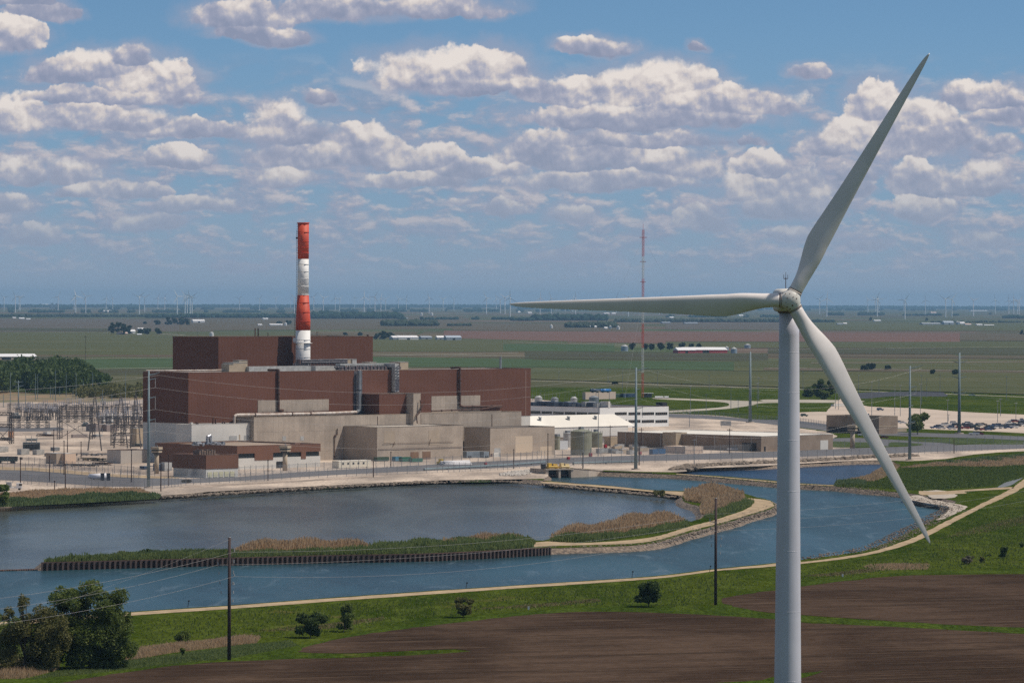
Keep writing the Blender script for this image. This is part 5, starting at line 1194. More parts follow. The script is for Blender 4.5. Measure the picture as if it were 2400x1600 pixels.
# ---------------------------------------------------------------- far woods: every mass of trees is made of lumpy crowns
ICO_V = None
def lump_mass(items, name, m, label, cat='wood', seed=1, kind='stuff'):
    """items: (x, y, z, rx, rz) crowns"""
    r = np.random.RandomState(seed); bm = bmesh.new(); bmesh.ops.create_icosphere(bm, subdivisions=2, radius=1); iv = np.array([v.co[:] for v in bm.verts]); jf = np.array([[v.index for v in f.verts] for f in bm.faces]); bm.free()
    V_, F_ = [], []
    for i, (x, y, z, rx, rz) in enumerate(items):
        q = iv * (1 + .22 * r.normal(size=(len(iv), 1))); q = q * (rx, rx, rz) + (x, y, z); F_.append(jf + i * len(iv)); V_.append(q)
    V_ = np.concatenate(V_); F_ = np.concatenate(F_); me = bpy.data.meshes.new(name); n = len(F_)
    me.vertices.add(len(V_)); me.vertices.foreach_set('co', V_.astype(np.float32).ravel()); me.loops.add(3 * n); me.loops.foreach_set('vertex_index', F_.astype(np.int32).ravel()); me.polygons.add(n)
    me.polygons.foreach_set('loop_start', np.arange(0, 3 * n, 3, dtype=np.int32)); me.polygons.foreach_set('loop_total', np.full(n, 3, np.int32)); me.materials.append(m); me.update(calc_edges=True)
    o = bpy.data.objects.new(name, me); COL.objects.link(o); tag(o, label, cat, None, kind); return o
M_wood = mat('far_foliage', (.014, .034, .024), .9, col2=(.028, .050, .030), scale=.03, detail=6, grain=.4, gscale=.12, spec=.1)
M_wood2 = mat('grey_foliage', (.050, .062, .040), .9, col2=(.034, .050, .030), scale=.03, detail=6, grain=.4, gscale=.12, spec=.1)
def belt(x0, x1, yb, hpx, dens, label, m=M_wood, dy=1.5, seed=1, gap=.0, yb1=None):
    r = random.Random(seed); it = []; n = int((x1 - x0) * dens)
    for i in range(n):
        x = r.uniform(x0, x1); t = (x - x0) / (x1 - x0); y = (yb if yb1 is None else yb + (yb1 - yb) * t) - abs(r.gauss(0, dy)) * .6
        if gap and math.sin(x * .11 + seed) + math.sin(x * .041 + seed * 2) < gap * 2 - 1: continue
        p = G(x, max(y, 719.5 + (x - 1200) * .0035)); s = p.y / F; h = hpx * s * r.uniform(.55, 1.1)
        it.append((p.x, p.y, h * .42, max(h * .55, s * 1.6) * r.uniform(.7, 1.5), h * .55))
    return lump_mass(it, 'far_wood', m, label, seed=seed)
belt(-60, 2460, 720, 6, 2.6, 'thin blue tree line along the very horizon', dy=1.0, seed=3)
belt(-60, 2460, 725, 5, 2.2, 'second row of far woods just under the horizon', dy=2.5, seed=4, gap=.68)
belt(-60, 700, 733, 5, 1.4, 'scattered far woods behind the left farmland', dy=3, seed=5, gap=.45)
belt(700, 1300, 731, 5, 1.5, 'far woods between the striped stack and the radio mast', dy=3, seed=6, gap=.5)
belt(1290, 2460, 728, 4.5, .8, 'far woods behind the right farmland', dy=2.5, seed=7, gap=.45)
belt(-60, 360, 743, 7, 1.0, 'green-grey hedge of trees across the left farmland', M_wood2, 1.2, 8)
belt(345, 690, 745, 9, 1.4, 'dark tree belt left of the striped stack', M_wood, 1.2, 9)
belt(730, 935, 747, 14, 2.2, 'dense dark wood right of the striped stack', M_wood, 2, 10)
belt(930, 1200, 749, 6, .8, 'low thin tree belt in front of the pale fields', M_wood, 1, 11, gap=.4)
belt(1200, 1250, 752, 8, .9, 'low bushes under the tip of the level blade', M_wood, 1, 12)
belt(1250, 1420, 751, 13, 1.8, 'dark wood under the level blade', M_wood, 1.5, 13)
belt(1330, 1440, 768, 12, 1.6, 'olive wood beside the white farm under the level blade', M_wood2, 2, 14)
belt(1440, 1860, 755, 8, 1.3, 'long flat tree belt under the thick part of the level blade', M_wood2, 1.0, 15)
belt(1900, 1955, 755, 6, 1.2, 'small tree belt right of the tower', M_wood, 1, 16)
belt(1560, 1830, 744, 5, .9, 'far trees under the root of the level blade', M_wood, 3, 17, gap=.4)
belt(1940, 2070, 739, 7, 1.2, 'dark wood right of the large turbine, behind the fields', M_wood, 1, 18, gap=.3)
belt(2110, 2270, 740, 5, .8, 'thin wood behind the right wind turbines', M_wood, 1.2, 19, gap=.3)
belt(2350, 2460, 746, 7, 1.2, 'dark wood at the right edge', M_wood, 1.2, 20)
belt(2180, 2400, 756, 4, .5, 'low hedge behind the right farm buildings', M_wood2, 1, 21)
belt(1050, 1105, 764, 6, .8, 'low grove left of the olive copse', M_wood2, 1, 22)
belt(900, 1022, 764, 13, 1.7, 'olive copse right of the striped stack', M_wood2, 1.8, 23) if 0 else belt(898, 1022, 764, 13, 1.7, 'olive copse behind the white-roofed farm sheds', M_wood2, 1.8, 23)
# large wood behind the switchyard
r = random.Random(31); cl = []
for i in range(150):
    x = r.uniform(-120, 232); y = r.uniform(893, 924) if x < 190 else r.uniform(905, 918); p = G(x, y); top = 842 + r.uniform(-2, 8) if x < 200 else 853 + (x - 200) * .4
    H = at(x, top + (y - 905) * .8, p.y).z * r.uniform(.8, 1.0); rx = r.uniform(6, 11); cl.append((p.x, p.y, H * .55, rx, rx, H * .46))
v, n = leaf_cloud(cl, 42000, 1.25, 5, .8)
wd = leaf_obj('switchyard_wood', v, n, L_dark); tag(wd, 'large dark green wood behind the switchyard at the left edge', 'wood', None, 'stuff')
for x in range(-40, 232, 13):
    pass
cl = []
for i in range(60):
    x = r.uniform(190, 345); y = r.uniform(921, 933); p = G(x, y); H = r.uniform(4, 9); rx = r.uniform(3, 6); cl.append((p.x, p.y, H * .5, rx, rx, H * .5))
v, n = leaf_cloud(cl, 9000, .8, 6, .8); o = leaf_obj('scrub_bushes', v, n, L_olive); tag(o, 'belt of olive scrub between wood and switchyard', 'scrub', None, 'stuff')
# ---------------------------------------------------------------- single trees
def tree(name, label, loc, H, Wd, m, n, leaf, seed, trunk=.28, cat='tree', group=None, clumps=None, lean=0, open_=1.0, crown='crown'):
    r = random.Random(seed); o = thing(name, label, cat, loc, 0.0 if clumps else r.uniform(0, 6), group)
    if clumps is None:
        clumps = []; k = max(5, int(12 * open_))
        for i in range(k + (2 if trunk < .15 else 0)):
            a = r.uniform(0, 6.28); q = r.uniform(.0, .62 if trunk > .15 else .85) * Wd / 2 * (1.0 if i else 0); z = H * (trunk + (1 - trunk) * r.uniform(.22, .80)) if trunk > .15 else H * r.uniform(.08, .70); f = 1 - abs((z / H - trunk) / (1 - trunk) - .42) * .8
            rx = Wd * (r.uniform(.16, .27) if trunk > .15 else r.uniform(.13, .26)) * f; clumps.append((q * math.cos(a), q * math.sin(a), z, rx, rx, rx * r.uniform(.6, .95)))
        zt2 = max(c[2] + c[5] for c in clumps); clumps = [(a, b, c * H / zt2 * .98, d, e, f) for a, b, c, d, e, f in clumps]
    v, nn = leaf_cloud(clumps, n, leaf, seed, .45); leaf_obj(crown, v, nn, m, o)
    mb = MB(); mb.tube((0, 0, -.1), (0, 0, H * trunk), H * .022, H * .016, 8)
    for c in clumps[:14]: 
        mid = Vector((c[0] * .35, c[1] * .35, H * trunk + (c[2] - H * trunk) * .45)); mb.tube((0, 0, H * trunk * .9), mid, H * .013, H * .008, 6); mb.tube(mid, c[:3], H * .008, H * .003, 5)
    mb.build('trunk', M_bark, o); return o
def ptree(x, yb, yt, wpx, label, m=L_tree, n=5000, leaf=.3, seed=1, **kw):
    p = G(x, yb); s = p.y / F; return tree(kw.pop('name', 'tree'), label, p, at(x, yt, p.y).z, wpx * s, m, n, leaf, seed, **kw)
# foreground group, lower left
def fg(x, yb, clumps, label, m, n, leaf, seed, name='tree'):
    p = G(x, yb); s = p.y / F; cs = []; r = random.Random(seed)
    for cx, cy, w, h in clumps:
        for _ in range(5):
            a = r.uniform(0, 6.28); q = r.uniform(.35, .75); f = r.uniform(.45, .72)
            cs.append(((cx - x) * s + w * s * q * math.cos(a), r.uniform(-3, 3), (yb - cy) * s + h * s * q * math.sin(a), w * s * f, w * s * f, h * s * f * 1.1))
    H = max(c[2] + c[5] for c in cs); return tree(name, label, p, H, 10, m, n, leaf, seed, clumps=cs, trunk=.22)
for o in ():
    pass
fg(212, 1566, [(150, 1395, 34, 26), (130, 1430, 32, 26), (185, 1405, 34, 28), (165, 1440, 38, 30), (222, 1392, 36, 26), (262, 1412, 34, 30), (285, 1440, 26, 30), (240, 1445, 42, 34), (290, 1475, 24, 28), (200, 1470, 48, 36), (255, 1500, 42, 34), (180, 1510, 46, 34), (225, 1540, 44, 24), (285, 1515, 30, 24), (160, 1480, 32, 30), (140, 1520, 34, 30), (120, 1450, 26, 28), (200, 1550, 44, 22), (255, 1540, 40, 24)], 'largest leafy tree of the lower left group, full rounded crown', L_tree, 42000, .21, 41)
fg(58, 1572, [(55, 1410, 16, 16), (62, 1440, 14, 18), (20, 1440, 18, 14), (88, 1470, 32, 30), (100, 1440, 24, 24), (60, 1490, 38, 32), (130, 1465, 28, 30), (30, 1500, 34, 30), (140, 1505, 30, 28), (20, 1540, 30, 24), (100, 1520, 34, 30), (60, 1535, 34, 26), (125, 1490, 18, 22), (85, 1555, 34, 16), (130, 1540, 22, 20)], 'thin olive tree with bare branches at the lower left', L_olive, 19000, .20, 42)
fg(-10, 1548, [(-20, 1450, 22, 24), (12, 1475, 24, 20), (0, 1505, 40, 32), (20, 1530, 34, 24), (30, 1475, 26, 24), (10, 1545, 34, 20), (-30, 1500, 30, 30)], 'dark tree cut by the left edge of the photo', L_tree, 12000, .22, 43)
fg(115, 1560, [(105, 1530, 22, 16), (125, 1545, 24, 14), (95, 1550, 20, 12)], 'bright yellow-green bush at the foot of the lower left trees', L_yel, 2200, .22, 44, 'bush')
for i, (x, yb, yt, w, lb, m, n) in enumerate(((728, 1494, 1431, 72, 'round dark bush on the embankment right of the left wooden pole', L_dark, 5200), (806, 1480, 1410, 54, 'slim light green small tree on the embankment', L_tree, 2300), (1086, 1446, 1396, 46, 'small open light green tree above the ploughed field', L_olive, 1900),
    (1520, 1421, 1358, 76, 'dense round dark bush left of the right wooden pole', L_dark, 6500), (432, 1508, 1477, 54, 'low green bush left of the left wooden pole', L_tree, 2600), (2355, 1308, 1278, 28, 'small dark conical bush on the right embankment', L_dark, 1900), (2302, 1318, 1303, 16, 'small grey-green shrub left of the conical bush', L_olive, 600),
    (2270, 1322, 1300, 34, 'pale leafless grey shrub on the right embankment', mat_leaf('leaf_grey', (.10, .09, .06), (.16, .14, .10)), 700), (2318, 1302, 1298, 12, 'tiny dark shrub above the grey-green one', L_dark, 260), (2394, 1282, 1268, 18, 'small green bush at the right edge on the embankment', L_tree, 500),
    (428, 1538, 1516, 14, 'tiny sapling in the dry grass strip', L_tree, 260))):
    ptree(x, yb, yt, w, lb, m, n, .22, 50 + i, name='bush', cat='bush', trunk=.10)
# trees in the middle distance
ptree(2150, 1018, 966, 62, 'leafy green tree between gatehouse and car park', L_tree, 4200, .55, 70, trunk=.2)
for i, (x, yb, yt, w, m) in enumerate(((1898, 930, 905, 34, L_tree), (1922, 932, 886, 34, L_dark), (1946, 930, 888, 40, L_dark), (1908, 928, 898, 26, L_dark), (1934, 936, 912, 26, L_tree))):
    ptree(x, yb, yt, w, '%s tree from the left in the dark clump right of the turbine tower' % ORD[i], m, 2200, .8, 80 + i, trunk=.12, group='clump of trees right of the turbine tower')
for i, (x, yb, yt, w) in enumerate(((1482, 823, 803, 17), (1513, 822, 806, 14), (1527, 822, 805, 16), (1548, 823, 803, 22), (1570, 822, 803, 18), (1598, 818, 802, 20), (1620, 816, 805, 16), (1638, 816, 805, 16))):
    ptree(x, yb, yt, w, '%s round dark tree from the left in the row beside the red barn' % ORD[i], L_far, 900, 1.3, 90 + i, trunk=.18, group='row of trees by the red barn')
for i, (x, yb, yt, w) in enumerate(((262, 783, 755, 16), (275, 783, 754, 20), (290, 784, 757, 18), (302, 782, 762, 14), (345, 783, 768, 18), (372, 783, 768, 16), (330, 781, 770, 14))):
    ptree(x, yb, yt, w, '%s dark tree from the left around the white farm at the left' % ORD[i], L_far, 700, 1.9, 100 + i, trunk=.1, group='trees of the left farm')
for i, (x, yb, yt, w) in enumerate(((368, 761, 750, 14), (395, 761, 742, 16), (410, 761, 744, 20), (425, 761, 742, 18), (440, 761, 746, 16), (340, 759, 754, 8))):
    ptree(x, yb, yt, w, '%s tree from the left in the clump beside the long white shed' % ORD[i], L_far, 600, 2.6, 110 + i, trunk=.1, group='clump by the long white shed')
for i, (x, yb, yt, w) in enumerate(((884, 795, 780, 18), (898, 795, 775, 22), (914, 795, 778, 20), (810, 785, 779, 12), (844, 786, 779, 12), (655, 760, 752, 16), (675, 762, 750, 18))):
    ptree(x, yb, yt, w, '%s small farm tree from the left around the striped stack' % ORD[i], L_far, 650, 1.7, 120 + i, trunk=.12, group='farm trees near the stack')
for i, (x, yb, yt, w) in enumerate(((2025, 868, 855, 22), (2042, 867, 850, 20), (2080, 867, 856, 14), (2185, 877, 867, 14), (2240, 878, 866, 14), (1440, 900, 895, 12), (2395, 784, 772, 12), (2320, 738, 732, 10), (2040, 752, 742, 10), (2172, 752, 744, 8))):
    ptree(x, yb, yt, w, '%s lone field tree from the list right of the tower' % ORD[i] if 0 else '%s lone tree or bush in the open fields at the right' % ORD[i], L_far, 500, 1.2, 130 + i, trunk=.08, group='lone trees in the right fields')
p = G(0, 1189); ptree(2, 1187, 1130, 44, 'bright green bush on the lake shore at the left edge', L_tree, 3200, .42, 150, name='bush', cat='bush', trunk=.08)
ptree(1547, 1160, 1147, 34, 'small brown-green bush on the dike between the two waters', L_olive, 1500, .3, 151, name='bush', cat='bush', trunk=.05)
ptree(347, 1304, 1285, 24, 'small dark green bush on the reed spit', L_dark, 900, .3, 152, name='bush', cat='bush', trunk=.1); ptree(290, 1302, 1290, 24, 'low olive bush on the left part of the reed spit', L_olive, 700, .28, 153, name='bush', cat='bush', trunk=.05)
# ---------------------------------------------------------------- reeds
def reeds(px, n, h, m, label, seed, name='reeds', zb=0.0, wid=.16, lean=.12, hv=.35):
    h *= .64; n = int(n * .8); w = [G(x, y, zb).xy for x, y in px]; r = np.random.RandomState(seed); xs = [p.x for p in w]; ys = [p.y for p in w]; pts = []
    poly = np.array([(p.x, p.y) for p in w])
    while len(pts) < n:
        q = np.column_stack([r.uniform(min(xs), max(xs), 4 * n), r.uniform(min(ys), max(ys), 4 * n)]); c = np.zeros(len(q), bool); j = len(poly) - 1
        for i in range(len(poly)):
            a, b = poly[i], poly[j]; cond = ((a[1] > q[:, 1]) != (b[1] > q[:, 1])) & (q[:, 0] < (b[0] - a[0]) * (q[:, 1] - a[1]) / (b[1] - a[1] + 1e-9) + a[0]); c ^= cond; j = i
        pts += list(q[c])
    p = np.array(pts[:n]); dd = np.full(n, 1e9)
    for i in range(len(poly)):
        a_, b_ = poly[i], poly[(i + 1) % len(poly)]; e = b_ - a_; t = np.clip(((p - a_) @ e) / (e @ e + 1e-9), 0, 1); dd = np.minimum(dd, np.linalg.norm(p - a_ - t[:, None] * e, axis=1))
    hh = h * (1 + hv * r.normal(size=n).clip(-1.6, 1.8) * .6) * (1 + .16 * np.sin(p[:, 0] * .13 + seed) * np.cos(p[:, 1] * .05) + .13 * np.sin(p[:, 0] * .47 + seed * 3 + p[:, 1] * .06)) * np.clip(.50 + dd / 9 + .15 * r.normal(size=n), .3, 1.12); a = r.uniform(0, math.pi, n); dx, dy = np.cos(a) * wid, np.sin(a) * wid
    lx, ly = r.normal(size=n) * lean * h, r.normal(size=n) * lean * h; z0 = np.full(n, zb)
    v = np.stack([np.column_stack([p[:, 0] - dx, p[:, 1] - dy, z0]), np.column_stack([p[:, 0] + dx, p[:, 1] + dy, z0]), np.column_stack([p[:, 0] + dx * .8 + lx, p[:, 1] + dy * .8 + ly, z0 + hh]), np.column_stack([p[:, 0] - dx * .4 + lx, p[:, 1] - dy * .4 + ly, z0 + hh * 1.05])], 1).reshape(-1, 3)
    o = leaf_obj(name, v, n, m); tag(o, label, 'reeds', None, 'stuff'); return o
reeds([(104, 1321), (300, 1315), (537, 1309), (770, 1303), (1000, 1299), (1250, 1287), (1250, 1283), (1000, 1293), (770, 1297), (537, 1302), (300, 1308), (104, 1318)], 30000, 2.3, L_reed, 'green reeds along the top of the sheet-pile wall', 1)
reeds([(104, 1318), (300, 1304), (537, 1293), (560, 1296), (300, 1310)], 8000, 2.0, L_reed2, 'low blue-green reeds at the left end of the spit', 2)
reeds([(540, 1296), (570, 1286), (700, 1285), (800, 1284), (860, 1282), (870, 1290), (700, 1296)], 9000, 3.2, L_tan, 'pale dry reeds on the middle of the spit', 3)
reeds([(860, 1284), (1000, 1276), (1238, 1266), (1255, 1274), (1240, 1283), (1000, 1292), (860, 1293)], 14000, 2.6, L_reed, 'mixed green reeds on the right half of the spit', 4)
reeds([(1030, 1279), (1100, 1272), (1215, 1266), (1225, 1271), (1120, 1279), (1040, 1284)], 9000, 2.9, L_tan, 'dry reed tops on the right half of the spit', 5)
reeds([(1290, 1265), (1310, 1253), (1410, 1243), (1440, 1228), (1520, 1222), (1590, 1221), (1610, 1228), (1540, 1240), (1440, 1254), (1400, 1262)], 24000, 3.6, L_tan, 'tall dry reeds in the island of reeds by the gravel dike', 6)
reeds([(1287, 1268), (1300, 1262), (1400, 1262), (1450, 1257), (1540, 1241), (1612, 1226), (1616, 1232), (1560, 1246), (1470, 1260), (1400, 1269), (1330, 1271)], 13000, 2.4, L_reed, 'green reeds along the gravel dike', 7)
reeds([(1606, 1173), (1604, 1158), (1640, 1150), (1700, 1152), (1745, 1160), (1700, 1168), (1665, 1175), (1650, 1180)], 16000, 3.6, L_tan, 'tall dry reeds on the point where the channel bends', 8)
reeds([(1645, 1205), (1640, 1190), (1665, 1175), (1740, 1166), (1750, 1172), (1700, 1195), (1665, 1212)], 9000, 3.0, L_tan, 'dry reeds in front of the point', 9)
reeds([(1650, 1213), (1700, 1190), (1745, 1172), (1768, 1178), (1758, 1186), (1730, 1197), (1675, 1216)], 9000, 2.2, L_reed, 'green reeds behind the gravel tip of the dike', 10)
reeds([(-60, 1193), (0, 1188), (170, 1179.5), (372, 1168.5), (376, 1164), (300, 1166), (170, 1172), (0, 1180), (-60, 1184)], 17000, 2.7, L_reed2, 'green reeds at the lake edge below the switchyard', 11)
reeds([(-60, 1184), (0, 1180), (170, 1172), (300, 1166), (360, 1162), (330, 1148), (200, 1148), (100, 1152), (0, 1160), (-60, 1164)], 24000, 1.5, L_tan, 'dry brown grass behind the shore reeds', 12, 'dry_grass')
reeds([(1964, 1135), (1975, 1128), (2033, 1116), (2060, 1100), (2085, 1088), (2110, 1092), (2090, 1110), (2050, 1128), (1990, 1137)], 9000, 1.6, L_tan, 'tan reeds at the right end of the blue pond', 13)
reeds([(1960, 1138), (1990, 1132), (2050, 1130), (2090, 1114), (2110, 1098), (2200, 1094), (2320, 1096), (2420, 1090), (2430, 1110), (2330, 1138), (2170, 1150), (2060, 1144), (1964, 1141)], 40000, 1.0, mat_leaf('marsh_green', (.080, .125, .022), (.16, .20, .05), .5), 'dense green marsh grass right of the pond', 14, 'marsh_grass', wid=.3)
reeds([(1955, 1139), (1960, 1131), (1990, 1129), (2030, 1132), (2030, 1139)], 5000, 2.0, L_reed2, 'dark green clump at the left end of the marsh', 15, wid=.2)
reeds([(2110, 1096), (2200, 1084), (2300, 1078), (2450, 1066), (2450, 1086), (2320, 1094), (2200, 1092)], 17000, 1.3, L_tan, 'tan and green weeds behind the marsh', 16, 'weeds', wid=.25); reeds([(2180, 1086), (2300, 1074), (2450, 1064), (2450, 1072), (2350, 1084), (2240, 1090)], 6000, 1.6, L_reed2, 'green weeds behind the marsh', 17, 'weeds', wid=.25)
reeds([(275, 1542), (330, 1518), (430, 1508), (560, 1494), (612, 1493), (600, 1508), (520, 1516), (400, 1530), (300, 1548)], 15000, 1.15, L_tan, 'strip of tall dry grass near the left wooden pole', 18, 'dry_grass', wid=.06); reeds([(-40, 1560), (40, 1552), (140, 1560), (135, 1570), (60, 1590), (-40, 1592)], 8000, 1.3, L_tan, 'dry grass under the lower left trees', 19, 'dry_grass', wid=.06)
reeds([(275, 1550), (420, 1532), (560, 1512), (680, 1500), (700, 1512), (560, 1540), (400, 1556), (200, 1580), (60, 1592), (130, 1575)], 20000, .55, L_reed, 'longer green grass at the edge of the ploughed field', 20, 'long_grass', wid=.08)
reeds([(2020, 1328), (2040, 1322), (2180, 1322), (2175, 1334), (2060, 1336)], 5000, .8, L_tan, 'patch of pale dry grass on the right embankment', 21, 'dry_grass', wid=.08)
for k, (pl, n, s) in enumerate((([(493, 1158), (560, 1154), (600, 1151), (600, 1154), (493, 1160)], 900, 22), ([(740, 1145), (800, 1140), (850, 1137), (850, 1140), (760, 1146)], 900, 23), ([(1060, 1130), (1130, 1126), (1170, 1128), (1130, 1130)], 1300, 24))):
    reeds(pl, n, .9, L_reed2, '%s patch of weeds on the stony lake shore, from the left' % ORD[k], s, 'weeds', zb=-.6)
L_gr = mat_leaf('grass_tuft', (.085, .125, .015), (.19, .22, .05), .5); L_str = mat_leaf('straw_tuft', (.16, .13, .055), (.26, .21, .10), .4)
reeds([(330, 1448), (541, 1431), (867, 1408), (1224, 1384), (1530, 1362), (1780, 1335), (1780, 1372), (1690, 1396), (1643, 1428), (1464, 1421), (1321, 1424), (1178, 1435), (1000, 1452), (760, 1490), (560, 1500), (330, 1515)], 9000, .5, L_gr, 'tufts of grass over the embankment left of the tower', 40, 'grass_tufts', wid=.14, lean=.3)
reeds([(1876, 1328), (2030, 1308), (2137, 1280), (2212, 1243), (2300, 1198), (2420, 1138), (2450, 1140), (2450, 1335), (2137, 1338), (1876, 1362)], 9000, .55, L_gr, 'tufts of grass over the embankment right of the tower', 41, 'grass_tufts', wid=.16, lean=.3)
for k, pl in enumerate(([(1100, 1428), (1300, 1412), (1400, 1402), (1410, 1410), (1250, 1424)], [(1880, 1350), (1990, 1338), (2050, 1330), (2060, 1338), (1960, 1350)], [(2200, 1262), (2330, 1222), (2420, 1205), (2420, 1225), (2300, 1250)], [(600, 1478), (760, 1462), (900, 1445), (900, 1452), (740, 1478)])):
    reeds(pl, 1500, .6, L_str, '%s thin patch of straw-coloured grass on the embankment, from the list of four' % ORD[k] if 0 else '%s thin patch of straw-coloured grass on the embankment' % ('central', 'right', 'far right', 'left')[k], 50 + k, 'straw_tufts', wid=.12, lean=.3)
# ---------------------------------------------------------------- stones of the banks
def rocks(pts, n, s0, s1, spread, m, label, seed, z=0.0, down=0.0):
    w = [G(x, y).xy for x, y in pts]; c = smooth(w, 5); r = random.Random(seed); it = []
    for i in range(n):
        p = r.choice(c); a = r.uniform(-spread, spread); s = r.uniform(s0, s1); it.append((p.x + r.uniform(-4, 4), p.y + a, z - down * (a / spread + 1) / 2 * 0 + r.uniform(0, .2), s, s * .6))
    o = lump_mass(it, 'loose_stones', m, label, 'stones', seed); return o
M_st = mat('pale_stone', (.24, .19, .145), .9, col2=(.09, .072, .058), scale=.7, detail=6)
M_st2 = mat('white_stone', (.52, .48, .43), .9, col2=(.32, .29, .26), scale=.7, detail=6)
rocks([(1595, 1100), (1640, 1092), (1750, 1086), (1900, 1080), (2050, 1071), (2130, 1068)], 900, .5, 1.5, 7, M_st, 'rough stones along the shore behind the blue pond', 1)
rocks([(1195, 1112), (1230, 1106), (1270, 1102)], 1300, .25, .6, 13, M_st2, 'slope of white broken stone left of the intake', 2)
rocks([(1275, 1281), (1357, 1280), (1464, 1276), (1536, 1268.5), (1607, 1248), (1678, 1230), (1740, 1211), (1800, 1194), (1814, 1184)], 1100, .2, .5, 1.5, M_st, 'brown riprap stones on the near side of the gravel dike', 3, -.3)
rocks([(1000, 1130), (1100, 1126), (1178, 1126), (1271, 1133), (1357, 1141), (1500, 1155), (1590, 1163)], 500, .25, .6, 1.5, M_st, 'stones on the lake side of the far dike', 4, -.3)
rocks([(390, 1163), (493, 1157), (640, 1148), (780, 1140), (900, 1134), (1000, 1128)], 700, .3, .8, 3, M_st, 'stones on the lake shore below the perimeter road', 5, -.2)
rocks([(1320, 1107), (1350, 1106), (1400, 1104)], 1, .1, .2, 1, M_st, 'single small stone by the wing wall', 6) if 0 else None
rocks([(1880, 1309), (2030, 1286), (2090, 1264), (2137, 1241), (2180, 1220), (2203, 1206), (2228, 1194), (2222, 1184), (2173, 1173), (2119, 1164), (2030, 1146), (1876, 1135), (1780, 1127.5), (1600, 1113)], 2200, .15, .3, 1.6, M_st, 'stones lining the curved end of the channel', 7, -.1)
# ---------------------------------------------------------------- farm buildings far out
def gable(x0, x1, yb, h, wallm, roofm, label, name='barn', dep=.6, cat='barn', group=None, rz=.42, doors=True):
    p = G((x0 + x1) / 2, yb); s = p.y / F; Lh = (x1 - x0) * s / 2; H = h * s; D_ = max(8.0, min(40.0, Lh * 2 * dep)); e = H * .55
    o = thing(name, label, cat, p, rz, group)
    MB().box(-Lh, 0, 0, Lh, D_, e).add([(-Lh, 0, e), (-Lh, D_, e), (-Lh, D_ / 2, H - .15)], [(0, 1, 2)]).add([(Lh, 0, e), (Lh, D_, e), (Lh, D_ / 2, H - .15)], [(0, 2, 1)]).build('wall', wallm, o)
    ov = .5; t = .2
    MB().add([(-Lh - ov, -ov, e - .1), (Lh + ov, -ov, e - .1), (Lh + ov, D_ / 2, H), (-Lh - ov, D_ / 2, H), (-Lh - ov, D_ + ov, e - .1), (Lh + ov, D_ + ov, e - .1)], [(0, 1, 2, 3), (3, 2, 5, 4), (0, 3, 4), (1, 5, 2)]).build('roof', roofm, o)
    if doors: MB().box(-Lh * .15, -.08, 0, Lh * .15, .0, e * .75).build('door', M_dark if h > 6 else wallm, o)
    return o
def silo(x, yb, w, h, label, m, group=None):
    p = G(x, yb); s = p.y / F; r = w * s / 2; H = h * s; o = thing('grain_bin', label, 'grain bin', p, 0, group)
    MB().lathe([(r, 0), (r, H * .72)], 18).build('bin_wall', m, o, False); MB().lathe([(r * 1.03, H * .72), (r * .12, H)], 18).build('bin_roof', M_lgrey, o); return o
M_fw = mat('farm_white', (.70, .69, .68), .6); M_fr = mat('farm_white_roof', (.74, .73, .73), .5); M_rbarn = mat('barn_red', (.40, .05, .06), .7, col2=(.32, .045, .05), scale=.2); M_fg = mat('farm_grey', (.30, .33, .37), .6); M_ftn = mat('farm_tan', (.48, .38, .29), .7)
M_bin = mat('galvanised_bin', (.34, .40, .46), .45, .3, col2=(.27, .32, .37), scale=.5)
gable(1598, 1711, 827, 13.5, M_rbarn, M_fr, 'long red barn with white roof in the fields to the right', dep=.28, rz=.42)
gable(1587, 1632, 828, 14, M_rbarn, M_fr, 'short red barn wing joined to the left end of the long red barn', dep=.6, rz=.42)
silo(1720, 828, 15, 15, 'grey grain bin at the right end of the red barn', M_bin); silo(1464, 823, 17, 16, 'large grey grain bin left of the tree row', M_bin); silo(1752, 816, 15, 11, 'dark grey grain bin standing alone right of the red barn', M_bin); silo(1703, 822, 10, 11, 'grain bin half hidden behind the red barn', M_bin)
gable(932, 983, 796, 10, M_fw, M_fr, 'long white-roofed shed right of the brown buildings, in the fields', dep=.5, rz=.42); gable(920, 950, 796, 9.5, M_fg, M_fr, 'dark-fronted shed end left of the long white one', dep=.8); gable(987, 1014, 795, 8, M_fg, M_fg, 'small grey-blue shed between the two white-roofed farms', dep=.7)
gable(1024, 1042, 796, 9.5, M_fg, M_fr, 'dark shed with white roof, right part of the field farm'); gable(1045, 1083, 797, 11, M_fg, mat('blue_grey_roof', (.36, .41, .47), .5), 'blue-grey barn at the right end of the field farm', dep=.45)
gable(-60, 90, 843, 14, M_ftn, M_fr, 'broad white-roofed shed at the left edge above the wood', dep=.3); gable(892, 903, 795, 6, M_ftn, M_fr, 'tiny tan house among the farm trees', 'farmhouse', cat='house')
gable(276, 300, 784, 6, M_ftn, mat('pink_roof', (.62, .45, .38), .7), 'pinkish roofed barn at the left farm', dep=.5); gable(301, 318, 782, 10, M_fr, M_fr, 'steep white-roofed barn in the left farm', dep=.8); gable(324, 341, 774, 6, M_fw, M_fr, 'small white shed behind the trees of the left farm'); gable(322, 333, 785, 3, M_fw, M_fr, 'tiny white outbuilding in the left farm')
gable(452, 481, 756, 7.5, M_fw, M_fr, 'long white shed right of the tree clump, far left', dep=.4); silo(496, 788, 10, 11, 'small white grain bin behind the roof of the rear brown building', M_fw)
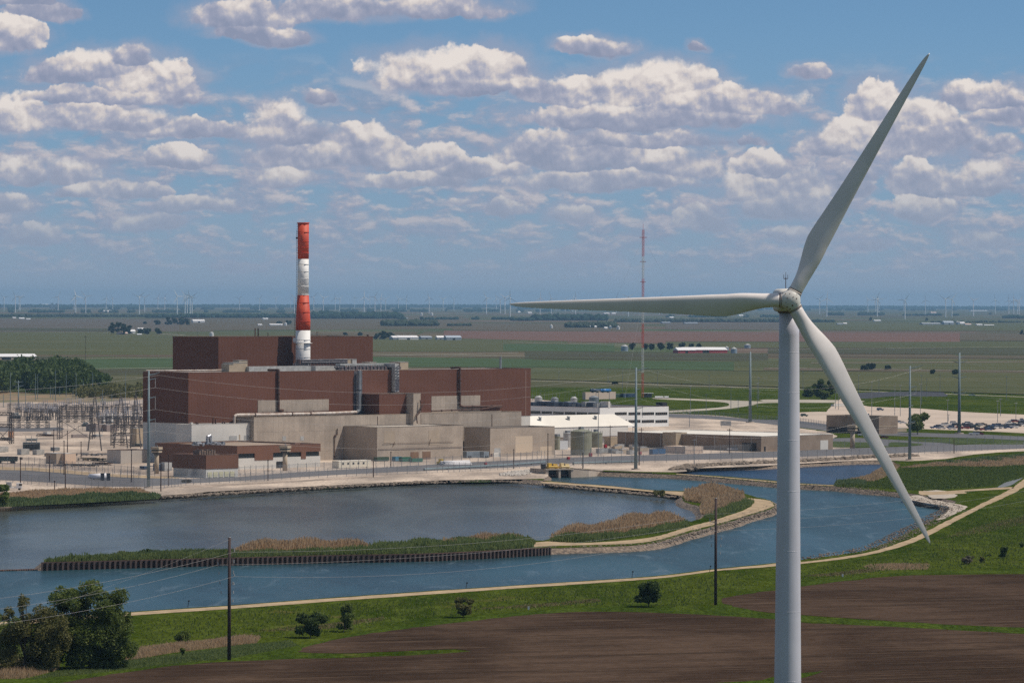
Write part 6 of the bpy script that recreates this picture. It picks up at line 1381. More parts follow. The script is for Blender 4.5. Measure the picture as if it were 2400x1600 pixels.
gable(243, 263, 732, 5, M_fw, M_fr, 'far white shed below the left wind turbines', dep=.4); gable(30, 38, 747, 4, M_ftn, M_fr, 'far small barn at the left edge, brownish'); gable(45, 58, 748, 4, M_fw, M_fr, 'far white barn pair left part, by the long hedge'); gable(62, 72, 749, 3, M_fw, M_fr, 'far low white barn at the left, right of the pair'); gable(98, 115, 717, 4.5, M_fw, M_fr, 'white dome-like store on the horizon at the left', dep=.5)
gable(617, 629, 749, 4, M_fw, M_fr, 'white shed left of the stack in the far trees'); gable(632, 664, 763, 4.5, M_fw, M_fr, 'low white farm sheds just left of the striped stack', dep=.3); silo(669, 763, 7, 8, 'white silo next to the farm sheds left of the striped stack', M_fw); gable(605, 615, 763, 4, M_fw, M_fr, 'small white house left of the low farm sheds', 'farmhouse', cat='house')
silo(988, 739, 5, 7, 'far white silo left one right of the stack', M_fw); silo(1012, 739, 6, 7, 'far white silo right one right of the stack', M_fw); gable(941, 957, 747, 3, M_fg, M_fg, 'far grey shed in front of the pale fields')
silo(1292, 769, 7, 9, 'white silo standing alone below the level blade', M_fw); gable(1384, 1400, 768, 5, M_fw, M_fr, 'low white barn, left one of the white farm below the blade'); gable(1401, 1414, 767, 7, M_fw, M_fr, 'white barn in the middle of the farm below the blade'); gable(1417, 1425, 771, 5, M_fw, M_fw, 'small white cube house of the farm below the blade', 'farmhouse', cat='house'); gable(1394, 1407, 760, 5, M_fw, M_fr, 'white shed at the back of the farm below the blade'); silo(1430, 771, 6, 9, 'grey silo of the farm below the blade', M_bin); silo(1449, 772, 8, 9, 'white silo at the right end of the farm below the blade', M_fw)
gable(1214, 1220, 733, 4, M_fw, M_fr, 'far white hut behind the blade tip'); gable(1238, 1247, 735, 4, M_fw, M_fr, 'far white shed right of the blade tip'); gable(1416, 1430, 736, 3, M_fw, M_fr, 'far white roof left of the far silos'); gable(1434, 1444, 736, 3.5, M_fw, M_fr, 'far white barn below the blade'); gable(1552, 1573, 758, 4, M_fg, M_fg, 'far grey-green glasshouse-like shed, left one'); gable(1604, 1638, 759, 4, M_fg, M_fg, 'far long grey-green shed, right one', dep=.3); gable(1570, 1580, 746, 4, M_fw, M_fr, 'far white dome shed below the blade root'); gable(1732, 1743, 741, 3.5, M_fw, M_fr, 'far white house below the blade root', 'farmhouse', cat='house')
gable(1977, 1986, 760, 4, M_fw, M_fw, 'bright white shed right of the tower', dep=.6); gable(1963, 1977, 761, 4, M_fg, M_fg, 'dark low shed left of the bright white shed'); gable(2049, 2066, 753, 3.5, M_fw, M_fr, 'white farmhouse roofs in the fields right of the tower')
gable(2160, 2208, 761, 5, M_fg, mat('grey_roof', (.33, .35, .36), .6), 'long grey shed in the big farm at the right', dep=.35); gable(2212, 2238, 761, 9, M_fg, mat('blue_grey_roof', (.36, .41, .47)), 'tall blue-grey barn in the big farm at the right'); silo(2244, 761, 8, 9, 'grain bin of the big farm at the right', M_bin); gable(2250, 2262, 760, 6, M_fw, M_fr, 'white barn of the big farm at the right'); gable(2262, 2278, 762, 4, M_fw, mat('pink_roof', (.62, .45, .38)), 'pinkish-roofed low shed of the big farm'); gable(2289, 2304, 763, 4, M_fw, M_fr, 'white shed right of the big farm'); gable(2306, 2332, 763, 2.5, M_fw, M_fr, 'very low white roof at the right end of the big farm', dep=.3); gable(2182, 2196, 735, 4, M_fw, mat('pink_roof', (.62, .45, .38)), 'far pinkish barn below the right wind turbines'); gable(2272, 2318, 729, 2, M_fw, M_fr, 'far white strip of greenhouse roofs on the right', dep=.2)
for k, (x, w, h) in enumerate(((118, 4, 9), (122, 3, 12), (127, 4, 8), (132, 3, 11), (70, 2, 6), (228, 2, 6))):
    p = G(x, 724); s = p.y / F; o = thing('elevator_tower', '%s blue-grey tower of the far works on the horizon at the left, from the left' % ORD[k], 'tower', p, 0, 'far works on the horizon')
    MB().box(-w * s / 2, 0, 0, w * s / 2, w * s, h * s).build('shaft', M_fg, o); MB().box(-w * s * .7, 0, h * s, w * s * .7, w * s, h * s + 6).build('head', M_fg, o)
# ---------------------------------------------------------------- radio mast
p = G(1506, 931); Hm = at(1506, 538, p.y).z; rm_ = thing('radio_mast', 'very tall thin lattice radio mast in red and white behind the office', 'mast', p)
M_mr = mat('mast_red', (.58, .07, .045), .6); M_mw = mat('mast_white', (.62, .62, .60), .6)
mz = [0] + [at(1506, y, p.y).z for y in (873, 815, 757, 695, 652, 601, 538)]
for i, (a, b) in enumerate(zip(mz, mz[1:])):
    mb = MB(); r_ = .85; cs = [(r_ * math.cos(t), r_ * math.sin(t)) for t in (math.pi / 2, math.pi * 7 / 6, math.pi * 11 / 6)]
    for x, y in cs: mb.tube((x, y, a), (x, y, b), .13, None, 5)
    z = a; k = 0
    while z < b - 1:
        z2 = min(z + 2.2, b)
        for j in range(3): c0, c1 = cs[j], cs[(j + 1) % 3]; mb.beam((*c0, z), (*c1, z2), .11); mb.beam((*c0, z), (*c1, z), .11)
        z = z2
    mb.build('mast_section', M_mw if i % 2 else M_mr, rm_)
MB().tube((0, 0, Hm), (0, 0, Hm + 4), .1).box(-2.6, -.2, Hm - 6, 2.6, .2, Hm - 5.6).box(-2.2, -.2, mz[6] - 4, 2.2, .2, mz[6] - 3.6).box(-2, -.2, mz[5] - 3, 2, .2, mz[5] - 2.6).build('antenna', M_mr, rm_)
for k, a in enumerate((.3, 2.4, 4.5)):
    mb = MB()
    for zt3, rr3 in ((Hm * .95, 70), (Hm * .62, 70), (Hm * .32, 45)): mb.tube((0, 0, zt3), (rr3 * math.cos(a), rr3 * math.sin(a), 0), .028, None, 4)
    mb.build('guy_wire', M_steel, rm_)
# ---------------------------------------------------------------- tall steel line poles
def steel_pole(x, yb, yt, wpx, label, arms, group='tall steel line poles'):
    p = G(x, yb); s = p.y / F; top = at(x, yt, p.y); H = top.z; o = thing('steel_pole', label, 'power pole', p, 0, group)
    MB().tube((0, 0, 0), (0, 0, H), wpx * s * .50, wpx * s * .23, 16).build('pole', M_pole, o, True); MB().tube((0, 0, -.1), (0, 0, .5), wpx * s * 1.3, wpx * s * 1.2, 14).build('footing', M_conc2, o)
    out = []
    for ya, dx, ins in arms:
        z = at(x, ya, p.y).z; L_ = dx * s
        MB().tube((0, 0, z), (L_ * .6, 0, z + abs(L_) * .12), .24, .16, 8).tube((L_ * .6, 0, z + abs(L_) * .12), (L_, 0, z + abs(L_) * .26), .16, .10, 8).build('arm', M_pole, o)
        if ins: MB().tube((L_ * .9, 0, z + abs(L_) * .2), (L_ * .9, 0, z - ins * s), .09, None, 6).build('insulator', M_lgrey, o)
        out.append(p + Vector((L_ * .9, 0, z - ins * s)))
    return out
a1 = steel_pole(348, 1143, 868, 8.5, 'tall blue-grey steel pole at the left corner of the brown hall', [(879, 26, 0), (890, 17, 18), (933, 17, 26), (985, 17, 24)])
a2 = steel_pole(1490, 1100, 861, 8.5, 'tall blue-grey steel pole between office and water, right of the tanks', [(868, 30, 0), (958, 17, 20), (913, 10, 0), (1002, -8, 10)])
a3 = steel_pole(2132, 1078, 857, 8, 'tall steel pole standing behind the lowered turbine blade, right side', [(863, 30, 0), (908, 16, 14), (990, 14, 0), (950, 8, 0)])
a4 = steel_pole(1758, 990, 824, 8, 'tall thin steel pole in the field left of the turbine tower', [(845, -3, 0), (880, -3, 0), (914, -3, 0)])
a5 = steel_pole(2248, 1016, 826, 8.5, 'tall steel pole with many arms beside the parked cars', [(838, 12, 0), (850, -18, 0), (850, 18, 0), (878, 10, 0), (886, -18, 0), (886, 18, 0), (914, 10, 0), (923, -18, 0), (923, 18, 0)])
a6 = steel_pole(43, 960, 892, 3.5, 'slim steel pole with crossarms before the wood at the left', [(896, 10, 0), (896, -10, 0), (906, 14, 0), (906, -14, 0)])
M_wire = mat('aluminium_cable', (.42, .40, .38), .5, .3)
def wire(p, q, sag, label, r=.032, n=22, group='power line cables'):
    o = thing('power_cable', label, 'cable', p, 0, group); pts = [(q - p) * (i / n) + Vector((0, 0, -4 * sag * (i / n) * (1 - i / n))) for i in range(n + 1)]
    MB().path(pts, r, 5).build('cable', M_wire, o)
for k, (a, b, sg, rk) in enumerate(((0, 0, 8, 'highest'), (1, 1, 8.5, 'second highest'), (2, 2, 8.5, 'second lowest'), (3, 3, 8, 'lowest'))):
    end = a2[0] if k == 0 else G(1497, 1100) + Vector((0, 0, at(1497, (889, 933, 1000)[k - 1], a2[0].y).z))
    wire(a1[k], end, sg, '%s cable across the brown hall between the two tall steel poles' % rk, .032)
    wire(a1[k], at(-400, (915, 965, 985, 1040)[k], 1500), 3, '%s cable from the left steel pole out over the switchyard' % rk, .032)
    wire(end, a3[min(k, 3)], 9, '%s cable from the middle steel pole towards the right one' % rk, .025)
for k in range(3): wire(a4[k], a5[3 * k], 6, '%s of the thin cables between the field pole and the many-armed pole, from the top' % ORD[k], .03); wire(a5[3 * k + 2], at(2700, 870 + 30 * k, 2200), 4, '%s cable leaving the many-armed pole to the right, from the top' % ORD[k], .03)
# wooden poles in front
M_wood_p = mat('creosoted_wood', (.062, .036, .034), .85, col2=(.035, .022, .022), scale=1.2, stretch=(1, 1, .15), detail=6)
def wood_pole(x, yb, yt, wpx, label, ins, sgn=1, group=None, mp=None):
    p = G(x, yb); s = p.y / F; H = at(x, yt, p.y).z; o = thing('wooden_pole', label, 'utility pole', p, 0, group)
    MB().tube((0, 0, -.2), (0, 0, H), wpx * s * .58, wpx * s * .46, 14).build('pole', mp or M_wood_p, o, True); out = []
    for xx, yy in ins:
        q = at(xx, yy, p.y) - p; MB().tube((0, 0, q.z - .25), q, .07, .05, 6).build('bracket', M_steel, o)
        m_ = MB()
        for i in range(4): c = q * (1 - .1 * i) + Vector((0, 0, -.025 * i)); m_.tube(c, c + (q * .03), .13, .09, 8)
        m_.build('insulator', M_lgrey, o); out.append(p + q)
    MB().tube((0, 0, H), (0, 0, H + .06), wpx * s * .5, wpx * s * .42, 12).build('pole_cap', M_steel, o)
    return out
w1 = wood_pole(537, 1546, 1259, 7.6, 'dark wooden pole standing left of centre in front of the channel', [(549, 1293), (511, 1323), (549, 1350)])
w2 = wood_pole(1677, 1417, 1167, 6.2, 'dark wooden pole standing right of centre in front of the channel', [(1664, 1220), (1692, 1246), (1664, 1222)])
for k, (yl, yr) in enumerate(((1391, 1), (1417, 1), (1451, 1))):
    ra = ('top', 'middle', 'bottom')[k]
    wire(w1[k], at(-150, yl + (yl - w1[k].z * 0 - (1293, 1323, 1350)[k]) * .28, 730), 1.2, '%s cable from the left wooden pole down to the left edge' % ra, .021)
    q = at((1664, 1690, 1680)[k], (1204, 1222, 1243)[k], w2[0].y); wire(w1[k], q, 2.2 if k < 2 else 3.5, '%s cable between the two wooden poles' % ra, .022); wire(q, at(2600, (1085, 1105, 1130)[k], 1350), 3, '%s cable from the right wooden pole to the right edge' % ra, .018)
wire(at(537, 1264, w1[0].y), at(-150, 1500, 730), 1, 'thin lowest guy cable crossing the lower left trees', .012)
# small poles and lamps
def lamp(x, yb, yt, label, group='lamp poles'):
    p = G(x, yb); H = at(x, yt, p.y).z; o = thing('lamp_post', label, 'lamp post', p, rnd.uniform(-.5, .5), group)
    MB().tube((0, 0, 0), (0, 0, H), .20, .11, 8).build('pole', M_steel, o); MB().box(-.9, -.25, H, .9, .25, H + .28).build('lamp_head', M_lgrey, o)
for k, (x, yb, yt) in enumerate(((2043, 975, 895), (2097, 973, 905), (2110, 975, 903), (2157, 974, 900), (2160, 948, 880), (2172, 930, 888), (2203, 926, 878), (2221, 991, 938), (2223, 987, 972), (2338, 990, 940), (2381, 988, 945), (2359, 935, 882), (2345, 975, 935), (2012, 925, 880), (2060, 923, 890), (1958, 958, 920), (1965, 960, 916))):
    lamp(x, yb, yt, '%s lamp pole from the left around the car park' % ORD[k], 'lamp poles around the car park')
for k, (x, yb, yt) in enumerate(((1402, 1069, 916), (1459, 918, 870), (1627, 1090, 1031), (1367, 1096, 1012), (1428, 946, 893), (1616, 1000, 966), (1618, 960, 905), (1655, 965, 925), (1713, 960, 908), (1730, 966, 937), (1775, 955, 898), (1778, 938, 886), (1662, 915, 880), (1541, 905, 872), (1425, 899, 866), (1310, 894, 870), (1882, 915, 872))):
    lamp(x, yb, yt, '%s thin pole from the list of yard and road poles right of the hall, nearest first' % ORD[k] if 0 else '%s thin pole between the brown hall and the turbine tower, nearest first' % ORD[k], 'thin poles behind the station')
def tpole(x, yb, yt, label, cross=True, m=None, group='small wooden utility poles'):
    p = G(x, yb); H = at(x, yt, p.y).z; o = thing('utility_pole', label, 'utility pole', p, rnd.uniform(-.3, .3), group)
    MB().tube((0, 0, 0), (0, 0, H), .22, .15, 8).build('pole', m or M_wood_p, o)
    if cross: MB().box(-1.3, -.12, H - 1.0, 1.3, .12, H - .75).build('crossarm', m or M_wood_p, o)
    else: MB().box(-.25, -.25, H, .25, .25, H + .3).build('cap', m or M_wood_p, o)
for x, yb, yt, lb in ((1284, 1085, 1017, 'wooden pole at the left side of the intake'), (1430, 1050, 996, 'wooden pole with transformer behind the long grey tub'), (1503, 1052, 1002, 'wooden pole with transformers right of the tall steel pole'), (1710, 1064, 1003, 'wooden pole with double crossarm before the tan warehouse'), (1498, 1090, 1038, 'pole just right of the tall steel pole'), (200, 868, 787, 'wooden pole with one crossarm above the wood'), (463, 790, 766, 'thin pole on the skyline left of the rear brown building'),
    (48, 1144, 1074, 'brown post at the left by the white truck'), (116, 1128, 1070, 'brown post in the left yard'), (150, 1112, 1034, 'tall rusty post before the small tan building'), (153, 1152, 1090, 'thin post at the edge of the dry grass'), (158, 1060, 1010, 'rusty post behind the small tan building'), (126, 1060, 1008, 'rusty post between the grey boxes'), (190, 1075, 1036, 'rusty post right of the small tan building'), (308, 1130, 1055, 'post before the pale warehouse'), (377, 1151, 1069, 'dark post right of the tall pole, left one'), (395, 1138, 1067, 'dark post right of the tall pole, right one'), (547, 1100, 1075, 'thin post before the service building'), (628, 1126, 1079, 'thin post in front of the white base wall'), (1204, 1098, 1054, 'thin post before the right concrete box'), (916, 1096, 1060, 'thin post before the left concrete box'), (875, 1118, 1082, 'post on the perimeter road verge'), (1366, 1100, 1063, 'thin post beside the white box'), (2236, 1062, 1030, 'dark post with box on the right perimeter'), (128, 1150, 1128, 'short pale marker post in the dry grass')):
    tpole(x, yb, yt, lb, lb.find('crossarm') >= 0 or lb.find('transformer') >= 0)
for k, (x, yb, yt) in enumerate(((24, 962, 873), (83, 938, 876), (88, 935, 878), (130, 940, 866), (155, 930, 875), (178, 935, 873), (217, 925, 872), (195, 925, 893), (294, 955, 872), (118, 932, 905), (124, 935, 909), (140, 928, 908), (171, 932, 909), (8, 955, 925), (60, 950, 915), (240, 965, 915), (262, 960, 925))):
    tpole(x, yb, yt, '%s bluish lightning mast before the wood, from the list left to right' % ORD[k] if 0 else '%s slim bluish mast standing before the dark wood at the left' % ORD[k], False, M_pole, 'slim masts of the switchyard')
# ---------------------------------------------------------------- switchyard
M_lat = mat('dark_lattice_steel', (.10, .095, .10), .6, .2, col2=(.16, .15, .15), scale=.6)
def lattice_col(mb, x, y, z0, z1, w=1.0, step=1.6, t=.16):
    cs = [(x - w / 2, y - w / 2), (x + w / 2, y - w / 2), (x + w / 2, y + w / 2), (x - w / 2, y + w / 2)]
    for c in cs: mb.beam((*c, z0), (*c, z1), t)
    z = z0; k = 0
    while z < z1 - .2:
        z2 = min(z + step, z1)
        for j in range(4): a, b = cs[j], cs[(j + 1) % 4]; mb.beam((*(a if k % 2 else b), z), (*(b if k % 2 else a), z2), t * .7)
        z = z2; k += 1
def lattice_beam(mb, x0, x1, y, z, w=1.0, step=1.6, t=.16):
    cs = [(y - w / 2, z), (y + w / 2, z), (y + w / 2, z + w), (y - w / 2, z + w)]
    for c in cs: mb.beam((x0, *c), (x1, *c), t)
    x = x0; k = 0
    while x < x1 - .2:
        x2 = min(x + step, x1)
        for j in range(4): a, b = cs[j], cs[(j + 1) % 4]; mb.beam((x, *(a if k % 2 else b)), (x2, *(b if k % 2 else a)), t * .7)
        x = x2; k += 1
def gantry(x0, x1, yb, yt, label, bays=2, levels=(1.0,), dep=8, t=.2, group='steel gantries of the switchyard'):
    p = G(x0, yb); s = p.y / F; Lg = (x1 - x0) * s; H = at(x0, yt, p.y).z; o = thing('switchyard_gantry', label, 'gantry', p, 0, group)
    for i in range(bays + 1):
        for y in (0, dep): m_ = MB(); lattice_col(m_, Lg * i / bays, y, 0, H, 1.3, 2.4, t); m_.build('column', M_lat, o)
    for f in levels:
        for y in (0, dep): m_ = MB(); lattice_beam(m_, 0, Lg, y, H * f - 1.4, 1.3, 2.2, t); m_.build('girder', M_lat, o)
    m_ = MB()
    for i in range(bays):
        m_.beam((Lg * i / bays, 0, 0), (Lg * (i + 1) / bays, 0, H * levels[-1] - 1.4), t * 1.2); m_.beam((Lg * (i + 1) / bays, 0, 0), (Lg * i / bays, 0, H * levels[-1] - 1.4), t * 1.2)
    m_.build('bracing', M_lat, o); return o
gantry(137, 214, 1029, 953, 'large dark two-level lattice gantry in the middle of the switchyard', 1, (1.0, .72), 12)
gantry(-12, 25, 1040, 966, 'dark lattice gantry at the left edge of the switchyard', 1, (1.0, .62), 8)
gantry(60, 136, 985, 958, 'low pale bus gantry behind the large one, left part', 4, (1.0,), 5, .12); gantry(228, 333, 985, 953, 'low bus gantry beside the brown hall', 5, (1.0,), 5, .12); gantry(20, 130, 968, 945, 'far low gantry before the dry ground', 5, (1.0,), 5, .1); gantry(235, 330, 1010, 975, 'pipe-like gantry with many posts left of the brown hall', 5, (1.0, .6), 6, .14); gantry(140, 230, 990, 962, 'middle bus gantry behind the large dark gantry', 5, (1.0, .7), 6, .15); gantry(20, 110, 1003, 975, 'bus gantry just right of the left edge gantry', 4, (1.0, .7), 6, .15); gantry(262, 332, 1044, 995, 'tall nearer gantry between the A-frame towers', 3, (1.0, .62, .3), 6, .16)
def aframe(x, yb, yt, spread, label):
    p = G(x, yb); s = p.y / F; H = at(x, yt, p.y).z; w = spread * s; o = thing('a_frame_tower', label, 'pylon', p, 0, 'A-frame line towers')
    for sgn in (-1, 1): m_ = MB(); m_.tube((sgn * w, 0, 0), (sgn * .3, 0, H), .32, .22, 8); m_.build('leg', M_lat, o)
    m_ = MB(); z = H * .25; 
    for f in (.28, .5, .72): m_.beam((-w * (1 - f), 0, H * f), (w * (1 - f), 0, H * f), .25)
    m_.build('crossbar', M_lat, o); MB().beam((0, 0, H), (0, 0, H + 3), .12).build('spike', M_steel, o); return o
aframe(283, 1050, 928, 16, 'tall dark A-frame tower left of the brown hall, left one'); aframe(318, 1050, 926, 12, 'tall dark A-frame tower left of the brown hall, nearer the hall'); aframe(222, 1056, 930, 16, 'tall dark A-frame tower right of the large gantry')
for i in range(7): wire(at(289 - i * 1, 932 + i * 4, 2150), at(-200, 925 + i * 6, 2300), 4 + i * .4, '%s slack switchyard cable, from the top' % ORD[i], .035, group='slack cables over the switchyard')
# breakers and bus supports
sup = thing('bus_support', 'x', 'bus support', (0, 0, -500), 0, 'bus supports of the switchyard')
MB().box(-.25, -.25, 0, .25, .25, 3.0).box(-1.5, -.15, 3.0, 1.5, .15, 3.3).build('stand', M_lat, sup)
for x in (-1.3, 0, 1.3):
    m_ = MB(); m_.tube((x, 0, 3.3), (x, 0, 5.6), .14, None, 8)
    for k in range(5): m_.tube((x, 0, 3.5 + k * .42), (x, 0, 3.6 + k * .42), .28, .22, 8)
    m_.build('insulator', mat('grey_insulator', (.33, .33, .36), .4), sup)
rr = random.Random(8); spots = []
for row, (y, x0, x1, n) in enumerate(((984, 62, 134, 12), (976, 40, 134, 14), (968, 30, 330, 25), (988, 236, 330, 15), (962, 140, 332, 20), (996, 226, 332, 12))):
    for i in range(n): spots.append((row, i, x0 + (x1 - x0) * (i + .5) / n + rr.uniform(-2, 2), y + rr.uniform(-1.5, 1.5)))
for k, (row, i, x, y) in enumerate(spots):
    c = sup if k == 0 else copy_tree(sup)
    c['label'] = '%s bus support from the left in the %s row of the switchyard' % (ORD[i], ('long middle', 'second', 'rear', 'front right', 'rear right', 'foremost right')[row]); c.location = G(x, y); c.rotation_euler = (0, 0, rr.uniform(-.3, .3)); s_ = rr.uniform(.9, 1.7); c.scale = (1, 1, s_)
M_tx = mat('transformer_grey', (.17, .20, .215), .5, col2=(.10, .12, .13), scale=.8)
def transformer(x, yb, w, h, label, m=M_tx):
    p = G(x, yb); s = p.y / F; W_ = w * s; H = h * s; o = thing('transformer', label, 'transformer', p, .15, 'transformers of the switchyard')
    MB().box(-W_ / 2, 0, .4, W_ / 2, 3.4, H * .55).build('tank', m, o)
    mb = MB(); n = 12
    for i in range(n): mb.box(-W_ / 2 + W_ * i / n, -1.0, .7, -W_ / 2 + W_ * i / n + .12, 0, H * .52)
    mb.build('radiator', m, o)
    for i in range(3): MB().tube((-W_ * .3 + i * W_ * .3, 1.5, H * .55), (-W_ * .34 + i * W_ * .34, 1.2, H * .98), .2, .1, 8).build('bushing', M_lgrey, o)
    MB().tube((-W_ * .3, 2.4, H * .72), (W_ * .35, 2.4, H * .72), .5, None, 12).build('conservator', m, o); MB().box(-W_ / 2 - .4, -1.3, 0, W_ / 2 + .4, 3.9, .4).build('plinth', M_conc2, o)
transformer(74, 1056, 40, 36, 'large dark transformer with bushings in the left yard'); transformer(36, 981, 24, 16, 'blue-grey transformer at the rear left'); transformer(325, 1047, 18, 14, 'small dark transformer by the foot of the brown hall'); transformer(201, 1000, 18, 12, 'navy transformer behind the large gantry')
for k, x in enumerate((243, 252, 262)):
    p = G(x, 991); s = p.y / F; o = thing('white_bushing', '%s of three tall white insulator columns near the brown hall' % ('left', 'middle', 'right')[k], 'insulator', p, 0, 'three white insulator columns'); m_ = MB(); m_.tube((0, 0, 0), (0, 0, 22 * s), 1.0, .6, 12)
    m_.build('column', M_white, o); MB().lathe([(1.3, 0), (1.3, .8)], 12).build('base', M_steel, o)
for x0, x1, yb, h, m, lb, nm, dp in ((-4, 20, 1060, 13, M_lgrey, 'pale grey container at the left edge of the yard', 'shipping_container', 3), (50, 69, 1066, 14, M_lgrey, 'upright pale grey box in front of the large transformer', 'yard_box', 3), (86, 104, 1066, 12, M_lgrey, 'white-grey box right of the large transformer', 'yard_box', 3), (128, 140, 1057, 9, M_steel, 'grey box behind the small tan building', 'yard_box', 3),
    (225, 250, 1011, 17, mat('mauve_block', (.24, .20, .19), .8), 'brown-grey relay house behind the tall towers, left half', 'relay_house', 8), (250, 276, 1011, 16, mat('mauve_block', (.24, .20, .19), .8), 'brown-grey relay house behind the tall towers, right half', 'relay_house', 8), (170, 205, 1026, 8, mat('mauve_block', (.24, .20, .19), .8), 'low brown wall under the large gantry', 'low_wall', 1), (320, 335, 1047, 44, M_tan, 'tall tan block left of the white base of the hall', 'stair_block', 5),
    (132, 153, 1087, 25, mat('tan_hut_shaded', (.36, .29, .23), .8), 'small tan building in the left yard, shaded part', 'yard_building', 7), (153, 178, 1087, 24, mat('tan_hut_sunlit', (.58, .44, .34), .8), 'small tan building in the left yard, sunlit part', 'yard_building', 7), (226, 240, 1024, 6, M_lgrey, 'white hut by the tall A-frame', 'yard_box', 3), (110, 120, 1019, 7, M_white, 'small white kiosk behind the transformer', 'kiosk', 3), (25, 31, 1026, 16, mat('orange_panel', (.60, .30, .15), .6), 'narrow orange panel by the left gantry', 'orange_panel', 2),  # tan yard building: shade and sunlight painted in as two wall colours
    (313, 344, 1084, 13, mat('beige_crate', (.50, .40, .28), .8), 'beige crate against the pale warehouse', 'crate', 3), (386, 403, 1104, 20, M_lgrey, 'pale grey-white container right of the guard tower', 'shipping_container', 3), (370, 386, 1104, 17, M_navy, 'navy container behind the guard tower', 'shipping_container', 3), (338, 352, 1100, 8, M_navy, 'dark blue bin left of the guard tower', 'bin', 3)):
    container(x0, x1, yb, h, m, lb, nm, dp, nm.replace('_', ' '))
corner_block(283, 1055, 1086, 251, 347, 'pale_warehouse', 'pale grey warehouse with a shaded door side, left of the tall steel pole', 'warehouse', mat('pale_cladding', (.47, .43, .39), .7, col2=(.42, .38, .345), scale=.1), M_roofd, cop=M_coping)
o = thing('green_railcar', 'dark green railcar at the left edge of the yard', 'railcar', G(-14, 1086), 0); s = G(0, 1086).y / F
MB().box(0, 0, 1.0, 54 * s, 3, 15 * s).build('body', mat('railcar_green', (.02, .06, .055), .4), o); MB().box(-.1, -.1, 15 * s, 54 * s + .1, 3.1, 15 * s + .3).build('roof', M_dark, o); MB().box(1, .3, 0, 3, 2.7, 1).box(54 * s - 3, .3, 0, 54 * s - 1, 2.7, 1).build('bogie', M_dark, o)
for i in range(3): MB().box(36 * s + i * 2.2, -.04, 1.8, 36 * s + i * 2.2 + 1.3, 0, 2.8).build('window', M_glass, o)
# steel stock and scrap
rr = random.Random(9)
for k, (x0, x1, yb, h, nm, lb, mm) in enumerate(((104, 165, 1070, 11, 'steel_stock', 'dark heap of steel sections in the left yard', M_lat), (178, 250, 1068, 8, 'steel_stock', 'bundle of silver pipes left of the pale warehouse', M_lgrey), (182, 250, 1080, 9, 'steel_stock', 'yellowish racks of steel left of the pale warehouse', mat('racking', (.32, .27, .17), .7)), (125, 250, 1093, 9, 'scrap_row', 'long low row of dark scrap and fittings along the left yard', M_lat), (215, 256, 1090, 9, 'rust_frame', 'rust-red low frame in the left yard', M_rust), (85, 130, 1022, 6, 'pipe_rack', 'red and white pipes lying behind the transformer', M_rust), (0, 24, 1032, 8, 'scrap_row', 'dark fittings at the foot of the left gantry', M_lat))):
    p = G(x0, yb); s = p.y / F; o = thing(nm, lb, nm.replace('_', ' '), p, -.02); mb = MB(); L_ = (x1 - x0) * s
    for i in range(22): a = rr.uniform(0, L_ * .75); y = rr.uniform(0, 4); z = rr.uniform(.1, h * s * .8); mb.beam((a, y, z), (a + rr.uniform(2, L_ * .25 + 2), y + rr.uniform(-.5, .5), z + rr.uniform(-.1, .1)), rr.uniform(.15, .4))
    mb.build('bars', mm, o); m_ = MB()
    for i in range(6): m_.box(L_ * i / 6, 0, 0, L_ * i / 6 + .2, 4.4, h * s * .75)
    m_.build('rack_frame', M_lat, o)
for k, x in enumerate((240, 254)):
    p = G(x, 1126); s = p.y / F; o = thing('steel_gate', '%s of two dark upright gate panels beside the white tank' % ('left', 'right')[k], 'gate panel', p); MB().box(-4 * s, 0, 0, 4 * s, .3, 18 * s).build('panel', M_lat, o); MB().box(-4.5 * s, -.1, 0, -4 * s, .4, 19 * s).box(4 * s, -.1, 0, 4.5 * s, .4, 19 * s).build('posts', M_steel, o)
o = thing('white_tank', 'white horizontal tank or boat hull behind the dark gate panels', 'tank', G(229, 1124), 0); s = G(229, 1124).y / F
MB().tube((-19 * s, 0, 1.4), (20 * s, 0, 1.4), 1.0, 1.25, 16).tube((-22 * s, 0, 1.6), (-19 * s, 0, 1.4), .5, 1.0, 16).build('hull', M_wht if 0 else mat('glossy_white', (.75, .73, .75), .3), o, True); MB().box(-10 * s, -.8, 0, -8 * s, .8, .6).box(10 * s, -.8, 0, 12 * s, .8, .6).build('cradle', M_rust, o)
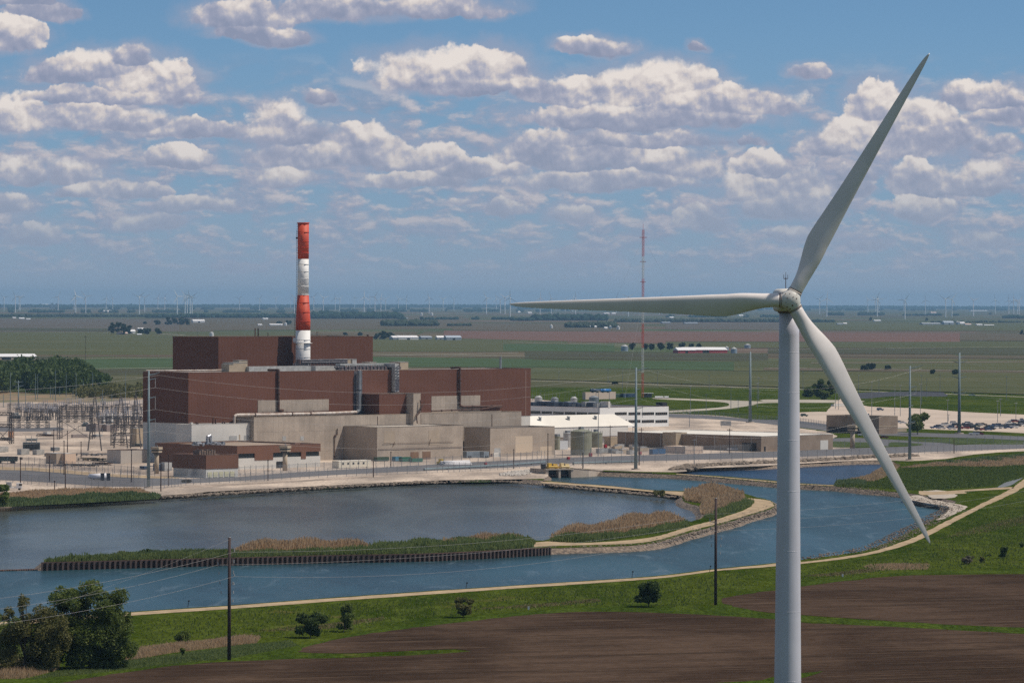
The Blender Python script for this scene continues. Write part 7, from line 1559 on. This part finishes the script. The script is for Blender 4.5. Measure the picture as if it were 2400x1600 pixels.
# ---------------------------------------------------------------- fences
def mat_fence():
    m = bpy.data.materials.new('chain_link'); m.use_nodes = True; g = NT(m.node_tree); nt = m.node_tree; b = nt.nodes['Principled BSDF']; out = nt.nodes['Material Output']
    b.inputs['Base Color'].default_value = (.24, .25, .27, 1); b.inputs['Roughness'].default_value = .5
    t = g.n('ShaderNodeBsdfTransparent'); mx = g.n('ShaderNodeMixShader'); mx.inputs[0].default_value = .20
    nt.links.new(t.outputs[0], mx.inputs[1]); nt.links.new(b.outputs[0], mx.inputs[2]); nt.links.new(mx.outputs[0], out.inputs[0]); return m
M_link = mat_fence()
def fence(pts, label, h=3.4, sp=9.0, z=0.0, r=.10):
    w = [G(x, y).xy for x, y in pts]; c = smooth(w, 3); o = thing('chain_link_fence', label, 'fence', (0, 0, 0), 0, 'security fences'); mb = MB()
    for a, b in zip(c, c[1:]): mb.add([(a.x, a.y, z), (b.x, b.y, z), (b.x, b.y, z + h), (a.x, a.y, z + h)], [(0, 1, 2, 3)])
    mb.build('mesh_fabric', M_link, o); rb = MB()
    for a, b in zip(c[::3], c[3::3]): rb.tube((a.x, a.y, z + h), (b.x, b.y, z + h), .05, None, 4); 
    rb.build('top_rail', M_steel, o)
    acc = 0; first = None
    for a, b in zip(c, c[1:]):
        acc += (b - a).length
        if acc >= sp:
            acc = 0
            if first is None:
                first = MB().tube((0, 0, 0), (0, 0, h), r, None, 6).tube((0, 0, h), (0, -.4, h + .6), r * .6, None, 5).build('post', M_steel, o); first.location = (b.x, b.y, z)
            else:
                q = first.copy(); COL.objects.link(q); q.parent = o; q.location = (b.x, b.y, z)
fence([(440, 1137), (600, 1128), (800, 1117), (1000, 1108.5), (1180, 1101)], 'inner stretch of wire fence along the road below the brown buildings', 3.4, 3.4)
fence([(1180, 1101), (1280, 1093), (1345, 1092), (1400, 1088)], 'short wire fence around the intake', 3.0, 4); fence([(1400, 1088), (1600, 1082), (1800, 1077), (1960, 1072)], 'wire fence along the road behind the blue pond', 3.4, 3.6)
fence([(1960, 1072), (2130, 1065), (2300, 1056), (2460, 1048)], 'wire fence running to the right edge above the marsh', 3.2, 4); fence([(440, 1120), (600, 1112), (800, 1101), (1000, 1091), (1180, 1082), (1280, 1074)], 'rear wire fence on the far side of the perimeter road', 3.4, 3.6)
fence([(1280, 1074), (1500, 1066.5), (1700, 1060), (1960, 1049)], 'rear wire fence before the tan warehouse', 3.4, 4); fence([(1960, 1049), (2130, 1044), (2460, 1033)], 'rear wire fence before the gatehouse lawns', 3.0, 5); fence([(-60, 1126), (0, 1129), (100, 1137), (200, 1143), (330, 1147), (440, 1137)], 'wire fence at the left above the dry grass', 3.6, 3.2)
fence([(-60, 1086), (60, 1090), (150, 1098), (260, 1108), (350, 1116), (440, 1120)], 'wire fence along the left gravel lane', 3.2, 4); fence([(-60, 1098), (60, 1103), (200, 1113), (330, 1123)], 'second wire fence on the left gravel lane', 3.0, 4)
fence([(-60, 1006), (140, 1006), (240, 1015)], 'wire fence in the middle of the switchyard', 2.6, 6); fence([(1560, 968), (1760, 982), (1860, 990), (1940, 1000)], 'wire fence behind the tan warehouse', 2.8, 6)
def ptube(pts, r, label, m, z=.6, name='ground_pipe'):
    w = [G(x, y) + Vector((0, 0, z)) for x, y in pts]; o = thing(name, label, 'pipe', (0, 0, 0)); MB().path(w, r, 8).build('pipe_run', m, o)
    mb = MB()
    for a, b in zip(w, w[1:]):
        n = max(1, int((b - a).length / 12))
        for i in range(n): c = a.lerp(b, i / n); mb.box(c.x - .3, c.y - .5, 0, c.x + .3, c.y + .5, z - r * .5)
    mb.build('support', M_dark, o)
ptube([(994, 1103.5), (1100, 1098), (1180, 1094), (1277, 1086.5)], .45, 'blue-grey pipe along the road left of the intake', M_pole, .8); ptube([(1343, 1089), (1420, 1087), (1495, 1085)], .45, 'blue-grey pipe along the road right of the intake', M_pole, .8)
ptube([(1440, 1050), (1396, 1047)], .3, 'white pipe from the green tanks to the yard', M_wpipe, 1.6) if 0 else None
# ---------------------------------------------------------------- vehicles
def car_proto(color, kind):
    o = thing('parked_car' if kind != 'pickup' else 'pickup_truck', 'x', 'car', (0, 0, -500), 0, None); L, Wd = (4.7, 1.85) if kind != 'pickup' else (5.6, 2.0)
    def prof(pts, w0, w1, zmid, name, m, sm=False):
        mb = MB(); n = len(pts); mb.v = [(x, -w0 / 2 if z < zmid else -w1 / 2, z) for x, z in pts] + [(x, w0 / 2 if z < zmid else w1 / 2, z) for x, z in pts]
        mb.f = [tuple(range(n)), tuple(range(n, 2 * n))[::-1]] + [(i, i + n, (i + 1) % n + n, (i + 1) % n) for i in range(n)]; return mb.build(name, m, o)
    if kind == 'sedan': body = [(-2.3, .3), (2.3, .3), (2.35, .65), (2.1, .85), (1.1, .95), (-1.5, .98), (-2.25, .92), (-2.35, .6)]; cab = [(1.0, .95), (.35, 1.42), (-.9, 1.44), (-1.7, .97)]
    elif kind == 'suv': body = [(-2.25, .35), (2.25, .35), (2.3, .85), (2.1, 1.0), (1.15, 1.08), (-2.2, 1.08), (-2.3, .7)]; cab = [(1.1, 1.08), (.55, 1.68), (-1.95, 1.72), (-2.2, 1.08)]
    else: body = [(-2.8, .45), (2.75, .45), (2.8, .9), (2.6, 1.08), (1.5, 1.12), (-2.78, 1.1)]; cab = [(1.5, 1.12), (.95, 1.75), (-.35, 1.76), (-.55, 1.12)]
    prof(body, Wd, Wd, 99, 'body', color); prof(cab, Wd * .94, Wd * .78, 1.2, 'window_band', M_glass)
    zc_ = max(z for x, z in cab); xs = [x for x, z in cab if z > zc_ - .06]; MB().box(min(xs), -Wd * .39, zc_ - .02, max(xs), Wd * .39, zc_ + .05).build('car_roof', color, o)
    for x in (-L * .3, L * .3):
        for y in (-Wd / 2 + .02, Wd / 2 - .22): MB().tube((x, y, .34), (x, y + .2, .34), .34, None, 12).build('wheel', M_dark, o)
    return o
CC = {'white': (.62, .62, .62), 'silver': (.36, .37, .39), 'dark blue': (.03, .06, .14), 'black': (.02, .02, .022), 'dark red': (.16, .02, .02), 'grey': (.14, .145, .155), 'blue': (.05, .16, .36), 'dark green': (.03, .06, .04)}
PROTO = {}
def car(x, y, col, kind, rz, label, group='cars in the car park'):
    key = (col, kind)
    if key not in PROTO: PROTO[key] = c = car_proto(mat('car_paint_' + col.replace(' ', '_'), CC[col], .28), kind)
    else: c = copy_tree(PROTO[key])
    c['label'] = label; c['category'] = 'car' if kind != 'pickup' else 'pickup truck'; c['group'] = group; c.location = G(x, y) + Vector((0, 0, .12)); c.rotation_euler = (0, 0, rz)
rr = random.Random(17); CX = [(1370, 290), (1420, 280), (1460, 262), (1490, 258), (1540, 285), (1560, 300), (1580, 240), (1600, 262), (1700, 295), (1740, 245), (1730, 290), (1800, 290), (1830, 270), (1860, 262), (1900, 255), (1850, 310), (1900, 310), (1950, 285), (1960, 310), (2000, 290), (2010, 270), (2060, 290), (2080, 265), (2120, 290), (2130, 270), (2180, 290), (2200, 270), (2240, 285), (2240, 262), (2190, 240), (2222, 215), (2255, 222), (2280, 268), (2320, 210), (2330, 240), (2352, 228), (1680, 262), (1770, 262), (1720, 268), (2160, 265), (2330, 265), (2395, 235), (2410, 265), (1985, 305), (1445, 295), (1640, 285)]
CX.sort(); cols = ['dark blue', 'dark red', 'silver', 'white', 'white', 'dark blue', 'silver', 'white', 'black', 'dark red', 'black', 'dark red', 'black', 'dark red', 'white', 'grey', 'black', 'dark green', 'black', 'silver', 'black', 'dark red', 'black', 'dark blue', 'black', 'blue', 'dark blue', 'white', 'dark blue', 'silver', 'black', 'white', 'dark blue', 'white', 'grey', 'silver', 'black', 'white', 'dark red', 'black', 'silver', 'black', 'white', 'dark blue', 'grey', 'black']
seen = {}
for (X, Y), c in zip(CX, cols):
    kd = rr.choice(['sedan', 'suv', 'suv', 'pickup']); seen[(c, kd)] = seen.get((c, kd), 0) + 1
    car(1900 + X / 4.704, 940 + (Y + 12) / 4.704, c, kd, rr.choice([.25, .3, .35, 3.4]) + rr.uniform(-.08, .08), '%s %s parked in the gravel car park, %s such from the left' % (c, kd if kd != 'suv' else 'tall estate car', ORD[seen[(c, kd)] - 1]))
car(2283, 1019, 'white', 'pickup', .1, 'white pickup truck driving on the access road below the car park', None); car(2296, 1019, 'dark red', 'suv', .1, 'dark red car right behind the white pickup on the access road', None); car(2023, 1022, 'white', 'pickup', 0, 'white pickup beside the guard tower at the gatehouse', None); car(2072, 1027, 'dark red', 'sedan', 0, 'dark red car in front of the gatehouse, right of the blade', None)
car(1718, 1056, 'white', 'pickup', .2, 'white pickup truck parked before the tan warehouse', None); car(2278, 928, 'white', 'pickup', -.1, 'white pickup alone on the country road', None); car(1902, 1050, 'black', 'pickup', .1, 'black truck parked at the right wall of the tan warehouse', None); car(2063, 962, 'dark blue', 'suv', .2, 'dark vehicle alone at the rear of the car park', None); car(2108, 991, 'silver', 'sedan', .1, 'silver car just right of the gatehouse', None); car(2116, 993, 'white', 'sedan', .1, 'white car right of the silver one by the gatehouse', None); car(1885, 976, 'dark green', 'suv', .2, 'dark green vehicle right of the turbine tower', None)
o = thing('white_truck', 'small white flatbed truck at the left edge above the dry grass', 'truck', G(31, 1148), .05)
MB().box(1.2, -1, .7, 3.2, 1, 2.6).box(-2.8, -1.1, .8, 1.1, 1.1, 1.1).build('cab', M_fw, o); MB().box(2.2, -1.02, 1.7, 3.25, 1.02, 2.4).build('window', M_glass, o); MB().box(-2.6, -1, 1.1, -.6, 1, 3.0).build('load', M_lgrey, o)
for x in (-1.8, 2.3):
    for y in (-1.0, .75): MB().tube((x, y, .45), (x, y + .25, .45), .45, None, 12).build('wheel', M_dark, o)
# small things on the grass
for x, y, lb in ((1239, 1430, 'small white marker post in the grass above the ploughed field'), (1975, 1353, 'small white marker post right of the tower above the upper field')):
    p = G(x, y); o = thing('marker_post', lb, 'marker post', p); MB().box(-.22, -.1, .2, .22, .1, .95).build('plate', M_fw, o); MB().tube((0, .12, 0), (0, .12, .9), .04).build('stake', M_steel, o)
for k, (x, y) in enumerate(((440, 1422), (1092, 1379), (1481, 1352), (1663, 1339))):
    o = thing('gauge_post', '%s short dark post on the near water edge, from the left' % ORD[k], 'post', G(x, y), 0, 'short posts on the near water edge'); MB().tube((0, 0, 0), (.25, 0, 1.5), .07).build('post', M_dark, o); MB().box(.05, -.1, 1.3, .45, .1, 1.6).build('head', M_dark, o)
o = thing('road_sign', 'grey board on posts on the road behind the tan warehouse', 'sign', G(1701, 1001)); MB().box(-3.0, 0, 1.0, 3.0, .2, 3.6).build('board', M_lgrey, o); MB().box(-2.5, .1, 0, -2.3, .3, 1).box(2.3, .1, 0, 2.5, .3, 1).build('posts', M_steel, o)
o = thing('lean_to_shelter', 'brown open shelter with pale roof beside the foot of the radio mast', 'shelter', G(1512, 931)); s = G(1512, 931).y / F
MB().box(-8 * s, 0, 9 * s, 20 * s, 6, 10 * s).build('roof', M_fr, o); MB().box(-2 * s, 2, 0, 16 * s, 5.5, 9 * s).build('back_wall', mat('mauve_block', (.24, .20, .19)), o); MB().box(-7.5 * s, .3, 0, -7 * s, .8, 9 * s).box(19 * s, .3, 0, 19.5 * s, .8, 9 * s).build('post', M_steel, o)
for k, (x, w) in enumerate(((1545, 20), (1562, 10))):
    o = thing('white_bundle', '%s white wrapped bundle right of the shelter' % ('long', 'short')[k], 'bundle', G(x, 933)); s = G(x, 933).y / F; MB().tube((-w * s / 2, 0, .7), (w * s / 2, 0, .7), .8, None, 10).build('wrap', M_fw, o); MB().box(-w * s * .3, -.6, 0, w * s * .3, .6, .2).build('pallet', M_rust, o)
# ---------------------------------------------------------------- the air
hz = MB().box(-R - 800, -R - 800, -4, R + 800, R + 800, 150)
hm = bpy.data.materials.new('haze'); hm.use_nodes = True; nt = hm.node_tree; nt.nodes.clear()
ho = nt.nodes.new('ShaderNodeOutputMaterial'); hv = nt.nodes.new('ShaderNodeVolumePrincipled')
hv.inputs['Color'].default_value = (.40, .70, 1.0, 1); hv.inputs['Density'].default_value = 1.0 / 42000; hv.inputs['Anisotropy'].default_value = .2
nt.links.new(hv.outputs[0], ho.inputs['Volume'])
hz = hz.build('haze', hm); hz['kind'] = 'stuff'; hz['label'] = 'thin blue haze over the plain'; hz['category'] = 'haze'
S.cycles.volume_bounces = 0; S.cycles.max_bounces = 6; S.cycles.transparent_max_bounces = 24
